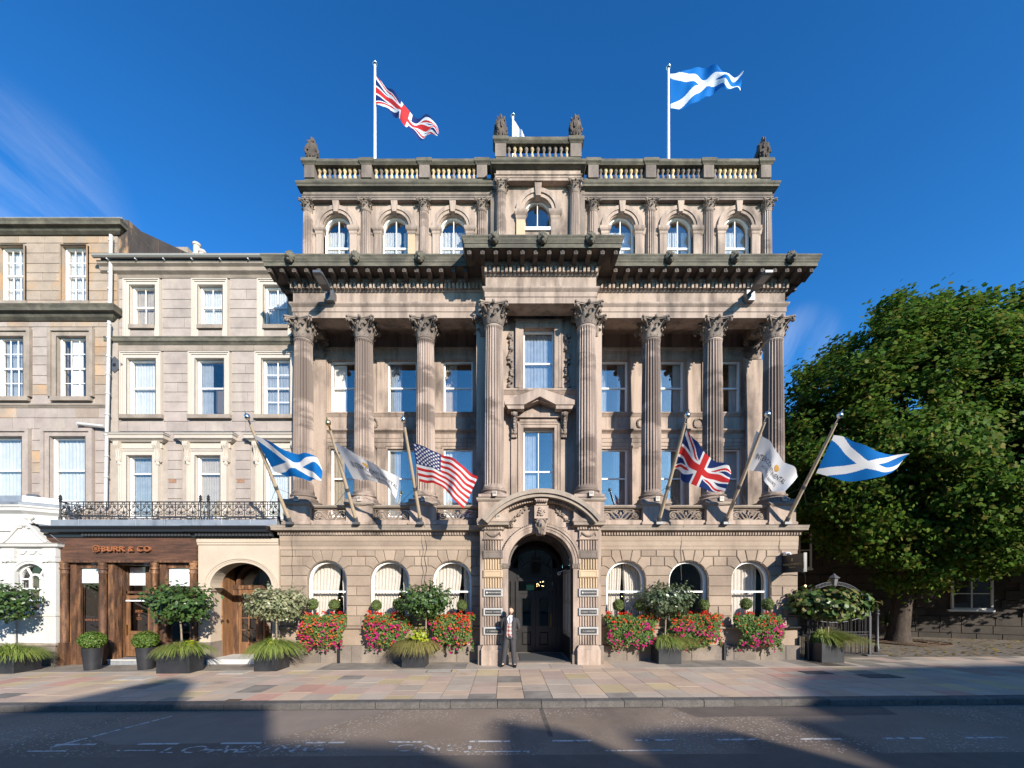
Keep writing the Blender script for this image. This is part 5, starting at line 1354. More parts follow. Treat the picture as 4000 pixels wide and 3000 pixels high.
# ---------- corner house on the far left
Y3 = 13.72
corn = thing('tenement_building', 'orange-stained sandstone building at the end with small-paned sash windows and a sloping gable', 'building', (-15.5, Y3, 0))
cx0, cx1 = PX(-90, Y3), PX(237, Y3)
def O3(px0, px1, py0, py1): return (PX(px0, Y3), PX(px1, Y3), PZ(py1, Y3), PZ(py0, Y3))
t3 = [O3(0,56,533,651), O3(136,191,533,651)]; m3 = [O3(-6,52,728,858), O3(125,187,728,858)]; b3 = [O3(-25,49,944,1098), O3(110,186,944,1098)]
zc1 = PZ(510, Y3); ztop = PZ(474, Y3)
h3 = t3+m3+b3
wall3 = flat_hole_wall(cx0, cx1+.25, 3.6, ztop, h3, Y3+.03, Y3+.35, M['mortar'], 'tenement_wall', corn)
def om(rq, x, z): return M['orange_stone'] if (z > PZ(695,Y3) or x > cx1-.9 or rq.random() < .25) else M['rubble']
sur3 = [(a-.0,b+.0,c-.15,e) for (a,b,c,e) in t3] + [(a-.28,b+.28,c-.14,e+.3) for (a,b,c,e) in m3] + [(a-.3,b+.3,c,e+.25) for (a,b,c,e) in b3]
ashlar(wall3, cx0, cx1+.25, PZ(668,Y3), zc1, Y3, sur3, om, ch=(.28,.36), ln=(.45,.9), seed=11)
ashlar(wall3, cx0, cx1, PZ(874,Y3), PZ(695,Y3), Y3, sur3, om, ch=(.30,.38), ln=(.5,1.0), seed=12)
ashlar(wall3, cx0, cx1, 4.2, PZ(881,Y3), Y3, sur3, lambda rq,x,z: M['rubble'] if rq.random() < .8 else M['orange_stone'], ch=(.32,.42), ln=(.6,1.1), seed=13)
ashlar(wall3, cx0, cx1+.25, PZ(487,Y3), ztop, Y3, [], M['orange_stone'], ch=(.2,.3), ln=(1.0,1.8), seed=14)
def swp(pa, pb, out, m, nm, xr=.35):
    za, zb_ = PZ(pb, Y3), PZ(pa, Y3); d = zb_-za
    sweep([(cx0, Y3), (cx1+xr, Y3), (cx1+xr, Y3+1.5)] if xr else [(cx0, Y3), (cx1, Y3)], [(-.05,za),(.02,za),(out*.35,za+d*.2),(out*.5,za+d*.42),(out*.85,za+d*.5),(out*.88,za+d*.75),(out,za+d*.95),(out,za+d),(-.05,za+d*1.05)]).obj(nm, m, corn)
swp(487, 508, .28, M['moss'], 'upper_cornice'); swp(668, 694, .30, M['moss'], 'string_cornice', .12); swp(874, 881, .07, M['trim'], 'sill_string', 0)
sweep([(cx0, Y3), (cx1+.42, Y3), (cx1+.42, Y3+1.0)], [(-.3,ztop),(.03,ztop),(.04,ztop+.05),(-.3,ztop+.07)]).obj('lead_coping', M['lead'], corn)
for (a,b,c,e) in t3: MB().box(a-.05, b+.05, Y3-.06, Y3+.25, c-.15, c).obj('window_sill', M['trim'], corn)
for (a,b,c,e) in m3: MB().box(a-.2, b+.2, Y3-.08, Y3+.25, c-.14, c).obj('window_sill', M['trim'], corn)
def sur_stone(x0, x1, z0, z1, wd, m):
    mb = MB()
    for q, (p, r_, d) in enumerate(((0,.6,-.04),(.6,1,-.09))):
        i0, i1 = wd*p, wd*r_
        mb.box(x0-i1, x0-i0, Y3+d, Y3+.05, z0, z1+i0); mb.box(x1+i0, x1+i1, Y3+d, Y3+.05, z0, z1+i0); mb.box(x0-i1, x1+i1, Y3+d, Y3+.05, z1+i0, z1+i1)
    mb.box(x0-.02, x0+.003, Y3-.04, Y3+.25, z0, z1); mb.box(x1-.003, x1+.02, Y3-.04, Y3+.25, z0, z1); mb.box(x0-.02, x1+.02, Y3-.04, Y3+.25, z1-.003, z1+.02)
    mb.obj('stone_window_surround', m, corn)
for (a,b,c,e) in m3: sur_stone(a,b,c,e,.28,M['trim'])
for (a,b,c,e) in b3: sur_stone(a,b,c,e,.28,M['rubble'])
for (a,b,c,e) in t3: sur_stone(a,b,c,e,.02,M['orange_stone'])
for (a,b,c,e) in t3: sash(corn, a+.02, b-.02, c, e, Y3+.12, nx=3, nz=2, curtain='full', glass=M['glass'])
for i,(a,b,c,e) in enumerate(m3):
    w_ = sash(corn, a+.02, b-.02, c, e, Y3+.12, nx=3, nz=2, curtain='full' if i == 0 else None, glass=M['glass'])
    if i == 1: put('window_partition', MB().box((a+b)/2-.14, (a+b)/2+.2, Y3+.16, Y3+.19, c+.05, e-.05).raw('window_partition', M['white_paint']), w_)
for (a,b,c,e) in b3: sash(corn, a+.02, b-.02, c, e, Y3+.12, zr=PZ(1015,Y3), curtain='full', glass=M['glass'])
# gable end and roof rising behind the parapet
xg = cx1+.62
zg0, zg1 = ztop, 16.7
gmb = MB(); ygp = [(Y3+.02, 13.5), (Y3+.02, zg0), (Y3+.5, zg0+.05), (17.6, zg1), (22, zg1+.3), (22, 13.5)]
n = len(ygp)
for e in (xg-.32, xg): gmb.v += [(e, p[0], p[1]) for p in ygp]
for j in range(n): gmb.f.append((j, (j+1)%n, n+(j+1)%n, n+j)); gmb.m.append(0)
gmb.f += [tuple(range(n)), tuple(range(2*n-1, n-1, -1))]; gmb.m += [0,0]
gmb.obj('gable_wall', mat('blackened_gable_stone', (.10,.08,.065), (.055,.045,.04), scale=2, stretch=(1,1.5,.4), c3=(.38,.23,.12), scale3=1.6, lo3=.58, hi3=.68, stretch3=(1,2.2,.35), bump=.3, bscale=20, fine=.15), corn)
MB().box(cx0, xg-.3, Y3+.6, 21, ztop-.4, ztop-.05).obj('roof', M['slate'], corn)
MB().box(cx0, cx1+.2, Y3+1.4, 22, -.2, ztop-.3).obj('building_core', M['mortar'], corn)
chs = MB(); chx, chy = PX(428,19), 19
chs.box(PX(392,19), PX(420,19), 18.6, 19.6, 15, PZ(549,19)); chs.obj('chimney_stack', M['trim'], corn)
for px, py, h in ((425,527,.75),(437,543,.5)):
    MB().lathe([(.16,-.6),(.16,.1),(.19,.12),(.19,.2),(.14,.22),(.14,h-.12),(.17,h-.1),(.17,h),(.1,h)], (PX(px,19), 19, PZ(py,19)-h), 12).obj('chimney_pot', M['cream_paint'], corn, smooth=40)

# rainwater pipe
pipe = thing('downpipe', 'white painted downpipe running down between the two stone houses', 'pipe', (PX(238,13.5), 13.5, 4.4))
yp = Y3-.14
def dpp(px, py): return (PX(px,yp), yp, PZ(py,yp))
MB().tube([dpp(240,508), dpp(238,668)], .055, 10).obj('pipe_length', M['white_pipe'], pipe)
MB().tube([dpp(236,694), dpp(234,800), dpp(231,930), dpp(228,1095)], .052, 10).obj('pipe_length', M['white_pipe'], pipe)
for py in (520,553,590,625,655,700,730,770,808,850,895,940,985,1030): MB().lathe([(.068,-.025),(.072,0),(.068,.025)], (PX(239.5-(py-508)*.0195,yp), yp, PZ(py,yp)), 10).obj('pipe_collar', M['white_pipe'], pipe)
MB().tube([dpp(168,915), dpp(225,921)], .05, 8).obj('branch_pipe', M['white_pipe'], pipe)
MB().tube([(dpp(168,915)[0], yp, dpp(168,915)[2]), (dpp(168,915)[0], Y3+.1, dpp(168,915)[2])], .065, 8).obj('pipe_elbow', M['white_pipe'], pipe)
al = thing('alarm_box', 'grey diamond shaped alarm box on the pink stone wall beside the downpipe', 'alarm', (PX(252,Y2), Y2, PZ(790,Y2)))
MB().box(-.2,.2,-.06,.02,-.2,.2).obj('alarm_case', M['grey_metal'], al, loc=(PX(252,Y2), Y2-.02, PZ(790,Y2)), rot=(0,pi/4,0))
MB().box(-.05,.05,-.075,-.05,-.06,.03).obj('alarm_lens', M['black_paint'], al, loc=(PX(252,Y2), Y2-.02, PZ(790,Y2)))

# ---------- wooden shop front
YS = 12.78
shop = thing('shopfront', 'dark weathered wood shop front with copper lettering and a black dentilled cornice', 'shop', (-12, YS, 0))
sx0, sx1 = -14.6, sx(770, YS)
gS = gz(-12)
MB().box(sx0, sx1, YS-.06, YS+.25, 3.22, 3.95).obj('fascia_board', M['wood_h'], shop)
MB().box(sx0, sx1+.02, YS-.09, YS+.25, 3.17, 3.225).obj('fascia_lip', M['wood'], shop)
pz0 = -.16
for k_, c in enumerate((sx(256,YS), sx(405,YS), sx(607,YS), sx(758,YS))):
    cl = MB(); cl.lathe([(.10,.62),(.105,1.5),(.10,2.8),(.115,2.82),(.115,2.86),(.10,2.88),(.10,2.93),(.13,2.96),(.13,3.0),(.10,3.02),(.10,3.06),(.12,3.10),(.12,3.16)], (c, YS-.02, 0), 14)
    cl.obj('wooden_half_column', M['wood'], shop, smooth=40)
    MB().box(c-.13, c+.13, YS-.12, YS+.3, pz0, .62).obj('column_pedestal', M['wood'], shop)
    if k_ < 3: MB().box(c+.10, c+.30, YS+.04, YS+.3, pz0, 3.17).obj('wooden_pilaster', M['wood'], shop)
    if k_ == 2: MB().box(c-.24, c-.10, YS+.04, YS+.3, pz0, 3.17).obj('wooden_pilaster', M['wood'], shop)
MB().box(sx0, sx(240,YS), YS+.02, YS+.3, pz0, 3.17).obj('end_board', M['wood'], shop)
M['gl_shop'] = glassmat('shop_glass', (.95,.95,.96), refl=.04)
for (a, b, zb_, blz) in ((sx(298,YS), sx(392,YS)-.02, .62, 2.52), (sx(641,YS), sx(748,YS)-.02, .62, 2.42)):
    f = MB(); f.box(a-.06, a, YS+.10, YS+.2, zb_, 3.0); f.box(b, b+.06, YS+.10, YS+.2, zb_, 3.0); f.box(a-.06, b+.06, YS+.10, YS+.2, 3.0, 3.08); f.box(a-.08, b+.08, YS+.02, YS+.2, zb_-.06, zb_)
    f.box(a-.06, b+.06, YS+.08, YS+.22, 3.08, 3.18)
    w_ = f.obj('shop_window', M['wood'], shop)
    put('pane', MB().box(a, b, YS+.14, YS+.146, zb_, 3.0).raw('pane', M['gl_shop']), w_)
    put('roller_blind', MB().box(a+.005, b-.005, YS+.17, YS+.18, blz, 3.0).raw('roller_blind', M['blind']), w_)
    room(w_, a-.1, b+.1, YS+.22, .1, 3.1, 2.4)
    lb = MB(); lb.box(a+.25, a+.42, YS+1.2, YS+1.25, .6, 2.2); lb.box(a, b, YS+1.2, YS+1.25, 1.28, 1.34); lb.box(a, b, YS+.9, YS+1.6, .92, .96)
    put('inner_joinery', lb.raw('inner_joinery', M['oak']), w_)
    put('table', MB().box(a+.05, b-.05, YS+.5, YS+.9, .86, .9).box(a+.1, a+.14, YS+.55, YS+.6, .1, .86).box(b-.14, b-.1, YS+.55, YS+.6, .1, .86).raw('table', M['oak']), w_)
    MB().box(a-.08, b+.08, YS+.05, YS+.22, pz0, zb_-.06).obj('stall_riser', M['wood'], shop)
    sr = MB()
    for (p,q,r_,t) in ((a+.08,b-.08,.16,.19),(a+.08,b-.08,.42,.45),(a+.08,a+.11,.19,.42),(b-.11,b-.08,.19,.42)): sr.box(p,q,YS+.03,YS+.06,r_,t)
    sr.obj('riser_panel_moulding', M['wood'], shop)
for q, px in enumerate((sx(322,YS), sx(370,YS))):
    mb = MB(); mb.blob((px, YS+.7, 1.86), (.13,.13,.13), 12, 9)
    lg = thing('pendant_lamp', ('clear glass globe pendant in the lettered shop window, next to the white porch', 'clear glass globe pendant in the lettered shop window, next to the doorway')[q], 'lamp', (px, YS+.7, 1.86), group='globe pendants in the shop window')
    mb.obj('glass_globe', M['glass'], lg, smooth=80); MB().tube([(px, YS+.7, 1.98), (px, YS+.7, 3.08)], .008, 5).obj('cord', M['black_paint'], lg); MB().blob((px, YS+.7, 1.87), .03, 6, 5).obj('bulb', M['bulb'], lg)
letm = text_mesh('BURR & CO', .235, M['copper'], .035, 'LEFT', 'shop_lettering', spacing=1.16)
xw = [v.co.x for v in letm.vertices]; wid = sx(600,YS)-sx(414,YS)
put('shop_lettering', letm, shop, (sx(414,YS), YS-.13, 3.515), (pi/2,0,0), (wid/(max(xw)-min(xw)),1,1))
ro = MB(); rc = (sx(393,YS), YS-.13, 3.60)
ro.lathe([(.05,-.03),(.09,-.03),(.09,.03),(.05,.03)], rc, 20, 'Y')
for i in range(8):
    a = 2*pi*i/8; ro.lathe([(.0,-.03),(.032,-.03),(.032,.03),(.0,.03)], (rc[0]+.085*cos(a), rc[1], rc[2]+.085*sin(a)), 8, 'Y')
for i in range(6):
    a = 2*pi*i/6; ro.lathe([(.0,-.03),(.014,-.03),(.014,.03),(.0,.03)], (rc[0]+.03*cos(a), rc[1], rc[2]+.03*sin(a)), 6, 'Y')
ro.obj('rosette_emblem', M['copper'], shop)
gt = text_mesh('BURR & CO', .09, M['copper'], .001, 'LEFT', 'window_lettering'); put('window_lettering', gt, shop, (sx(315,YS), YS+.135, 1.30), (pi/2,0,0), (1.05,1,1))
# recessed doorway with an open door
yd = YS+.50; xl, xr = sx(418,YS)+.16, sx(595,YS)-.13
lw = MB(); lw.plan([(xl-.06,YS+.2),(xl,YS+.2),(xl-.02,yd),(xl-.08,yd)], pz0, 3.18); lw.obj('lobby_side_wall', M['wood'], shop)
MB().box(xl-.1, xr+.3, YS+.1, yd+.3, 3.10, 3.17).obj('lobby_soffit', M['wood'], shop)
tr = MB(); tr.box(xl-.06, xr+.2, yd, yd+.08, 2.18, 2.26); tr.box(xl-.06, xl+.02, yd, yd+.08, .1, 3.12); tr.box(xl+.62, xl+.72, yd, yd+.08, 2.26, 3.12); tr.box(xl+1.0, xl+1.06, yd, yd+.08, .1, 2.26); tr.box(xr+.1, xr+.2, yd, yd+.08, .1, 3.12)
tro = tr.obj('lobby_door_frame', M['wood'], shop)
put('roller_blind', MB().box(xl+.04, xl+.62, yd+.06, yd+.07, 2.45, 3.05).raw('roller_blind', M['blind']), tro)
put('pane', MB().box(xl+.02, xl+.62, yd+.04, yd+.045, 2.26, 3.1).raw('pane', M['gl_shop']), tro)
room(tro, xl-.3, xr+.4, yd+.12, .05, 3.15, 2.2)
MB().box(xr+.16, xr+.22, YS+.2, yd+.1, pz0, 3.15).obj('lobby_side_wall', M['wood'], shop)
# open leaf, swung towards the street
dr = thing('shop_door', 'oak glazed door standing open in the shop entrance', 'door', (xl+.38, yd, .1))
dW, dH = .92, 2.02
dm_ = MB(); dm_.box(0,.11,-.025,.025,0,dH); dm_.box(dW-.11,dW,-.025,.025,0,dH); dm_.box(.11,dW-.11,-.025,.025,dH-.11,dH); dm_.box(.11,dW-.11,-.025,.025,.72,.84); dm_.box(.11,dW-.11,-.025,.025,0,.2); dm_.bbox(.11,dW-.11,-.012,.012,.2,.72,.01)
dang = radians(-7); dl_ = (xl+.03, yd-.02, .10)
dm_.obj('door_leaf', M['oak'], dr, loc=dl_, rot=(0,0,dang))
MB().box(.11,dW-.11,-.003,.003,.84,dH-.11).obj('door_glass', M['gl_shop'], dr, loc=dl_, rot=(0,0,dang))
MB().box(.03,.08,-.05,-.024,.70,1.05).obj('brass_plate', M['brass'], dr, loc=dl_, rot=(0,0,dang))
MB().box(.02,dW-.04,-.06,-.02,dH-.20,dH-.155).obj('door_closer_bar', M['white_metal'], dr, loc=dl_, rot=(0,0,dang))
gt2 = text_mesh('BURR\n&\nCO', .12, M['copper'], .001, 'CENTER', 'door_lettering'); put('door_lettering', gt2, dr, (dl_[0]+dW/2*cos(dang), dl_[1]+dW/2*sin(dang)-.012, dl_[2]+1.45), (pi/2,0,dang), (-1,1,1))
MB().box(xl-.1, xr+.25, YS-.05, yd+.4, pz0, .07).obj('tiled_step', mat('grey_step_tile', (.20,.21,.22), (.26,.27,.28), scale=9, rough=.5), shop)
MB().box(xl-.1, xr+.25, YS-.07, YS-.0, .045, .078).obj('step_nosing', M['white_stone'], shop)
for (px_, nm) in ((sx(390,YS), 'beside the lettered shop window'), (sx(592,YS), 'at the open shop door, over the glossy tree')):
    pv = thing('cowl_spotlight', 'small black spotlight on the wooden column '+nm, 'lamp', (px_, YS-.18, 3.14), group='shop column spotlights')
    MB().tube([(px_, YS-.05, 3.14), (px_, YS-.14, 3.12)], .015, 6).obj('bracket', M['black_paint'], pv); MB().lathe([(.0,-.06),(.035,-.06),(.05,.06),(.04,.06)], (px_-.01, YS-.17, 3.10), 8, 'X').obj('lamp_head', M['black_paint'], pv)

# ---------- arched cream doorway next to it
YN = 12.80
arcd = thing('arched_doorway', 'cream painted arched doorway with recessed wooden door between shop and hotel', 'doorway', (-8.4, YN, 0))
ax0, ax1 = sx(770,YS)+.02, X0-HW-.01
acx, aa, ab_ = sx(943,YN), .99, .78
arch_wall(ax0, ax1, 2.36, 3.93, [(acx, aa, 2.39, 2.36, ab_)], YN, YN+.5, M['cream_wall'], 'doorway_wall', arcd, 20)
MB().box(ax0, acx-aa, YN, YN+.5, -.2, 2.36).obj('doorway_pier', M['cream_wall'], arcd); MB().box(acx+aa, ax1, YN, YN+.5, -.2, 2.36).obj('doorway_pier', M['cream_wall'], arcd)
am = MB()
for (k0_, k1_, d_) in ((1.0,1.09,-.035),(1.088,1.15,-.05),(1.148,1.19,-.075)):
    A = arc(acx, 2.39, aa*k1_, 180, 0, 24, ab_*k1_+.02*(k1_-1)); B = arc(acx, 2.39, aa*k0_, 180, 0, 24, ab_*k0_)
    for i in range(24): am.extr([A[i+1], A[i], B[i], B[i+1]][::-1], YN+d_, YN+.1)
am.obj('doorway_archivolt', M['cream_wall'], arcd)
for (a, b) in ((ax0-.02, acx-aa+.03), (acx+aa-.03, ax1)):
    sweep([(a, YN+.3),(a, YN-.02),(b, YN-.02),(b, YN+.45)], [(-.08,2.24),(.0,2.24),(.03,2.26),(.05,2.31),(.07,2.33),(.07,2.385),(-.08,2.39)]).obj('doorway_impost', M['cream_wall'], arcd)
    MB().box(a, b, YN-.05, YN+.52, -.2, .62).obj('doorway_base', M['plinth'], arcd)
sweep([(ax0-.03, YN), (ax1, YN)], [(-.05,3.72),(.0,3.72),(.03,3.75),(.03,3.80),(.05,3.82),(.05,3.94),(-.05,3.95)]).obj('doorway_band', M['cream_wall'], arcd)
MB().box(acx-aa-.05, acx+aa+.05, YN-.10, YN+1.35, -.2, .085).obj('white_doorstep', M['white_stone'], arcd)
yb = YN+1.0
MB().box(acx-aa-.02, acx-aa+.05, YN+.5, yb+.1, .08, 3.3).obj('lobby_panel', M['oak'], arcd); MB().box(acx+aa-.05, acx+aa+.02, YN+.5, yb+.1, .08, 3.3).obj('lobby_panel', M['oak'], arcd)
MB().box(acx-aa, acx+aa, YN+.5, yb+.4, 3.2, 3.3).obj('lobby_ceiling', M['wood'], arcd)
df = MB(); df.box(acx-.96, acx-.78, yb, yb+.08, .08, 2.42); df.box(acx+.70, acx+.96, yb, yb+.08, .08, 2.42); df.box(acx-.96, acx+.96, yb-.03, yb+.08, 2.32, 2.46); df.box(acx-.05, acx+.05, yb, yb+.08, .08, 2.32)
ring(acx, 2.45, .72, .84, 0, 180, 16, yb-.02, yb+.08, df)
dfo = df.obj('door_frame', M['wood'], arcd)
put('fanlight_pane', MB().extr(arc(acx, 2.46, .72, 0, 180, 16), yb+.03, yb+.035).raw('fanlight_pane', M['glass_dk']), dfo)
for q in (0, 1):
    a = acx-.76 if q == 0 else acx+.07; b = acx-.07 if q == 0 else acx+.69
    d = MB(); d.box(a, a+.09, yb+.01, yb+.06, .09, 2.31); d.box(b-.09, b, yb+.01, yb+.06, .09, 2.31); d.box(a+.09, b-.09, yb+.01, yb+.06, 2.16, 2.31); d.box(a+.09, b-.09, yb+.01, yb+.06, .09, .5)
    d.box((a+b)/2-.015, (a+b)/2+.015, yb+.015, yb+.055, .5, 2.16)
    for j in (1,2,3): d.box(a+.09, b-.09, yb+.016, yb+.054, .5+1.66*j/4-.014, .5+1.66*j/4+.014)
    do = d.obj('glazed_door', M['oak'], arcd)
    for i in range(2):
        for j in range(4):
            xa_ = a+.09+(b-a-.18)*i/2; put('pane', MB().box(xa_, xa_+(b-a-.18)/2, yb+.032, yb+.036, .5+1.66*j/4, .5+1.66*(j+1)/4).raw('pane', M['gl_shop']), do)
room(dfo, acx-.9, acx+.9, yb+.1, .05, 3.2, 1.8)
cc = thing('cello_case', 'upright orange rounded case standing behind the glazed door', 'case', (acx-.17, yb+.45, .1))
MB().lathe([(.0,0),(.14,.02),(.2,.2),(.2,.42),(.14,.6),(.16,.75),(.15,.9),(.07,1.02),(.06,1.15),(.0,1.18)], (acx-.17, yb+.5, .1), 14).obj('case_shell', plain('orange_case', (.55,.18,.04), .4), cc, smooth=50)
rcz = thing('red_case', 'tall glossy red rounded case standing behind the glazed door', 'case', (acx+.30, yb+.45, .1))
MB().lathe([(.0,0),(.10,.02),(.13,.3),(.13,1.3),(.10,1.6),(.05,1.72),(.0,1.74)], (acx+.30, yb+.42, .1), 14).obj('case_shell', plain('red_case', (.65,.04,.03), .25), rcz, smooth=50)

# black cornice and lead roof over shop and doorway
bc = [(-.2,3.95),(.03,3.95),(.05,3.98),(.05,4.07),(.09,4.09),(.20,4.12),(.22,4.13),(.22,4.20),(.25,4.24),(.27,4.28),(.27,4.31),(-.2,4.33)]
sweep([(sx0, YS), (sx1-.05, YS)], bc).obj('black_cornice', M['black_paint'], shop)
sweep([(sx1-.04, YS+.3),(sx1-.04, YN-.06), (ax1-.22, YN-.06)], bc).obj('black_cornice', M['black_paint'], arcd)
def dents(parent, x0, x1, y):
    n_ = int((x1-x0)/.105)
    for i in range(n_): put('black_dentil', bdm, parent, (x0+(x1-x0)*(i+.5)/n_, y-.10, 4.035))
bdm = MB().box(-.03,.03,-.05,.05,-.035,.035).mesh('black_dentil', mat('black_dentil_paint', (.045,.047,.05), rough=.35))
dents(shop, -13.4, sx1-.1, YS); dents(arcd, sx1+.05, ax1-.1, YN-.06)
ld = thing('lead_balcony_roof', 'lead-sheeted flat roof edge below the iron balcony railing', 'roof', (-11, 12.9, 4.33))
x = sx(240,13)-.2
while x < ax1-.1:
    x2 = min(x+.92, ax1-.1)
    MB().plan([(x, 12.86),(x2-.012,12.86),(x2-.012,Y2),(x,Y2)], 4.33, 4.56).obj('lead_sheet', M['lead'], ld)
    MB().tube([(x2-.006,12.85,4.34),(x2-.006,12.85,4.565),(x2-.006,13.6,4.575)], .014, 5).obj('lead_roll', M['lead'], ld); x = x2

# ---------- iron balcony railing
YI = 13.05
rail = thing('balcony_railing', 'black cast-iron scrollwork balcony railing above the shop', 'railing', (-11, YI, 4.56))
rx0, rx1 = sx(236,YI), sx(1090,YI)
RT, RB = sz(1961,YI), sz(2018,YI)
mot = MB()
def T(pts, r=.011): mot.tube([(p[0],0,p[1]) for p in pts], r, 5)
hh = RT-RB
for q in (-1,1):
    T(spiral(q*.072, .105, .062, .012, pi/2, 1.25*q, 14)); T([(q*.072,.167),(q*.13,.20),(q*.10,.25),(q*.045,.30),(q*.02,.34)])
    T(spiral(q*.055, .345, .042, .01, -pi/2, 1.3*q, 12), .010); T([(q*.01,.40),(q*.03,.42)], .01)
T([(0.032*cos(2*pi*i/10), .435+.032*sin(2*pi*i/10)) for i in range(11)]); mot.blob((0,0,.155), (.03,.02,.055), 6, 5); T([(0,.03),(0,.30)], .008)
T([(0.026*cos(2*pi*i/8), -.05+.026*sin(2*pi*i/8)) for i in range(9)], .011)
mot_me = mot.raw('scroll_motif', M['iron'], True)
np_ = 19; pw = (rx1-rx0)/np_
for i in range(np_):
    put('scroll_motif', mot_me, rail, (rx0+pw*(i+.5), YI, RB), (0,0,0), (pw/.30,1,hh/.48))
    MB().box(rx0+pw*i-.009, rx0+pw*i+.009, YI-.009, YI+.009, RB, RT).obj('railing_bar', M['iron'], rail)
MB().box(rx0, rx1, YI-.02, YI+.02, RT-.012, RT+.018).obj('top_rail', M['iron'], rail); MB().box(rx0, rx1, YI-.012, YI+.012, RB+.40*hh/.48-.007, RB+.40*hh/.48+.007).obj('mid_rail', M['iron'], rail); MB().box(rx0, rx1, YI-.015, YI+.015, RB-.012, RB+.012).obj('bottom_rail', M['iron'], rail)
for px in (rx0, sx(783,YI), sx(814,YI), rx1):
    MB().lathe([(.05,4.56),(.05,4.68),(.025,4.7),(.03,4.85),(.022,5.0),(.03,5.15),(.03,RT),(.05,RT+.03),(.03,RT+.06),(.055,RT+.1),(.03,RT+.14),(.05,RT+.17),(.0,RT+.25)], (px, YI, 0), 8).obj('newel_post', M['iron'], rail, smooth=50)
for i in range(2):      # return at the left end
    put('scroll_motif', mot_me, rail, (rx0, YI+pw*(i+.5), RB), (0,0,pi/2), (pw/.30,1,hh/.48))
MB().box(rx0-.012, rx0+.012, YI, Y2, RT-.012, RT+.018).obj('top_rail', M['iron'], rail); MB().box(rx0-.01, rx0+.01, YI, Y2, RB-.01, RB+.01).obj('bottom_rail', M['iron'], rail)

# ---------- white painted porch at the far left
YPc = 11.85
por = thing('porch', 'white painted ornate porch with arched window, swags and a curved lead-capped pediment', 'porch', (-15, YPc, 0))
px1 = sx(223, YPc); pxl = -17.2
zw = lambda s_: sz(s_, YPc)
MB().box(pxl, px1-.03, YPc-.03, 13.3, -.25, zw(2521)).obj('porch_plinth', M['plinth'], por)
sweep([(pxl, YPc-.02), (px1-.02, YPc-.02), (px1-.02, 13.2)], [(-.1,zw(2525)),(.02,zw(2525)),(.05,zw(2520)),(.05,zw(2512)),(-.1,zw(2510))]).obj('porch_plinth_cap', M['trim'], por)
wc, wr_ = sx(120,YPc), .49
arch_wall(pxl, px1, zw(2512), 3.6, [(wc, wr_, 2.58, zw(2393), None)], YPc, YPc+.3, M['white_stone'], 'porch_wall', por, 18)
MB().box(px1-.3, px1, YPc+.3, 13.3, zw(2512), 3.6).obj('porch_side_wall', M['white_stone'], por)
fr = MB(); zb_ = zw(2393); yw = YPc+.14
o_ = [(wc-wr_, zb_)] + arc(wc, 2.58, wr_, 180, 0, 18) + [(wc+wr_, zb_)]; i2 = [(wc-wr_+.05, zb_+.05)] + arc(wc, 2.58, wr_-.05, 180, 0, 18) + [(wc+wr_-.05, zb_+.05)]
for k in range(len(o_)-1): fr.extr([o_[k], i2[k], i2[k+1], o_[k+1]], yw-.05, yw+.05)
fr.box(wc-wr_, wc+wr_, yw-.05, yw+.05, zb_, zb_+.05)
for q in (-1,1): fr.box(wc+q*.16-.03, wc+q*.16+.03, yw-.03, yw+.03, zb_+.05, 2.62); fr.tube([(wc+q*.13, yw, 2.72),(wc+q*.28, yw, 2.98)], .03, 4)
for zz in (1.98, 2.33): fr.box(wc-wr_+.05, wc+wr_-.05, yw-.02, yw+.02, zz-.02, zz+.02)
for q in (-1,1): fr.box(wc+q*.16, wc+q*(wr_-.04), yw-.02, yw+.02, 2.60, 2.64)
ring(wc, 2.60, .13, .185, 0, 180, 10, yw-.03, yw+.03, fr)
pw_ = fr.obj('porch_window', M['white_paint'], por)
for q in range(3):
    for j, (za, zc_) in enumerate(((zb_+.05,1.96),(2.0,2.31),(2.35,3.0))):
        xa_ = (wc-wr_+.05, wc-.13, wc+.19)[q]; xb_ = (wc-.19, wc+.13, wc+wr_-.05)[q]
        put('pane', MB().box(xa_, xb_, yw+.005, yw+.01, za, zc_).raw('pane', M['glass_dk']), pw_)
room(pw_, wc-.6, wc+.6, YPc+.31, zb_-.05, 3.15, .9, M['pale_int'])
am = MB(); ring(wc, 2.58, wr_, wr_+.08, 0, 180, 18, YPc-.03, YPc+.05, am); ring(wc, 2.58, wr_+.078, wr_+.15, 0, 180, 18, YPc-.05, YPc+.05, am); am.obj('porch_window_archivolt', M['white_stone'], por)
for (a, b) in ((px1-.34, px1+.02), (px1-1.55, px1-1.2)):
    MB().box(a, b, YPc-.06, YPc+.05, zw(2512), 3.12).obj('porch_pilaster', M['white_stone'], por)
    mb = MB(); mb.box(a-.03, b+.03, YPc-.10, YPc+.05, 3.12, 3.26)
    for i in range(12): mb.blob((R.uniform(a,b), YPc-.1, R.uniform(3.13,3.25)), (.035,.03,.035), 6, 4, amp=.5, sd=i)
    mb.obj('porch_pilaster_capital', M['white_stone'], por)
    MB().box(a-.02, b+.02, YPc-.085, YPc+.05, 1.52, 1.62).obj('porch_pilaster_band', M['white_stone'], por); MB().box(a-.02, b+.02, YPc-.085, YPc+.05, 3.27, 3.52).obj('porch_frieze_block', M['white_stone'], por)
sweep([(pxl, YPc), (px1-.34, YPc)], [(-.05,1.50),(.02,1.50),(.04,1.53),(.04,1.58),(-.05,1.6)]).obj('porch_sill', M['white_stone'], por)
sw = MB()
for c in (-.30, 0, .30):
    for i in range(9):
        t = -1+2*i/8; sw.blob((wc+.05+c*1.0+.12*t, YPc-.02, 3.44-.08*(1-t*t)), .025, 6, 4, amp=.4, sd=i)
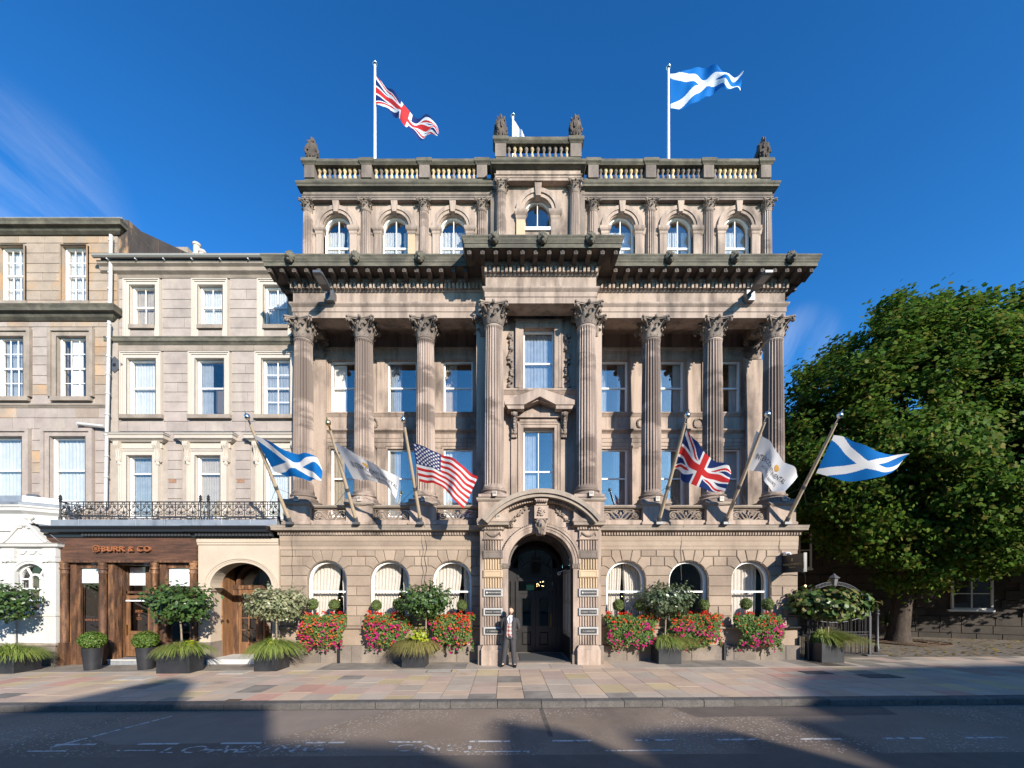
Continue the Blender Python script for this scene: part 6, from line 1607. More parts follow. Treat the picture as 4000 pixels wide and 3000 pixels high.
sw.obj('porch_swag', M['white_stone'], por, smooth=60)
sweep([(pxl, YPc), (px1+.02, YPc), (px1+.02, 13.2)], [(-.1,3.52),(.02,3.52),(.06,3.55),(.12,3.57),(.14,3.64),(.17,3.67),(-.1,3.68)]).obj('porch_cornice', M['white_stone'], por)
# swan-neck pediment with a lead ogee roof behind
pc = sx(107,YPc); prof = []; PHW = .74
for i in range(21):
    t = i/20; xx = -PHW+2*PHW*t; u = abs(xx)/PHW
    z = 3.68 + .56*(1-(3*u*u-2*u*u*u))*1.0
    if u < .12: z -= .05*(1-u/.12)
    prof.append((pc+xx, z))
MB().extr([(pc+PHW,3.67)] + list(reversed(prof))[1:-1] + [(pc-PHW,3.67)], YPc-.06, YPc+.12).obj('curved_porch_pediment', M['white_stone'], por)
pt = MB()
pt.tube([(p[0], YPc-.08, p[1]) for p in prof[1:-1]], .045, 6); pt.obj('pediment_moulding', M['white_stone'], por)
og = MB(); og.grid(14, 3, lambda u, v: (px1+.14-(px1+.14-pc-.06)*u, YPc+.02+1.2*v, 3.69+.60*(3*u*u-2*u*u*u)+.05*sin(pi*u))); og.grid(10, 1, lambda u, v: (pc-PHW+(PHW+.06)*u, YPc+.1+1.1*v, 3.70+.58*(3*u*u-2*u*u*u))); og.obj('ogee_lead_roof', M['lead'], por, smooth=50)
for q in (-1,1): MB().tube([(pc+q*.12+p[0], YPc-.09, 4.17+p[1]) for p in spiral(0,0,.07,.02,pi/2,-1.3*q,10)], .025, 5).obj('pediment_scroll', M['white_stone'], por)
MB().lathe([(.10,4.27),(.10,4.31),(.05,4.33),(.05,4.36),(.10,4.40),(.11,4.44),(.08,4.48),(.0,4.50)], (pc, YPc+.05, 0), 10).obj('porch_finial', M['white_stone'], por, smooth=50)
# upper parapet behind, canted towards the wall
sweep([(pxl, 12.25), (-14.75, 12.25), (-13.62, 13.2)], [(-.1,4.1),(.0,4.1),(.0,4.62),(.03,4.65),(.12,4.72),(.14,4.80),(.18,4.84),(.18,4.88),(-.1,4.9)]).obj('porch_parapet', M['white_stone'], por)
sweep([(pxl, 12.25), (-14.75, 12.25), (-13.62, 13.2)], [(-.1,4.9),(.19,4.885),(.20,4.95),(.06,5.0),(.05,5.18),(-.1,5.2)]).obj('parapet_lead_flashing', M['lead'], por)
MB().plan([(pxl,12.3),(-14.75,12.3),(-13.62,13.2),(-13.62,13.75),(pxl,13.75)], 3.6, 4.9).obj('porch_body', M['white_stone'], por)
por.location = (-16.02, 12.66, -.153); por.scale = (1.068, 1.068, 1.068)
fl = thing('floodlight', 'small black floodlight standing on the lead roof of the white porch', 'lamp', (PX(72,13.4),13.4,5.1))
MB().box(-.14,.14,-.08,.08,-.09,.09).obj('lamp_case', M['grey_metal'], fl, loc=(PX(72,13.4),13.4,PZ(1075,13.4)), rot=(-.3,0,.3)); MB().tube([(PX(72,13.4),13.4,4.88),(PX(72,13.4),13.4,PZ(1080,13.4))], .02, 6).obj('lamp_stem', M['grey_metal'], fl)
# ================================================================ FOLIAGE HELPERS
def leaf_shape(kind):
    if kind == 'maple':
        return [(0,-.5),(.46,-.22),(.30,.08),(.40,.38),(0,.56),(-.40,.38),(-.30,.08),(-.46,-.22)]
    if kind == 'oval': return [(0,-.5),(.24,-.2),(.26,.1),(0,.5),(-.26,.1),(-.24,-.2)]
    if kind == 'round': return [(0,-.5),(.4,-.25),(.42,.2),(0,.5),(-.42,.2),(-.4,-.25)]
    return [(-.3,-.5),(.3,-.5),(.3,.5),(-.3,.5)]
SHAPES = {k: leaf_shape(k) for k in ('maple','oval','round','quad')}
def add_leaf(mb, p, nrm, size, kind, rq, mi=0, cup=.12):
    nrm = nrm.normalized()
    u = nrm.cross(Vector((rq.uniform(-1,1), rq.uniform(-1,1), rq.uniform(-1,1))))
    if u.length < .05: u = nrm.orthogonal()
    u.normalize(); v = nrm.cross(u)
    n = len(mb.v); sh = SHAPES[kind]
    for (a, b) in sh:
        q = p + (u*a + v*b)*size - nrm*(cup*size*(a*a+b*b))
        mb.v.append((q.x, q.y, q.z))
    mb.f.append(tuple(range(n, n+len(sh)))); mb.m.append(mi)
def shrub_leaves(mb, c, rad, n, size, kind, rq, shell=.55, lump=.22, mi=0, flat_bottom=None, up=.35):
    """leaves through an uneven crown: dense outer shell, thinner inside"""
    c = Vector(c); sd = rq.uniform(0, 50)
    for i in range(n):
        d = Vector((rq.gauss(0,1), rq.gauss(0,1), rq.gauss(0,1))).normalized()
        q = 1 + lump*mnoise.noise(d*2.3+Vector((sd,0,0))) + .5*lump*mnoise.noise(d*5+Vector((0,sd,0)))
        t = (shell + (1-shell)*rq.random()**.6) * q
        p = c + Vector((d.x*rad[0], d.y*rad[1], d.z*rad[2]))*t
        if flat_bottom is not None and p.z < flat_bottom: p.z = flat_bottom+rq.random()*.05
        nr = (d + Vector((rq.uniform(-1,1), rq.uniform(-1,1), rq.uniform(-.6,1)+up))*.8)
        add_leaf(mb, p, nr, size*rq.uniform(.7,1.25), kind, rq, mi)

# ================================================================ CHURCH BEHIND THE TREES
M['church'] = mat('dark_church_stone', (.07,.06,.05), (.045,.039,.034), scale=1.5, c3=(.10,.085,.07), scale3=1.2, lo3=.55, hi3=.8, bump=.35, bscale=16, fine=.15, rand=.14)
church = thing('church_building', 'dark stone church wall with white sash windows behind the trees', 'church', (18, 18.8, 0))
ch_pts = [(9.9, 21.5), (18.3, 18.9), (23.2, 16.4), (30, 15.2)]
for i in range(3):
    a, b = Vector(ch_pts[i]), Vector(ch_pts[i+1]); d = (b-a); Ld = d.length; ang = atan2(d.y, d.x)
    e = Vector((-d.y, d.x)).normalized()
    MB().plan([a+e*.05, b+e*.05, b+e*.9, a+e*.9], -.2, 7.2).obj('church_wall_core', M['church'], church)
    rq = random.Random(60+i); z = .0
    holes = []
    if i == 1: holes = [(2.02, 3.32, 1.45, 2.85)]
    if i == 0: holes = [(4.6, 5.6, 3.4, 5.2)]
    while z < 6.9:
        h = rq.uniform(.34,.42); x = 0
        while x < Ld-.05:
            ln = min(rq.uniform(.6,1.2), Ld-x)
            if Ld-x-ln < .25: ln = Ld-x
            if not any(x < h_[1] and x+ln > h_[0] and z < h_[3] and z+h > h_[2] for h_ in holes) and z < 4.2:
                p = a+d*((x+ln/2)/Ld)
                if VX+p.x*FV/p.y < 2260: MB().bbox(-ln/2+.008, ln/2-.008, -.03, .06, .008, h-.008, .012).obj('church_stone', M['church'], church, loc=(p.x, p.y, z), rot=(0,0,ang))
            x += ln
        z += h
    for (ha, hb, hz0, hz1) in holes:
        p = a+d*((ha+hb)/2/Ld); wq = (hb-ha)/2
        f = MB(); f.box(-wq, -wq+.07, -.09, .03, 0, hz1-hz0); f.box(wq-.07, wq, -.09, .03, 0, hz1-hz0); f.box(-wq+.07, wq-.07, -.09, .03, 0, .07); f.box(-wq+.07, wq-.07, -.09, .03, hz1-hz0-.07, hz1-hz0)
        for j in (1,): f.box(-wq+.07, wq-.07, -.06, .02, (hz1-hz0)*.5-.02, (hz1-hz0)*.5+.02)
        f.box(-.02, .02, -.06, .02, .07, hz1-hz0-.07); f.box(-wq-.12, wq+.02, -.16, .03, -.1, 0)
        fo = f.obj('church_window', M['white_paint'], church, loc=(p.x, p.y, hz0), rot=(0,0,ang))
        for q in (-1,1):
            for j in (0,1):
                xa_, xb_ = sorted((q*.02, q*(wq-.07))); put('pane', MB().box(xa_, xb_, -.03, -.025, .07+(hz1-hz0-.14)*j/2, .07+(hz1-hz0-.14)*(j+1)/2).raw('pane', M['glass_dk']), fo, (p.x, p.y, hz0), (0,0,ang))
                put('dark_blind', MB().box(xa_, xb_, -.01, .0, .07+(hz1-hz0-.14)*j/2, .07+(hz1-hz0-.14)*(j+1)/2).raw('dark_blind', M['dark_int']), fo, (p.x, p.y, hz0), (0,0,ang))
cy = MB(); cyc = (17.6, 18.3, gz(17.6))
rq = random.Random(3)
yuc = thing('spiky_plant', 'spiky dark plant growing against the church wall', 'plant', cyc)
for i in range(60):
    a = rq.random()*2*pi; el = rq.uniform(.1,1.3); l_ = rq.uniform(.7,1.2); d = Vector((cos(a)*cos(el), sin(a)*cos(el)*.5, sin(el)))
    p0 = Vector(cyc)+Vector((0,0,.5)); p1 = p0+d*l_*.6; p2 = p0+d*l_-Vector((0,0,.25*l_)); t = d.cross(Vector((0,0,1))).normalized()*.03
    cy.face([p0-t, p0+t, p1+t, p1-t]); cy.face([p1-t, p1+t, p2])
cy.obj('spiky_leaves', leafmat('yucca_leaf', [(.03,.05,.02),(.07,.09,.04)], .1), yuc); MB().lathe([(.09,0),(.07,.55),(.0,.6)], cyc, 8).obj('plant_stem', M['bark'], yuc)

# ================================================================ STREET TREES
leaf_m = leafmat('sycamore_leaf', [(.034,.080,.011),(.056,.12,.015),(.09,.165,.02),(.125,.18,.024),(.055,.115,.015),(.18,.16,.032),(.042,.09,.012),(.08,.155,.018)], .42, .6, .12)
def street_tree(name, label, base, cen, rad, seed, nclump, per, lsize):
    rq = random.Random(seed); base = Vector(base); cen = Vector(cen)
    t = thing(name, label, 'tree', base, group='trees beside the church')
    tk = MB()
    fork = base+Vector((.15, -.2, 2.9))
    tk.tube([base+Vector((0,0,-.1)), base+Vector((0,0,.12)), base+Vector((.02,-.03,.5)), base+Vector((.08,-.1,1.6)), fork], [.52,.42,.35,.32,.34], 14)
    clumps = []
    tries = 0
    while len(clumps) < nclump and tries < 40000:
        tries += 1
        d = Vector((rq.gauss(0,1), rq.gauss(0,1), rq.gauss(0,1))).normalized()
        lum = 1+.16*mnoise.noise(d*2.6+Vector((seed,0,0)))+.09*mnoise.noise(d*6)
        r_ = (.42+.56*rq.random()**.45)*lum
        p = cen+Vector((d.x*rad[0], d.y*rad[1], d.z*rad[2]))*r_
        if mnoise.noise(p*.62+Vector((seed,3,1))) < -.10: continue
        if p.z < 2.0+2.4*abs(mnoise.noise(Vector((p.x*.33,p.y*.33,seed)))): continue
        if all((p-q).length > .42*min(1.4, rad[0]/4) for q in clumps[-260:]): clumps.append(p)
    # limbs: from the fork to groups of clumps
    tips = [c for i, c in enumerate(clumps) if i % 9 == 0]
    mains = []
    for i in range(9):
        a = 2*pi*i/9+rq.uniform(-.2,.2); el = rq.uniform(.35, 1.2)
        e = cen+Vector((cos(a)*cos(el)*rad[0]*.5, sin(a)*cos(el)*rad[1]*.5, sin(el)*rad[2]*.5-1.0))
        m1 = fork.lerp(e, .5)+Vector((rq.uniform(-.3,.3), rq.uniform(-.3,.3), .5))
        tk.tube([fork-Vector((0,0,.4)), fork.lerp(m1,.5), m1, e], [.26,.21,.16,.09], 8); mains.append((m1, e))
    for c in tips:
        m1, e = min(mains, key=lambda q: (q[1]-c).length); s_ = m1.lerp(e, rq.uniform(.35,1))
        md = s_.lerp(c, .5)+Vector((rq.uniform(-.3,.3), rq.uniform(-.3,.3), rq.uniform(-.1,.4)))
        tk.tube([s_, md, c], [.06,.04,.012], 5)
    tk.obj('trunk', M['bark'], t, smooth=60)
    cr = MB()
    for c in clumps:
        out_ = (c-cen); out_ = Vector((out_.x/rad[0], out_.y/rad[1], out_.z/rad[2])); out_.normalize()
        cr_r = rq.uniform(.38,.74)
        for i in range(per):
            d = Vector((rq.gauss(0,1), rq.gauss(0,1), rq.gauss(0,.7)))*.5
            p = c+d*cr_r
            nr = out_*.6+Vector((rq.uniform(-1,1), rq.uniform(-1,1), rq.uniform(-.1,1.5)))*.75
            add_leaf(cr, p, nr, lsize*rq.uniform(.7,1.3), 'maple', rq, 0, .18)
    put('crown', cr.raw('crown', leaf_m), t)
    return t
street_tree('sycamore_tree', 'broad leafy sycamore with thick trunk standing in an iron tree grate', (16.75, 17.0, gz(17)), (16.3, 15.6, 8.0), (5.35, 3.9, 5.55), 11, 860, 175, .13)
street_tree('sycamore_tree', 'second taller leafy sycamore rising beside the church at the edge', (23.8, 15.6, gz(24)), (22.4, 14.6, 8.4), (4.9, 3.6, 6.0), 17, 480, 155, .135)
# tree grate
gx, gy_ = 16.75, 16.6
grt = thing('tree_grate', 'rusty round cast-iron tree grate in the paving round the trunk', 'tree grate', (gx, gy_, gz(gx)))
gbar = MB().tube([(.6,0,.02),(1.25,0,.02)], .022, 4).mesh('radial_bar', M['rust'])
for i in range(56): put('radial_bar', gbar, grt, (gx, gy_, gz(gx)), (0,0,2*pi*i/56))
for r_ in (.6, .92, 1.27): MB().tube([(gx+r_*cos(2*pi*i/40), gy_+r_*sin(2*pi*i/40), gz(gx)+.022) for i in range(41)], .03, 5).obj('ring_bar', M['rust'], grt)
# fallen leaves
fl_ = MB(); rq = random.Random(8)
for i in range(900):
    x, y = rq.uniform(12.5, 24), 13.2+4.6*rq.random()
    add_leaf(fl_, Vector((x, y, gz(x)+.012)), Vector((rq.uniform(-.25,.25), rq.uniform(-.25,.25), 1)), rq.uniform(.05,.12), 'maple', rq)
put('fallen_leaves', fl_.raw('fallen_leaves', leafmat('fallen_leaf', [(.22,.13,.03),(.30,.22,.04),(.12,.07,.03),(.2,.16,.05)], 0)), None, label='yellow and brown leaves fallen on the church forecourt', cat='leaves', kind='stuff')

# ================================================================ IRON GATE WITH ARCH AND LANTERN
YG = 13.5
gate = thing('iron_gate', 'black iron gate and railings under an arched scrollwork overthrow with lantern', 'gate', (11.1, YG, gz(11)))
gx0, gx1 = sx(3118,YG), sx(3397,YG); gc = (gx0+gx1)/2; gw2 = (gx1-gx0)/2; zs = 1.52; rz_ = sz(2273,YG)-zs
for (k_, th) in ((1.0,.016),(.90,.013)):
    MB().tube([(p[0], YG, p[1]) for p in arc(gc, zs, gw2*k_, 180, 0, 40, rz_*k_)], th, 6).obj('arch_bar', M['grey_iron'], gate)
ringm = MB()
sg = [ (150,.12),(163,.12),(175,.11),(30,.12),(17,.12),(5,.11),(138,.09),(42,.09),(129,.07),(51,.07) ]
for a, r_ in sg:
    r_ *= .95; cx = gc+gw2*(1-r_/gw2*.9)*cos(radians(a)); cz = zs+(rz_-r_)*sin(radians(a))
    ringm.tube([(cx+r_*cos(2*pi*i/14), YG, cz+r_*sin(2*pi*i/14)) for i in range(15)], .009, 5)
for i in range(26):
    a = radians(58+64*i/25); ringm.tube([(gc+gw2*cos(a), YG, zs+rz_*sin(a)), (gc+gw2*.9*cos(a+.05), YG, zs+rz_*.9*sin(a+.05))], .008, 4)
ringm.obj('arch_scrollwork', M['grey_iron'], gate)
for x_ in (gx0, gx1): MB().box(x_-.025, x_+.025, YG-.025, YG+.025, 0, zs+.02).obj('arch_post', M['grey_iron'], gate)
n_ = 18
for i in range(n_+1):
    x_ = gx0+.12+(gx1-gx0-.24)*i/n_; t = (x_-gc)/gw2; zt_ = 1.20+.25*t*t if True else 1.4
    MB().tube([(x_, YG, .06), (x_, YG, zt_)], .011, 5).obj('gate_bar', M['iron'], gate)
MB().tube([(gx0+.1+(gx1-gx0-.2)*i/20, YG, 1.20+.25*(-1+2*i/20)**2) for i in range(21)], .014, 5).obj('curved_top_rail', M['grey_iron'], gate)
for zz in (.12, .78, .88): MB().box(gx0+.05, gx1-.05, YG-.012, YG+.012, zz-.012, zz+.012).obj('gate_rail', M['iron'], gate)
gr_ = MB()
for i in range(8):
    cx = gx0+.25+i*.28; gr_.tube([(cx+.045*cos(2*pi*j/10), YG, .83+.045*sin(2*pi*j/10)) for j in range(11)], .008, 4)
gr_.obj('ring_frieze', M['iron'], gate)
# railings behind with spear tops
for i in range(17):
    x_ = gx0+.1+i*.165; 
    b_ = MB(); b_.tube([(x_, YG+.35, .05), (x_, YG+.35, 1.46)], .012, 5); b_.lathe([(.012,1.46),(.03,1.49),(.0,1.60)], (x_, YG+.35, 0), 6); b_.obj('railing_spear', M['iron'], gate)
MB().box(gx0, gx1+.35, YG+.335, YG+.365, 1.38, 1.41).obj('railing_top_bar', M['iron'], gate)
xp = sx(3426,YG)
MB().lathe([(.075,.1),(.075,.3),(.05,.34),(.045,1.35),(.07,1.37),(.07,1.41),(.04,1.44),(.07,1.5),(.045,1.56),(.0,1.66)], (xp, YG, gz(xp)), 10).obj('end_post', M['iron'], gate, smooth=50)
MB().box(xp-.1-.17, xp-.03-.17, YG-.02, YG+.05, .1, 1.42).obj('end_stay', M['iron'], gate)
MB().bbox(xp-.5, xp+.22, YG-.2, YG+.25, -.1, .13, .02).obj('stone_base', M['kerb'], gate)
lx = gc; lz = zs+rz_
ln_ = thing('gate_lantern', 'hexagonal lantern mounted on top of the iron gate arch', 'lantern', (lx, YG, lz))
MB().lathe([(.07,-.12),(.12,.10),(.12,.12)], (lx,YG,lz), 6).obj('lantern_glass', plain('dusty_glass', (.16,.15,.14), .3), ln_); MB().lathe([(.17,.12),(.17,.14),(.08,.22),(.05,.23),(.05,.26),(.0,.29)], (lx,YG,lz), 6).obj('lantern_cap', M['grey_iron'], ln_); MB().lathe([(.03,-.2),(.08,-.13),(.08,-.115)], (lx,YG,lz), 6).obj('lantern_foot', M['grey_iron'], ln_)
# black pipe rail at the hotel corner
rp = thing('corner_railing', 'black iron handrail and posts at the hotel corner by the basement steps', 'railing', (9.6, 12.9, 0))
for (a, b, r_) in (((9.05,12.72,1.52),(9.75,12.75,1.52),.03), ((9.05,12.72,1.10),(9.9,12.8,1.10),.035), ((9.75,12.75,.0),(9.75,12.75,1.55),.035), ((9.6,12.6,.0),(9.6,12.6,.86),.04), ((9.6,12.6,.84),(10.1,12.9,.84),.035)):
    MB().tube([a, b], r_, 8).obj('rail_tube', M['black_paint'], rp)
# ================================================================ FLAGS AND POLES
def crom(pts, t):
    k = len(pts)-1; x = t*k; i = min(int(x), k-1); f = x-i
    p0 = pts[max(i-1,0)]; p1 = pts[i]; p2 = pts[i+1]; p3 = pts[min(i+2,k)]
    return .5*((2*p1)+(-p0+p2)*f+(2*p0-5*p1+4*p2-p3)*f*f+(-p0+3*p1-3*p2+p3)*f**3)
def resamp(pts, n=60):
    P = [crom(pts, i/n) for i in range(n+1)]; d = [0]
    for i in range(n): d.append(d[-1]+(P[i+1]-P[i]).length)
    def f(t):
        s_ = t*d[-1]
        for i in range(n):
            if d[i+1] >= s_: return P[i].lerp(P[i+1], (s_-d[i])/max(1e-9, d[i+1]-d[i]))
        return P[-1]
    return f
RED, WHT, BLU, SKY, NAVY = (.62,.035,.035), (.84,.83,.82), (.015,.035,.15), (.004,.15,.47), (.03,.045,.16)
def union_jack(u, v):
    x, y = (u-.5)*2, (v-.5)      # 2:1
    ax, ay = abs(x), abs(y)
    if ax < .1 or ay < .1: return RED
    if ax < .167 or ay < .167: return WHT
    # diagonals
    d = (ay-ax*.5)*.894          # signed distance from the diagonal in this quadrant
    w = .1
    if abs(d) < w:
        s_ = 1 if (x*y > 0) == (x < 0) else -1
        left = x < 0
        lo, hi = ((0, .067) if (left ^ (x*y > 0) ^ (x > 0)) else (-.067, 0))
        if lo < d < hi: return RED
        return WHT
    return BLU
def saltire(u, v):
    x, y = (u-.5)*1.6, v-.5
    d = abs(abs(y)-abs(x)/1.6)*.848
    return WHT if d < .1 else SKY
def stars(u, v):
    if u < .4 and v > 6/13:
        cu, cv = u/.4, (v-6/13)/(7/13)
        for r in range(9):
            n = 6 if r % 2 == 0 else 5
            for i in range(n):
                sx_ = (i*2+1+(0 if n == 6 else 1))/12; sy_ = (r+1)/10
                dx, dy = (cu-sx_)*.76, (cv-sy_)*.54
                rr = hypot(dx, dy)
                if rr < .033:
                    a = (atan2(dx, dy) % (2*pi/5))-pi/5
                    if rr*cos(abs(a)-0) < .033*(.45+.55*(abs(a)/(pi/5))): return WHT
        return NAVY
    return RED if int((1-v)*13-1e-6) % 2 == 0 else WHT
def white(u, v): return WHT
def flagmat(name):
    m = bpy.data.materials.new(name); m.use_nodes = True; N = m.node_tree.nodes; l = m.node_tree.links.new
    b = N['Principled BSDF']; b.inputs['Roughness'].default_value = .75; b.inputs['Specular IOR Level'].default_value = .2
    at = N.new('ShaderNodeVertexColor'); at.layer_name = 'cloth'; l(at.outputs[0], b.inputs['Base Color'])
    tr = N.new('ShaderNodeBsdfTranslucent'); l(at.outputs[0], tr.inputs[0]); ms = N.new('ShaderNodeMixShader'); ms.inputs[0].default_value = .3
    l(b.outputs[0], ms.inputs[1]); l(tr.outputs[0], ms.inputs[2]); l(ms.outputs[0], N['Material Output'].inputs[0]); return m
FM = flagmat('printed_flag_cloth')
def flag(label, top, bot, pat, waves=3, amp=.07, nu=150, nv=84, seed=1, group=None, lett=None, tuck=.0):
    T_ = resamp([PP(*p) for p in top]); B_ = resamp([PP(*p) for p in bot]); rq = random.Random(seed); ph = rq.random()*6
    def S(u, v, off=0):
        p = T_(u).lerp(B_(u), 1-v)
        q = Vector((0,-1,.15))
        a = amp*(.25+.75*u)*min(1, u*4)
        dy = a*sin(u*waves*2*pi+ph+v*2.2)+.45*a*sin(u*waves*4.3*pi+ph*2-v*3.1)
        dz = .25*a*sin(u*waves*2*pi+ph+v*2+1)
        return p+q*(dy+off)+Vector((0,0,dz))
    ctr = S(.0, 1)
    mb = MB(); mb.grid(nu, nv, lambda u, v: S(u, v))
    me = mb.raw('flag_cloth', FM, True)
    ca = me.color_attributes.new('cloth', 'BYTE_COLOR', 'CORNER')
    cols = []
    for i in range(nu):
        for j in range(nv):
            c = pat((i+.5)/nu, (j+.5)/nv); cols += [c[0],c[1],c[2],1]*4
    ca.data.foreach_set('color', cols)
    f = put('flag', me, None, label=label, cat='flag', group=group)
    if lett:
        for (s_, size, u0, v0, col, sc_u) in lett:
            tm = text_mesh(s_, size, col, 0, 'LEFT', 'flag_lettering')
            bm = bmesh.new(); bm.from_mesh(tm); bmesh.ops.triangulate(bm, faces=bm.faces); bmesh.ops.subdivide_edges(bm, edges=[e for e in bm.edges if e.calc_length() > .03], cuts=1); bm.to_mesh(tm); bm.free()
            for vt_ in tm.vertices:
                u = u0+vt_.co.x*sc_u; v = v0+vt_.co.y
                vt_.co = S(max(0,min(1,u)), max(0,min(1,v)), .007)
            put('flag_lettering', tm, f)
    return f, S
def emblem_on(f, S, u0, v0, ru, rv, col):
    mb = MB(); k = 14; n = len(mb.v); mb.v.append(tuple(S(u0, v0, .007)))
    for i in range(k): mb.v.append(tuple(S(u0+ru*cos(2*pi*i/k), v0+rv*sin(2*pi*i/k), .007)))
    for i in range(k): mb.f.append((0, 1+i, 1+(i+1)%k)); mb.m.append(0)
    put('flag_emblem', mb.raw('flag_emblem', col), f)
M['ink'] = plain('dark_ink', (.06,.05,.045), .8); M['gold_ink'] = plain('gold_ink', (.55,.30,.06), .7)

# ---- roof flags
def roof_pole(label, x, y, z0, z1, r=.05):
    t = thing('flagpole', label, 'flagpole', (x, y, z0))
    MB().tube([(x,y,z0),(x,y,(z0+z1)/2),(x,y,z1)], [r*1.15,r,r*.8], 10).obj('pole', M['white_metal'], t, smooth=50)
    MB().blob((x,y,z1+.07), (.09,.09,.07), 10, 8).obj('finial', M['silver'], t, smooth=80)
roof_pole('white flagpole on the roof flying the large Union flag', PX(810,14.5), 14.5, 15.8, PZ(141,14.5))
roof_pole('white flagpole on the roof flying the large blue and white saltire', PX(1444,14.5), 14.5, 15.8, PZ(149,14.5))
roof_pole('white flagpole behind the raised centre balustrade', PX(1108,15.6), 15.6, 16.2, PZ(253,15.6))
def z1v(x, y): return ((1000+x/2.011)*.553, (200+y/2.011)*.553)
def z2v(x, y): return ((1900+x/1.7015)*.553, (200+y/1.7015)*.553)
def tp(f, L_, Y0, Y1):
    n = len(L_); return [(*f(x, y), Y0+(Y1-Y0)*i/(n-1)) for i, (x, y) in enumerate(L_)]
flag('large Union flag streaming down from the left roof flagpole', tp(z1v, [(940,190),(1010,260),(1120,370),(1220,470),(1330,525),(1418,590),(1438,640)], 14.45, 13.6), tp(z1v, [(940,415),(1020,445),(1100,510),(1160,590),(1240,635),(1330,668),(1428,692)], 14.45, 13.6), union_jack, 2, .13, 160, 96, 3)
flag('large blue saltire flag flying from the right roof flagpole', tp(z2v, [(1222,150),(1300,142),(1390,100),(1460,92),(1540,130),(1630,140),(1714,118)], 14.45, 13.8), tp(z2v, [(1225,378),(1320,377),(1400,345),(1470,290),(1540,245),(1590,275),(1695,240)], 14.45, 13.8), saltire, 2, .12, 150, 90, 5)
flag('white flag drooping behind the centre roof balustrade', [(1109,258,15.55),(1118,270,15.5),(1128,285,15.4),(1140,306,15.3)], [(1109,325,15.55),(1118,327,15.5),(1128,330,15.4),(1138,334,15.3)], white, 2, .05, 40, 30, 6)

# ---- raking poles over the entrance front
def front_pole(label, bx, by, tip_py, ball):
    b = Vector((PX(bx,12.62), 12.62, 4.40)); d = Vector((-.02,-1,1.186))
    s_ = (VY-tip_py)/FV; t = (s_*b.y-(b.z-CAM_H))/(1.186+s_)
    e = b+d*t
    th = thing('raking_flagpole', label, 'flagpole', b)
    MB().tube([b, b.lerp(e,.5), e], [.055,.05,.036], 10).obj('pole', M['pole_wood'], th, smooth=50)
    dn = d.normalized()
    cm = b.lerp(e, .40); MB().tube([cm-dn*.05, cm+dn*.05], .06, 10).obj('pole_collar', M['grey_metal'], th)
    MB().tube([b-dn*.02, b+dn*.22], .066, 10).obj('pole_socket', M['grey_metal'], th); MB().box(b.x-.1, b.x+.1, 12.5, 12.75, 4.355, 4.43).obj('mounting_plate', M['grey_metal'], th)
    fm_ = MB(); fm_.tube([e, e+dn*.16], .026, 8); fm_.blob(e+dn*.20, (.075,.075,.085), 10, 8); fm_.tube([e+dn*.25, e+dn*.36], [.03,.004], 8); fm_.obj('finial', M['gold'] if ball == 'g' else M['silver'], th, smooth=60)
    for q in (-1,1): MB().tube([cm, Vector((b.x+q*.75, 12.75, 5.0))], .006, 4).obj('stay_wire', M['grey_metal'], th)
    return b, e
names = (('raking wooden flagpole of the saltire nearest the iron balcony','s',628,917),('raking wooden flagpole of the white hotel flag beside the iron balcony saltire','g',771,930),('raking wooden flagpole of the stars and stripes flag','s',909,923),
         ('raking wooden flagpole of the lower Union flag','s',1422,914),('raking wooden flagpole of the white hotel flag over the hanging sign','s',1566,912),('raking wooden flagpole of the saltire in front of the tree','s',1697,914))
for (lb, bl, bx_, tpy) in names: front_pole(lb, bx_, 1131, tpy, bl)
IT = [('INTERCONTINENTAL', .20, .20, .50, M['ink'], .32), ('HOTELS & RESORTS', .11, .36, .30, M['ink'], .40)]
flag('blue saltire flag on the raking pole next to the iron balcony', [(548,940,10.75),(575,950,10.75),(608,969,10.85),(642,979,10.95),(682,986,11.0),(692,1008,11.05)], [(592,1018,11.4),(605,1023,11.4),(625,1029,11.35),(650,1033,11.3),(672,1037,11.2),(696,1040,11.1)], saltire, 2.2, .07, 120, 72, 8)
f, S = flag('half-folded white hotel flag with dark lettering beside the stars and stripes', [(721,954,10.85),(758,975,10.85),(790,992,10.9),(822,1012,10.95),(850,1022,11.0),(864,1032,11.05)], [(763,1034,11.5),(785,1037,11.45),(805,1040,11.4),(828,1044,11.35),(842,1058,11.3),(854,1074,11.2)], white, 2.2, .06, 110, 66, 9, lett=[('INTERCONTINENTAL', .26, .13, .40, M['ink'], .34), ('HOTELS & RESORTS', .15, .34, .16, M['ink'], .36)])
emblem_on(f, S, .42, .70, .04, .09, M['gold_ink'])
flag('stars and stripes flag on a raking pole left of the entrance', [(891,955,10.95),(925,969,10.95),(958,982,11.0),(985,996,11.0),(1012,1015,11.05),(1033,1034,11.1)], [(906,1040,11.55),(922,1043,11.5),(940,1046,11.45),(962,1056,11.4),(978,1078,11.3),(1001,1095,11.25)], stars, 2.2, .07, 200, 130, 10)
flag('lower Union flag hanging from a raking pole right of the entrance', [(1483,928,10.85),(1500,950,10.85),(1521,975,10.9),(1543,992,10.95),(1567,1005,11.0),(1579,1021,11.1)], [(1456,1013,11.5),(1468,1016,11.5),(1476,1040,11.45),(1500,1050,11.4),(1530,1057,11.3),(1564,1064,11.2)], union_jack, 1.6, .07, 150, 90, 11)
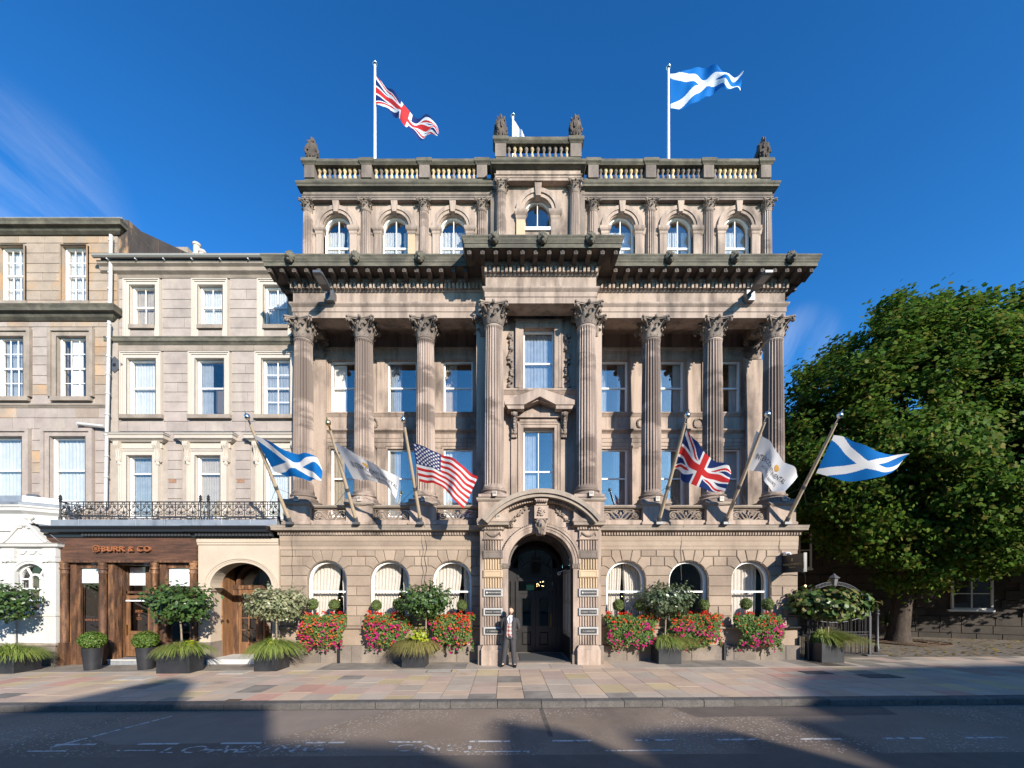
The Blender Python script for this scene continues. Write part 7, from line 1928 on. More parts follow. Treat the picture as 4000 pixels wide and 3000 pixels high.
f, S = flag('white hotel flag with dark lettering hanging from the raking pole above the hanging sign', [(1634,930,10.85),(1648,943,10.85),(1664,958,10.9),(1690,988,10.95),(1712,1012,11.0),(1722,1030,11.1)], [(1608,1015,11.5),(1625,1016,11.45),(1643,1019,11.4),(1650,1040,11.35),(1670,1056,11.3),(1692,1065,11.2)], white, 1.6, .07, 110, 66, 12, lett=[('INTERCONTINENTAL', .24, .13, .36, M['ink'], .33), ('HOTELS & RESORTS', .14, .30, .14, M['ink'], .40)])
emblem_on(f, S, .62, .68, .055, .10, M['gold_ink'])
flag('blue saltire flag on the raking pole in front of the dark tree', [(1801,940,10.85),(1826,944,10.85),(1865,964,10.9),(1906,977,11.0),(1935,980,11.05),(1960,983,11.1)], [(1763,1022,11.5),(1795,1030,11.45),(1830,1038,11.4),(1874,1037,11.3),(1922,1022,11.2),(1957,991,11.1)], saltire, 1.5, .06, 130, 80, 13)
# ================================================================ PLANTERS, POTS, WINDOW BOXES
lm_bay = leafmat('glossy_bay_leaf', [(.025,.055,.014),(.04,.085,.02),(.065,.125,.028),(.035,.07,.016),(.09,.14,.035)], .15, .38, .4)
lm_var = leafmat('variegated_leaf', [(.10,.13,.055),(.30,.31,.16),(.16,.19,.09),(.42,.40,.25),(.08,.11,.05),(.34,.32,.18)], .25, .4, .4)
lm_photinia = leafmat('broad_glossy_leaf', [(.03,.07,.015),(.06,.11,.022),(.13,.17,.04),(.05,.085,.02),(.2,.14,.05),(.08,.13,.03)], .15, .38, .35)
lm_box = leafmat('box_ball_leaf', [(.05,.10,.012),(.085,.15,.018),(.12,.19,.025),(.045,.085,.012)], .2, .5)
lm_lime = leafmat('lime_leaf', [(.25,.33,.02),(.40,.42,.03),(.18,.28,.02)], .35, .4)
lm_grass = leafmat('green_grass_blade', [(.15,.22,.035),(.24,.31,.06),(.31,.35,.10),(.10,.17,.035)], .35, .5)
lm_gold = leafmat('bronze_grass_blade', [(.24,.20,.06),(.32,.27,.09),(.18,.18,.05),(.36,.29,.12)], .35, .5)
def grass(mb, cx, cy, z, rx, ry, n, h, rq, droop=1.0, lean=(0,0), wd=.011):
    for i in range(n):
        a = rq.random()*2*pi; r_ = sqrt(rq.random()); x = cx+rx*r_*cos(a); y = cy+ry*r_*sin(a)
        a2 = a+rq.uniform(-.6,.6); l_ = h*rq.uniform(.7,1.25); out_ = Vector((cos(a2)+lean[0], sin(a2)+lean[1], 0))*(.25+.75*r_)
        p = Vector((x, y, z)); pts = [p]
        for k in range(1, 5):
            t = k/4; pts.append(p+out_*(l_*.75*t*t**.3*droop)+Vector((0,0,l_*(t*1.3-droop*1.3*t*t*(.45+.55*r_)))))
        sd_ = out_.cross(Vector((0,0,1)))
        sd_ = (sd_.normalized() if sd_.length > .01 else Vector((1,0,0)))*wd
        n0 = len(mb.v)
        for k, q in enumerate(pts):
            w_ = (1-.85*k/4)
            mb.v += [tuple(q-sd_*w_), tuple(q+sd_*w_)]
        for k in range(4): mb.f.append((n0+2*k, n0+2*k+1, n0+2*k+3, n0+2*k+2)); mb.m.append(0)
def planter(label, x0, x1, yf, dep, h, gspec, rot=0):
    xc = (x0+x1)/2; g0 = gz(xc); yc = yf+dep/2
    t = thing('planter_box', label, 'planter', (xc, yc, g0))
    hw_ = (x1-x0)/2; hd = dep/2
    b = MB(); b.bbox(-hw_, hw_, -hd, -hd+.03, 0, h, .006); b.box(-hw_, -hw_+.03, -hd+.03, hd, 0, h); b.box(hw_-.03, hw_, -hd+.03, hd, 0, h); b.box(-hw_+.03, hw_-.03, hd-.03, hd, 0, h); b.box(-hw_+.03, hw_-.03, -hd+.03, hd-.03, 0, .02)
    b.obj('planter_shell', M['planter'], t, loc=(xc, yc, g0), rot=(0,0,rot))
    MB().box(-hw_+.03, hw_-.03, -hd+.03, hd-.03, h-.1, h-.05).obj('soil', M['soil'], t, loc=(xc, yc, g0), rot=(0,0,rot))
    rq = random.Random(int(abs(xc)*100))
    for (m_, n, hh, droop, lean, dx, rxx) in gspec:
        mb = MB(); grass(mb, xc+dx, yc, g0+h-.06, rxx, hd*.85, n, hh, rq, droop, lean)
        put('ornamental_grass', mb.raw('ornamental_grass', m_), t, kind='stuff')
    return t, xc, yc, g0
def standard_tree(label, x, y, z0, cz, rad, m_, n, lsize, kind, seed, group=None, lump=.25, lean=0):
    rq = random.Random(seed); t = thing('standard_tree', label, 'shrub', (x, y, z0), group=group)
    tk = MB(); top = Vector((x+lean, y, cz-rad[2]*.35))
    tk.tube([(x, y, z0), (x+lean*.4+.01, y, z0+(top.z-z0)*.5), top], [.028,.024,.022], 8)
    for i in range(14):
        a = rq.random()*2*pi; el = rq.uniform(.0,1.1); e = top+Vector((cos(a)*cos(el)*rad[0]*.7, sin(a)*cos(el)*rad[1]*.7, sin(el)*rad[2]*1.0))
        tk.tube([top-Vector((0,0,rq.uniform(0,.2))), top.lerp(e,.5)+Vector((0,0,.05)), e], [.016,.011,.005], 5)
    tk.obj('trunk', M['stem'], t, smooth=60)
    mb = MB(); shrub_leaves(mb, (x+lean, y, cz), rad, n, lsize, kind, rq, .45, lump*1.6)
    # stray shoots that break the outline
    for i in range(80):
        d = Vector((rq.gauss(0,1), rq.gauss(0,1), abs(rq.gauss(0,.8)))).normalized(); p0 = Vector((x+lean+d.x*rad[0]*.85, y+d.y*rad[1]*.85, cz+d.z*rad[2]*.85))
        for k in range(rq.randint(3,8)): add_leaf(mb, p0+d*(.045*k)+Vector((rq.uniform(-.03,.03),rq.uniform(-.03,.03),rq.uniform(-.02,.03))), d+Vector((rq.uniform(-.8,.8),rq.uniform(-.8,.8),rq.uniform(-.3,.8))), lsize*.9, kind, rq)
    put('crown', mb.raw('crown', m_), t); return t
def lime_shrub(label, x, y, z, r_, n, seed):
    rq = random.Random(seed); t = thing('lime_leaf_plant', label, 'plant', (x, y, z)); mb = MB()
    shrub_leaves(mb, (x, y, z+r_*.7), (r_, r_, r_*.9), n, .10, 'oval', rq, .2, .3, up=.6)
    put('foliage', mb.raw('foliage', lm_lime), t); MB().tube([(x,y,z-.05),(x,y,z+r_)], .012, 5).obj('stem', M['stem'], t)

# far-left planter and its bay tree
planter('black planter with drooping grass in front of the white porch', -15.3, sx(51,11.4), 11.4, .7, .5, [(lm_grass, 1300, .66, 1.1, (.2,-.1), .1, .55)])
standard_tree('bay tree in the planter before the white porch', -14.9, 11.75, .35, 1.88, (.82,.75,.56), lm_bay, 1500, .12, 'oval', 1)
# trough by the shop
t, xc, yc, g0 = planter('long black trough with grass between shop and cream doorway', sx(609,11.26), sx(738,11.26), 11.26, .55, .65, [(lm_grass, 700, .55, 1.15, (.4,-.3), .08, .40), (lm_gold, 200, .5, 1.1, (.2,-.4), -.1, .2)])
standard_tree('glossy dark green tree in the trough by the shop', xc+.05, yc, .55, 1.88, (.86,.75,.53), lm_bay, 1900, .125, 'oval', 2, lump=.3, lean=-.08)
lime_shrub('lime green leafy plant at the corner of the long trough', xc+.34, yc-.05, g0+.62, .20, 120, 3)
# variegated
t, xc, yc, g0 = planter('black square planter with pale grass at the white doorstep', sx(991,11.47), sx(1080,11.47), 11.47, .7, .58, [(lm_grass, 1600, .70, 1.12, (.25,-.15), .05, .34)])
standard_tree('variegated cream and green shrub on a stem by the white doorstep', xc+.12, yc, .5, 1.86, (.83,.72,.50), lm_var, 2300, .105, 'oval', 4, lump=.22)
lime_shrub('small lime green plant beside the variegated shrub stem', xc+.12, yc-.25, g0+.72, .12, 60, 5)
# left of entrance
t, xc, yc, g0 = planter('black square planter with bronze grass left of the hotel entrance', sx(1569,11.85), sx(1658,11.85), 11.85, .68, .62, [(lm_gold, 1500, .60, 1.2, (0,-.2), 0, .34), (lm_grass, 350, .55, 1.1, (0,-.1), 0, .3)])
standard_tree('dark green bay tree in the planter with lime leaves left of the entrance', xc+.30, yc, .5, 1.95, (.74,.66,.47), lm_bay, 1900, .11, 'oval', 6, lean=.02)
lime_shrub('lime green plant round the bay tree stem left of the entrance', xc+.12, yc-.1, g0+.66, .36, 300, 7)
# right of entrance
t, xc, yc, g0 = planter('black square planter with low grass right of the hotel entrance', sx(2573,12.12), sx(2662,12.12), 12.12, .6, .66, [(lm_grass, 800, .55, 1.2, (.6,-.2), .02, .3), (lm_gold, 300, .55, 1.2, (.9,-.2), .1, .3)])
standard_tree('grey-green bay tree in the planter right of the entrance', xc-.05, yc, .55, 1.98, (.77,.66,.5), leafmat('grey_green_leaf', [(.05,.08,.035),(.09,.12,.055),(.14,.17,.09),(.06,.095,.04)], .15, .35, .5), 1800, .115, 'oval', 8, lean=.05)
# by the gate
t, xc, yc, g0 = planter('large black planter with tall drooping grass in front of the iron gate', sx(3210,12.17), sx(3299,12.17), 12.17, .7, .58, [(lm_grass, 1500, .75, 1.05, (.9,.15), 0, .30), (lm_gold, 500, .75, 1.1, (1.1,.0), .1, .28)])
standard_tree('wide broad-leaved glossy shrub in the planter before the iron gate', xc+.12, yc, .5, 1.84, (1.1,.72,.50), lm_photinia, 1900, .15, 'round', 9, lump=.28)
# round pots with clipped balls
for (s_, wt, lab) in ((357, .245, 'tapered black pot beneath the shop lettering window'), (566, .235, 'tapered black pot at the open shop door')):
    x = sx(s_,11.95); y = 11.98; g0 = gz(x)
    t = thing('round_pot', lab, 'pot', (x, y, g0))
    MB().lathe([(.0,0),(.185,0),(.245,.66),(.225,.66),(.215,.58),(.0,.58)], (x,y,g0), 28).obj('pot_shell', M['planter'], t, smooth=40); MB().lathe([(.0,.60),(.21,.60),(.0,.602)], (x,y,g0), 16).obj('soil', M['soil'], t)
    rq = random.Random(s_); b = thing('box_ball', 'clipped round box ball in the '+lab[8:], 'shrub', (x, y, g0+.6)); mb = MB()
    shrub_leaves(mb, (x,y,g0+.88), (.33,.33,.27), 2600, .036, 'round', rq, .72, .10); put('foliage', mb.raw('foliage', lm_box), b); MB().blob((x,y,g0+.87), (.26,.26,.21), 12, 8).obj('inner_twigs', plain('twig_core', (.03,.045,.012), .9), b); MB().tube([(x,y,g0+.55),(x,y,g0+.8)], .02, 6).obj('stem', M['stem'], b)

# window boxes: trailing petunias, geraniums, two topiary balls each
lm_trail = leafmat('trailing_leaf', [(.05,.10,.018),(.085,.15,.025),(.12,.19,.035),(.06,.11,.02),(.16,.22,.05)], .3, .5)
fm_mag = leafmat('magenta_petal', [(.36,.006,.085),(.46,.012,.13),(.28,.004,.06),(.38,.012,.17),(.42,.03,.15)], .3, .6, .2)
fm_red = leafmat('red_petal', [(.48,.018,.012),(.52,.05,.014),(.40,.01,.01)], .3, .6, .2)
fm_org = leafmat('orange_petal', [(.52,.10,.02),(.50,.15,.03)], .3, .6, .2)
def window_box(cx, label, seed, w2, red, org):
    rq = random.Random(seed); w2 *= rq.uniform(.86,1.06); dens = rq.uniform(.6,1.0); y = 12.66; z = 1.12
    t = thing('window_box', label, 'window box', (cx, y, z))
    MB().box(cx-.66, cx+.66, y-.12, y+.13, z, z+.22).obj('trough', M['planter'], t); MB().box(cx-.64, cx+.64, y-.10, y+.11, z+.18, z+.225).obj('soil', M['soil'], t)
    fol = MB(); fl1 = MB(); fl2 = MB(); fl3 = MB(); sd = rq.uniform(0,99)
    def surf(x, zz):
        """how far the trailing mass bulges"""
        t_ = (zz-.48)/1.08
        edge = 1-abs(x/w2)**3.2
        return .34*max(0,edge)*(sin(pi*min(1,max(0,t_*.85+.13)))**.7)*(1+.35*mnoise.noise(Vector((x*2.4, zz*2.4, sd))))
    for i in range(3400):
        x = rq.uniform(-1,1); x = (abs(x)**.9)*(1 if x > 0 else -1)*w2; zz = .50+1.08*rq.random()**.85
        low = .55+.20*mnoise.noise(Vector((x*2.6, sd, 0)))+.40*abs(x/w2)**4
        if zz < low or abs(x) > w2*(.84+.30*mnoise.noise(Vector((zz*2.2, sd, x*.5)))) or zz > 1.50+.12*mnoise.noise(Vector((x*4,sd,5))): continue
        b = surf(x, zz)
        p = Vector((cx+x, y-.10-b*(.45+.6*rq.random())+.06, zz)); nr = Vector((rq.uniform(-.8,.8)+x*.3, -1, rq.uniform(-.4,.9)))
        r_ = rq.random()
        if zz < 1.28 and r_ < dens*.055+.17*mnoise.noise(Vector((x*4,zz*4,sd))): 
            p.y = y-.12-b*1.05
            add_leaf(fl1, p, nr, rq.uniform(.05,.08), 'round', rq, cup=.3)
        elif zz > 1.0 and r_ < red*.35+.10*max(0,mnoise.noise(Vector((x*3,zz*3,sd+9)))): 
            p.y = y-.13-b*1.05; add_leaf(fl2, p, nr, rq.uniform(.045,.075), 'round', rq, cup=.3)
        elif r_ > 1-org*.4: p.y = y-.12-b*1.05; add_leaf(fl3, p, nr, rq.uniform(.045,.07), 'round', rq, cup=.3)
        else: add_leaf(fol, p, nr, rq.uniform(.045,.10), 'oval', rq)
    for q in range(26):       # trailing strands
        hx = rq.uniform(-w2*.85, w2*.85); z0_ = rq.uniform(.62,.85); ln = rq.uniform(.08,.30)
        for k in range(int(ln*60)):
            p = Vector((cx+hx+rq.uniform(-.03,.03), y-.18-rq.random()*.1, z0_-ln*rq.random())); nr = Vector((rq.uniform(-1,1),-1,rq.uniform(-.5,.8)))
            add_leaf(fol if rq.random() < .72 else fl1, p, nr, rq.uniform(.04,.075), 'round', rq)
    for q in range(7):        # geranium heads standing above
        hx = rq.uniform(-w2*.8, w2*.8); hz = 1.52+rq.uniform(0,.09)
        for k in range(14): add_leaf(fl2, Vector((cx+hx+rq.uniform(-.06,.06), y-.1+rq.uniform(-.06,.06), hz+rq.uniform(-.04,.04))), Vector((rq.uniform(-1,1),-.6,rq.uniform(-.2,1))), .05, 'round', rq, cup=.3)
        for k in range(20): add_leaf(fol, Vector((cx+hx+rq.uniform(-.12,.12), y-.08+rq.uniform(-.08,.08), 1.42+rq.uniform(-.06,.08))), Vector((rq.uniform(-1,1),-.6,rq.uniform(-.2,1))), .09, 'round', rq)
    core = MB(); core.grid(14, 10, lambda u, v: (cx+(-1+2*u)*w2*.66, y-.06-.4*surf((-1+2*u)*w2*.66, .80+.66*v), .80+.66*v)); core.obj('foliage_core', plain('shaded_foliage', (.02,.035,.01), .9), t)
    for nm, mb, m_ in (('trailing_foliage', fol, lm_trail), ('magenta_flowers', fl1, fm_mag), ('red_flowers', fl2, fm_red), ('orange_flowers', fl3, fm_org)):
        put(nm, mb.raw(nm, m_), t, kind='stuff')
lbl = {(-1,2):'flower box of magenta and orange blooms under the arched window nearest the cream doorway',(-1,1):'flower box behind the bay tree and lime plant left of the entrance',(-1,0):'flower box of red and magenta blooms next to the entrance, left of the doorman',
       (1,0):'flower box of magenta blooms next to the entrance, right of the door',(1,1):'flower box with an orange geranium patch behind the right-hand bay tree',(1,2):'flower box thick with magenta blooms beneath the hanging sign'}
tb = MB(); rq = random.Random(77); shrub_leaves(tb, (0,0,0), (.175,.175,.185), 1300, .03, 'round', rq, .78, .06); tb_me = tb.raw('topiary_foliage', leafmat('topiary_leaf', [(.07,.11,.025),(.11,.15,.035),(.15,.19,.05),(.06,.09,.02)], .2, .5))
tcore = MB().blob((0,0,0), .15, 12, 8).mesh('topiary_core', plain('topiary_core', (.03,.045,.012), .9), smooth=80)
tst = MB().tube([(0,0,0),(0,0,.34)], .014, 6).mesh('topiary_stem', mat('pale_stem', (.55,.5,.42), rough=.8))
for s in (-1,1):
    for k, c in enumerate(WIN):
        cx = X0+s*c
        red, org = ((.10,.05),(.07,.04),(.04,.12))[k] if s < 0 else ((.05,.02),(.10,.06),(.03,.01))[k]
        window_box(cx+(.02 if s < 0 else .06), lbl[(s,k)], 100+k+10*s, .88, red, org)
        for e in (-.34, .34):
            xx = cx+e+(.0 if s < 0 else .02); zz = 1.84+R.uniform(-.03,.03); sc = R.uniform(.92,1.06)
            tt = thing('topiary_ball', 'small clipped topiary ball on a thin stem rising from a window box', 'topiary', (xx, 12.62, 1.34), group='topiary balls in the window boxes')
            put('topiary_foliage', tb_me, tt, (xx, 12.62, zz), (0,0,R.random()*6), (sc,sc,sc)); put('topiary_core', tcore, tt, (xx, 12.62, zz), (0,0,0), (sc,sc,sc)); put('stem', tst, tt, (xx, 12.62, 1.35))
# ================================================================ FITTINGS ON THE FRONT
for (sx_, lab) in ((1296, 'flat street light head bracketed out from the frieze near the balcony end'), (2920, 'flat street light head bracketed out from the frieze at the tree end')):
    x = sx(sx_, 12.8); z = 11.66
    t = thing('wall_street_light', lab, 'street light', (x, 12.8, z))
    MB().box(x-.13, x+.13, 12.62, 12.855, z-.2, z+.12).obj('junction_box', M['grey_metal'], t)
    MB().tube([(x, 12.7, z+.05), (x, 12.5, z+.03)], .05, 8).obj('bracket_arm', M['grey_metal'], t)
    hd = MB(); hd.plan([(x-.09,12.5),(x+.09,12.5),(x+.14,12.3),(x+.15,11.85),(x+.11,11.75),(x-.11,11.75),(x-.15,11.85),(x-.14,12.3)], z-.02, z+.05); hd.obj('lamp_head', M['grey_metal'], t)
    MB().box(x-.11, x+.11, 11.86, 12.2, z-.028, z-.021).obj('lamp_lens', plain('lamp_lens', (.30,.30,.30), .3), t)
ul = MB(); ul.box(-.055,.055,-.05,.05,0,.14); ul.box(-.065,.065,-.062,-.05,-.005,.145)
for i in range(5): ul.box(-.05+.022*i, -.04+.022*i, -.066, -.061, .05, .13)
ul_me = ul.mesh('uplight_case', mat('pale_uplight_metal', (.45,.40,.34), rough=.5)); ulg = MB().box(-.045,.045,-.0655,-.0625,.05,.13).mesh('uplight_louvre', M['black_paint'])
for (x, y, z) in [(X0+s*c+.02, 12.66, 5.11) for s in (-1,1) for c in COLX] + [(X0+s*1.447+.04, 12.0, 5.11) for s in (-1,1)] + [(X0-1.30, 12.13, 4.435), (X0+1.44, 12.13, 4.435)]:
    t = thing('uplight', ('small boxy louvred uplight at the foot of a fluted column' if z > 5 else 'small boxy louvred uplight on the portal cornice under the curved pediment'), 'lamp', (x, y, z), group='uplights along the front')
    put('uplight_case', ul_me, t, (x, y, z)); put('uplight_louvre', ulg, t, (x, y, z))
# projecting sign
hs_ = thing('hanging_sign', 'black projecting hotel sign with gold lettering on the corner by the tree', 'sign', (8.9, 12.4, 3.1))
SXP = 8.92
MB().box(SXP, SXP+.07, 11.9, 12.84, 2.84, 3.40).obj('sign_panel', M['black_paint'], hs_)
MB().box(SXP-.004, SXP+.074, 11.87, 11.9, 2.835, 3.405).obj('sign_edge', M['silver'], hs_)
for z in (2.95, 3.3): MB().box(SXP+.02, SXP+.05, 12.80, 12.88, z-.02, z+.02).obj('sign_bracket', M['black_paint'], hs_)
M['sign_gold'] = plain('gold_lettering', (.42,.30,.15), .5)
for s_, size, z in (('INTERCONTINENTAL', .085, 3.06), ('EDINBURGH', .052, 2.98)):
    put('sign_lettering', text_mesh(s_, size, M['sign_gold'], .002, 'CENTER'), hs_, (SXP-.004, 12.37, z), (pi/2,0,-pi/2))
em = MB(); em.lathe([(.025,-.004),(.035,-.004),(.035,.004),(.025,.004)], (SXP-.005, 12.37, 3.23), 14, 'X'); em.v = [(x,y,3.23+(z-3.23)*1.6) for (x,y,z) in em.v]; em.box(SXP-.009, SXP-.001, 12.363, 12.377, 3.18, 3.28); em.obj('sign_emblem', M['sign_gold'], hs_)
cc_ = thing('security_camera', 'small white dome security camera above the hanging sign', 'camera', (9.0, 12.75, 3.5))
MB().blob((8.98,12.66,3.43), (.10,.09,.07), 10, 8).obj('camera_body', M['white_metal'], cc_, smooth=80); MB().lathe([(.0,-.02),(.04,-.02),(.04,.02),(.0,.02)], (8.95,12.575,3.42), 10, 'Y').obj('camera_lens', M['black_paint'], cc_); MB().box(8.95,9.02,12.7,12.85,3.45,3.5).obj('camera_bracket', M['white_metal'], cc_)
fb = thing('festoon_bulb', 'single lit bulb on a wire below the hanging sign', 'lamp', (9.72, 12.9, 2.42))
MB().blob((9.72,12.9,2.42), .035, 8, 6).obj('bulb', M['bulb'], fb, smooth=80); MB().tube([(9.55,12.7,2.84),(9.62,12.75,2.62),(9.72,12.9,2.45),(9.85,13.2,2.3),(10.0,13.5,2.12)], .006, 4).obj('wire', M['black_paint'], fb); MB().tube([(8.99,12.6,2.86),(9.3,12.65,2.9),(9.55,12.7,2.84)], .006, 4).obj('wire', M['black_paint'], fb)
dc = thing('dome_camera', 'small white dome camera hanging inside the entrance arch', 'camera', (X0+.78, 13.6, 2.9))
MB().blob((X0+.74,13.6,2.86), (.06,.06,.06), 10, 8).obj('camera_dome', M['white_metal'], dc, smooth=80); MB().tube([(X0+.74,13.6,2.9),(X0+.98,13.6,2.98)], .015, 6).obj('camera_arm', M['white_metal'], dc); MB().blob((X0+.735,13.545,2.85), (.03,.02,.03), 8, 6).obj('camera_lens', M['black_paint'], dc)
def cable(label, pts, r=.007):
    t = thing('facade_cable', label, 'cable', pts[0]); MB().tube(pts, r, 4).obj('cable_run', M['iron'], t)
yq = 12.64
for (sxp, lab, ph) in ((1128, 'thin cable hanging from the saltire pole by the cream doorway', 0), (1645, 'wavy cable running down below the stars and stripes pole', 1), (1658, 'second wavy cable below the stars and stripes pole', 2), (2672, 'thin cable hanging below the lower Union flag pole', 3), (3062, 'cable above the security camera on the corner', 4)):
    xq = sx(sxp, yq); zb_ = 2.3 if sxp < 1700 else 2.6 if sxp < 3000 else 3.5
    pts = [(xq, 12.63, 4.33)] + [(xq+.035*sin(i*1.3+ph)*(1 if ph in (1,2) else .3), 12.64+.2*min(1,i/2), 4.33-(4.33-zb_)*i/14) for i in range(1, 15)]
    cable(lab, pts)
for s in (-1, 1):       # drain slots in the plinth
    for c in (5.9, 3.6) if s > 0 else (6.4,):
        t = thing('plinth_drain', 'black cast-iron drain pipe end set in the stone plinth', 'pipe', (X0+s*c, 12.72, 0), group='drain pipes in the plinth')
        MB().box(X0+s*c-.035, X0+s*c+.035, 12.70, 12.78, -.05, .62).obj('pipe_length', M['black_paint'], t)

# ================================================================ DOORMAN
def person():
    px_, py_ = .145, 11.93; g0 = gz(px_)
    t = thing('person', 'person in dark grey suit and red checked waistcoat standing at the entrance, hands behind back', 'person', (px_, py_, g0))
    skin = mat('skin', (.56,.36,.26), (.52,.32,.23), rough=.5, scale=20)
    V = lambda x, y, z: (px_+x, py_+y, g0+z)
    # skeleton grown into one continuous body
    vs = [(0,0,.95,.125,.10),(0,0,1.12,.125,.095),(.0,.0,1.30,.15,.10),(0,.0,1.43,.10,.08),(.01,-.005,1.50,.052,.055),(.015,-.01,1.565,.05,.055)]
    ed = [(0,1),(1,2),(2,3),(3,4),(4,5)]
    def add(v, p): vs.append(v); ed.append((p, len(vs)-1)); return len(vs)-1
    for s in (-1,1):
        sh = add((s*.155,.0,1.385,.042,.042), 3); el = add((s*.245,.07,1.17,.042,.042), sh); wr = add((s*.10,.19,1.0,.027,.027), el); pm = add((s*.03,.20,.96,.035,.02), wr)
        for k in range(4): f1 = add((s*(-.01)-.0*k, .205+.0, .945-.016*k+.02, .009,.009), pm); add((-s*.04, .20+.004*k, .94-.016*k+.02, .008,.008), f1)
        th = add((s*.02,.185,.99,.010,.010), pm); add((-s*.01,.18,1.0,.008,.008), th)
        hp = add((s*.09,0,.90,.088,.085), 0); kn = add(((-.13,-.03,.50) if s < 0 else (.115,-.03,.50))+(.06,.06), hp); ak = add(((-.17,.01,.10) if s < 0 else (.15,.01,.10))+(.04,.045), kn); add(((-.20,-.13,.04) if s < 0 else (.20,-.12,.04))+(.04,.03), ak)
    me = bpy.data.meshes.new('body'); me.from_pydata([V(*v[:3]) for v in vs], ed, [])
    o = bpy.data.objects.new('body_tmp', me); COL.objects.link(o)
    m = o.modifiers.new('s', 'SKIN'); m.use_smooth_shade = True
    for i, v in enumerate(vs): me.skin_vertices[0].data[i].radius = v[3:5]
    me.skin_vertices[0].data[0].use_root = True
    m2 = o.modifiers.new('d', 'SUBSURF'); m2.levels = 1; m2.render_levels = 1
    bpy.context.view_layer.update()
    body = bpy.data.meshes.new_from_object(o.evaluated_get(bpy.context.evaluated_depsgraph_get())); bpy.data.objects.remove(o)
    # head shaped onto the neck, in the same mesh
    bm = bmesh.new(); bm.from_mesh(body)
    hb = MB(); hc = Vector(V(.02,-.02,1.685)); n_ = len(hb.v)
    for i in range(17):
        tt = pi*i/16
        for j in range(20):
            a = 2*pi*j/20; d = Vector((sin(tt)*cos(a), sin(tt)*sin(a), cos(tt)))
            rx, ry, rz = .075, .098, .118
            q = 1.0
            p = Vector((d.x*rx, d.y*ry, d.z*rz))
            if d.z < 0: p.x *= 1-.28*(-d.z)**1.5; 
            if d.y < -.3 and d.z < 0: p.y *= 1-.06*(-d.z)
            if d.y < -.8 and -.35 < d.z < .12: p.y -= .022*max(0,1-abs(d.x)/.22)*max(0, 1-abs(d.z+.15)/.22)     # nose
            if d.y < -.6 and .02 < d.z < .22: p.y += .008*max(0,1-abs(abs(d.x)-.42)/.25)                             # eye sockets
            hb.v.append(tuple(hc+p))
    for i in range(16):
        for j in range(20): hb.f.append((i*20+j, (i+1)*20+j, (i+1)*20+(j+1)%20, i*20+(j+1)%20)); hb.m.append(0)
    for s in (-1,1): hb.blob(hc+Vector((s*.074,.008,-.01)), (.012,.022,.032), 8, 6)
    hm = hb.mesh('h', skin, smooth=80); bm.from_mesh(hm); bm.to_mesh(body); bm.free()
    body.materials.clear(); body.materials.append(skin); body.polygons.foreach_set('use_smooth', [True]*len(body.polygons)); body.polygons.foreach_set('material_index', [0]*len(body.polygons))
    put('body', body, t)
    suit = mat('charcoal_suit_cloth', (.052,.050,.054), (.042,.040,.043), rough=.85, scale=40, bump=.1, bscale=9)
    def loft(name, rings, m_, gap=0, sm=60, seg=28):
        mb = MB(); k = seg
        for (z, cx, cy, rx, ry, gp) in rings:
            for j in range(k+1):
                a = -pi/2+gp+(2*pi-2*gp)*j/k; mb.v.append(V(cx+rx*cos(a), cy+ry*sin(a), z))
        for i in range(len(rings)-1):
            for j in range(k): mb.f.append((i*(k+1)+j, i*(k+1)+j+1, (i+1)*(k+1)+j+1, (i+1)*(k+1)+j)); mb.m.append(0)
        return mb
    j = loft('jacket', [(.82,.0,.0,.205,.145,.62),(.90,0,.0,.20,.145,.55),(1.05,0,.0,.185,.14,.45),(1.12,0,0,.182,.138,.42),(1.25,0,0,.198,.14,.42),(1.36,0,0,.212,.135,.42),(1.43,0,.0,.21,.112,.40),(1.465,0,.005,.17,.092,.42),(1.485,.005,.01,.095,.075,.5),(1.515,.008,.012,.07,.066,.6)], suit)
    for s in (-1,1): j.tube([V(s*.165,.0,1.435), V(s*.20,.0,1.40), V(s*.225,.02,1.33), V(s*.25,.055,1.20), V(s*.255,.075,1.16), V(s*.20,.14,1.08), V(s*.10,.185,1.01)], [.05,.06,.06,.054,.053,.047,.040], 10)
    for s in (-1,1):   # lapels
        j.face([V(s*.075+.01,-.118,1.50), V(s*.125+.01,-.125,1.42), V(s*.105+.01,-.142,1.30), V(s*.082+.005,-.142,1.14), V(s*.07+.01,-.137,1.30)])
    j.obj('jacket', suit, t, smooth=60)
    wm = bpy.data.materials.new('red_check_waistcoat'); wm.use_nodes = True; N = wm.node_tree.nodes; l = wm.node_tree.links.new; b = N['Principled BSDF']; b.inputs['Roughness'].default_value = .85
    geo = N.new('ShaderNodeNewGeometry'); sp = N.new('ShaderNodeSeparateXYZ'); l(geo.outputs['Position'], sp.inputs[0])
    def stripe(sock, fr, wdt):
        a = N.new('ShaderNodeMath'); a.operation = 'MULTIPLY'; a.inputs[1].default_value = fr; l(sock, a.inputs[0]); f = N.new('ShaderNodeMath'); f.operation = 'FRACT'; l(a.outputs[0], f.inputs[0]); g = N.new('ShaderNodeMath'); g.operation = 'LESS_THAN'; g.inputs[1].default_value = wdt; l(f.outputs[0], g.inputs[0]); return g.outputs[0]
    ad = N.new('ShaderNodeMath'); ad.operation = 'ADD'; l(stripe(sp.outputs[0], 9.5, .45), ad.inputs[0]); l(stripe(sp.outputs[2], 8.5, .42), ad.inputs[1]); hf = N.new('ShaderNodeMath'); hf.operation = 'MULTIPLY'; hf.inputs[1].default_value = .5; l(ad.outputs[0], hf.inputs[0])
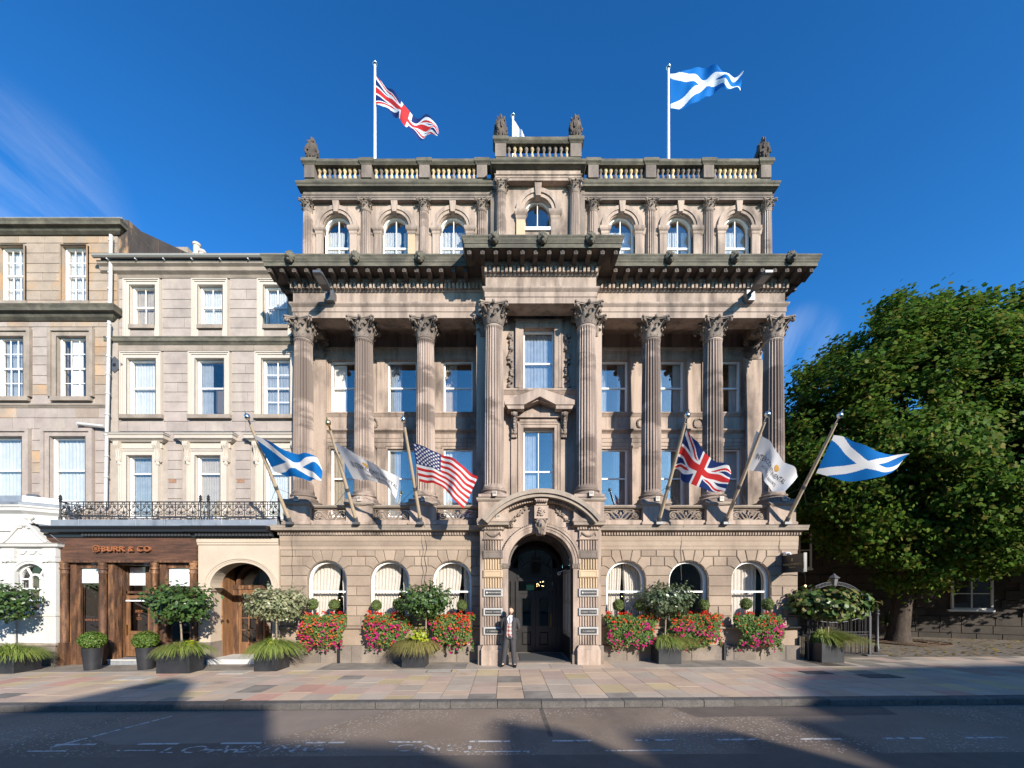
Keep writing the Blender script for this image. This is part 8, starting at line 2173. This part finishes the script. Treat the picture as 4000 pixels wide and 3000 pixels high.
    cr = N.new('ShaderNodeValToRGB'); cr.color_ramp.elements[0].color = (.52,.44,.40,1); cr.color_ramp.elements[1].color = (.14,.018,.02,1); e = cr.color_ramp.elements.new(.5); e.color = (.40,.22,.20,1); l(hf.outputs[0], cr.inputs[0]); l(cr.outputs[0], b.inputs['Base Color'])
    loft('w', [(.94,.01,.0,.165,.126,0),(1.05,.0,0,.162,.127,0),(1.15,0,0,.165,.128,0),(1.28,0,0,.175,.128,0),(1.38,0,0,.17,.118,0),(1.44,0,0,.13,.095,0)], wm).obj('waistcoat', wm, t, smooth=60)
    wp = MB(); wp.face([V(-.09,-.118,.96), V(.01,-.122,.99), V(-.045,-.118,.88)]); wp.face([V(.01,-.122,.99), V(.10,-.118,.96), V(.075,-.118,.88)]); wp.obj('waistcoat_points', wm, t)
    sh_ = plain('white_shirt', (.75,.76,.80), .7)
    sm_ = MB(); sm_.face([V(-.065,-.112,1.46), V(-.06,-.128,1.40), V(.005,-.134,1.24), V(.085,-.128,1.40), V(.09,-.112,1.46), V(.055,-.085,1.52), V(-.025,-.085,1.52)])
    sm_.lathe([(.064,1.475),(.062,1.53)], V(.012,.0,0), 16); sm_.obj('shirt', sh_, t)
    tm_ = MB(); tm_.extr([(px_+.0,g0+1.30),(px_+.015,g0+1.25),(px_+.035,g0+1.30),(px_+.03,g0+1.46),(px_+.035,g0+1.49),(px_-.005,g0+1.49),(px_+.002,g0+1.46)], py_-.142, py_-.130); tm_.obj('tie', plain('grey_tie', (.18,.18,.22), .6), t)
    tr_ = loft('t', [(.84,0,0,.168,.122,0),(.90,0,0,.17,.122,0),(.99,.0,0,.162,.12,0)], suit)
    for s in (-1,1):
        kx = -.14 if s < 0 else .12; ax = -.178 if s < 0 else .155
        tr_.tube([V(s*.082,.0,.93), V(s*.092,-.005,.80), V((s*.09+kx)/2,-.02,.65), V(kx,-.035,.48), V((kx+ax)/2,-.005,.28), V(ax,.012,.10), V(ax,.0,.035)], [.095,.098,.085,.075,.072,.074,.080], 14)
    tr_.obj('trousers', suit, t, smooth=60)
    so = MB()
    for s in (-1,1):
        ax = -.178 if s < 0 else .155; tx = -.215 if s < 0 else .215
        so.tube([V(ax,.065,.035), V(ax,.0,.05), V((ax+tx)/2,-.09,.045), V(tx,-.18,.03)], [.036,.046,.045,.026], 10)
    so.obj('shoes', plain('black_leather_shoe', (.012,.011,.011), .3), t, smooth=60)
    hr = plain('dark_brown_hair', (.045,.026,.018), .5)
    hh = MB()
    def hd(i, jx):
        tt = pi*i/18; a = 2*pi*jx/24; return Vector((sin(tt)*cos(a), sin(tt)*sin(a), cos(tt)))
    def hp_(d):
        k = 1.075+.03*sin(d.x*40+d.z*9); x = d.x*.075*k*(1-.28*(-d.z)**1.5 if d.z < 0 else 1); return tuple(hc+Vector((x, d.y*.098*k+.004, d.z*.118*k+.002)))
    for i in range(18):
        for jx in range(24):
            q4 = [hd(i,jx), hd(i+1,jx), hd(i+1,jx+1), hd(i,jx+1)]; m_ = (q4[0]+q4[1]+q4[2]+q4[3])/4
            if (m_.y < -.18 and m_.z < .56-.25*abs(m_.x)) or (m_.z < -.15 and m_.y < .25) or m_.z < -.55: continue
            hh.face([hp_(d) for d in q4])
    hh.blob(hc+Vector((0,.09,-.07)), (.045,.035,.05), 8, 6)
    hh.blob(hc+Vector((0,-.088,-.062)), (.026,.012,.007), 8, 5); hh.blob(hc+Vector((0,-.070,-.110)), (.026,.016,.014), 8, 6); hh.blob(hc+Vector((-.03,-.086,.03)), (.016,.008,.005), 6, 4); hh.blob(hc+Vector((.03,-.086,.03)), (.016,.008,.005), 6, 4)
    t.rotation_euler = (0, radians(1.2), radians(-9))
    hh.obj('hair_and_beard', hr, t, smooth=70)
    ey = MB()
    for s in (-1,1): ey.blob(hc+Vector((s*.03,-.086,.012)), (.011,.007,.006), 8, 6)
    ey.obj('eyes', plain('dark_eye', (.03,.02,.018), .2), t); MB().blob(hc+Vector((0,-.090,-.077)), (.02,.007,.005), 8, 5).obj('mouth', plain('lips', (.35,.13,.11), .5), t)
person()

# ================================================================ BUILDINGS ACROSS THE STREET (behind the camera; they throw the shade on the road)
YO = -19.0
M['opp'] = mat('opposite_sandstone', (.36,.30,.24), (.29,.24,.19), scale=1, bump=.2, bscale=20)
segs = [
 ('plain-fronted stone house with flat parapet across the street', [(-34,-.5),(6.2,-.5),(6.2,12.9),(-34,12.9)]),
 ('stone house with a sloping crow-step gable across the street', [(6.2,-.5),(11.55,-.5),(11.55,13.07),(9.72,13.1),(9.66,14.05),(9.02,14.35),(6.86,13.08),(6.2,12.95)]),
 ('lower stone house with a broad chimney across the street', [(11.55,-.5),(22.2,-.5),(22.2,12.75),(20.8,12.6),(20.6,11.6),(19.5,11.5),(19.3,12.4),(18.1,12.4),(17.4,12.3),(17.3,11.7),(16.7,11.65),(16.6,12.4),(15.7,12.6),(15.5,11.75),(14.3,11.6),(13.75,12.05),(11.6,12.15)]),  # unseen roofline; gaps shaped to let streaks of sun onto the road
 ('tall stone office block across the street', [(22.2,-.5),(70,-.5),(70,15.1),(34.4,15.0),(29.7,14.85),(26.4,14.6),(24.0,13.9),(22.6,13.25),(22.2,12.75)]),
]
ow_me = MB().box(-.55, .55, -.02, .03, 0, 2).mesh('window', plain('opposite_window', (.03,.035,.04), .1))
for lab, poly in segs:
    cx = sum(p[0] for p in poly)/len(poly)
    t = thing('opposite_building', lab, 'building', (cx, YO, 0))
    MB().extr([(p[0]*1.0+(.004 if p[0] > cx else -.004)*0, p[1]) for p in poly], YO-7, YO).obj('facade_block', M['opp'], t)
    x0, x1 = min(p[0] for p in poly)+1, max(p[0] for p in poly)-1; n = int((x1-x0)/2.6)
    for i in range(n):
        for zf in (1.0, 4.4, 7.6): put('window', ow_me, t, (x0+(x1-x0)*(i+.5)/n, YO, zf))
sheet('far_pavement', -60, 60, -19, -14.5, 0.0, SLAB[0])
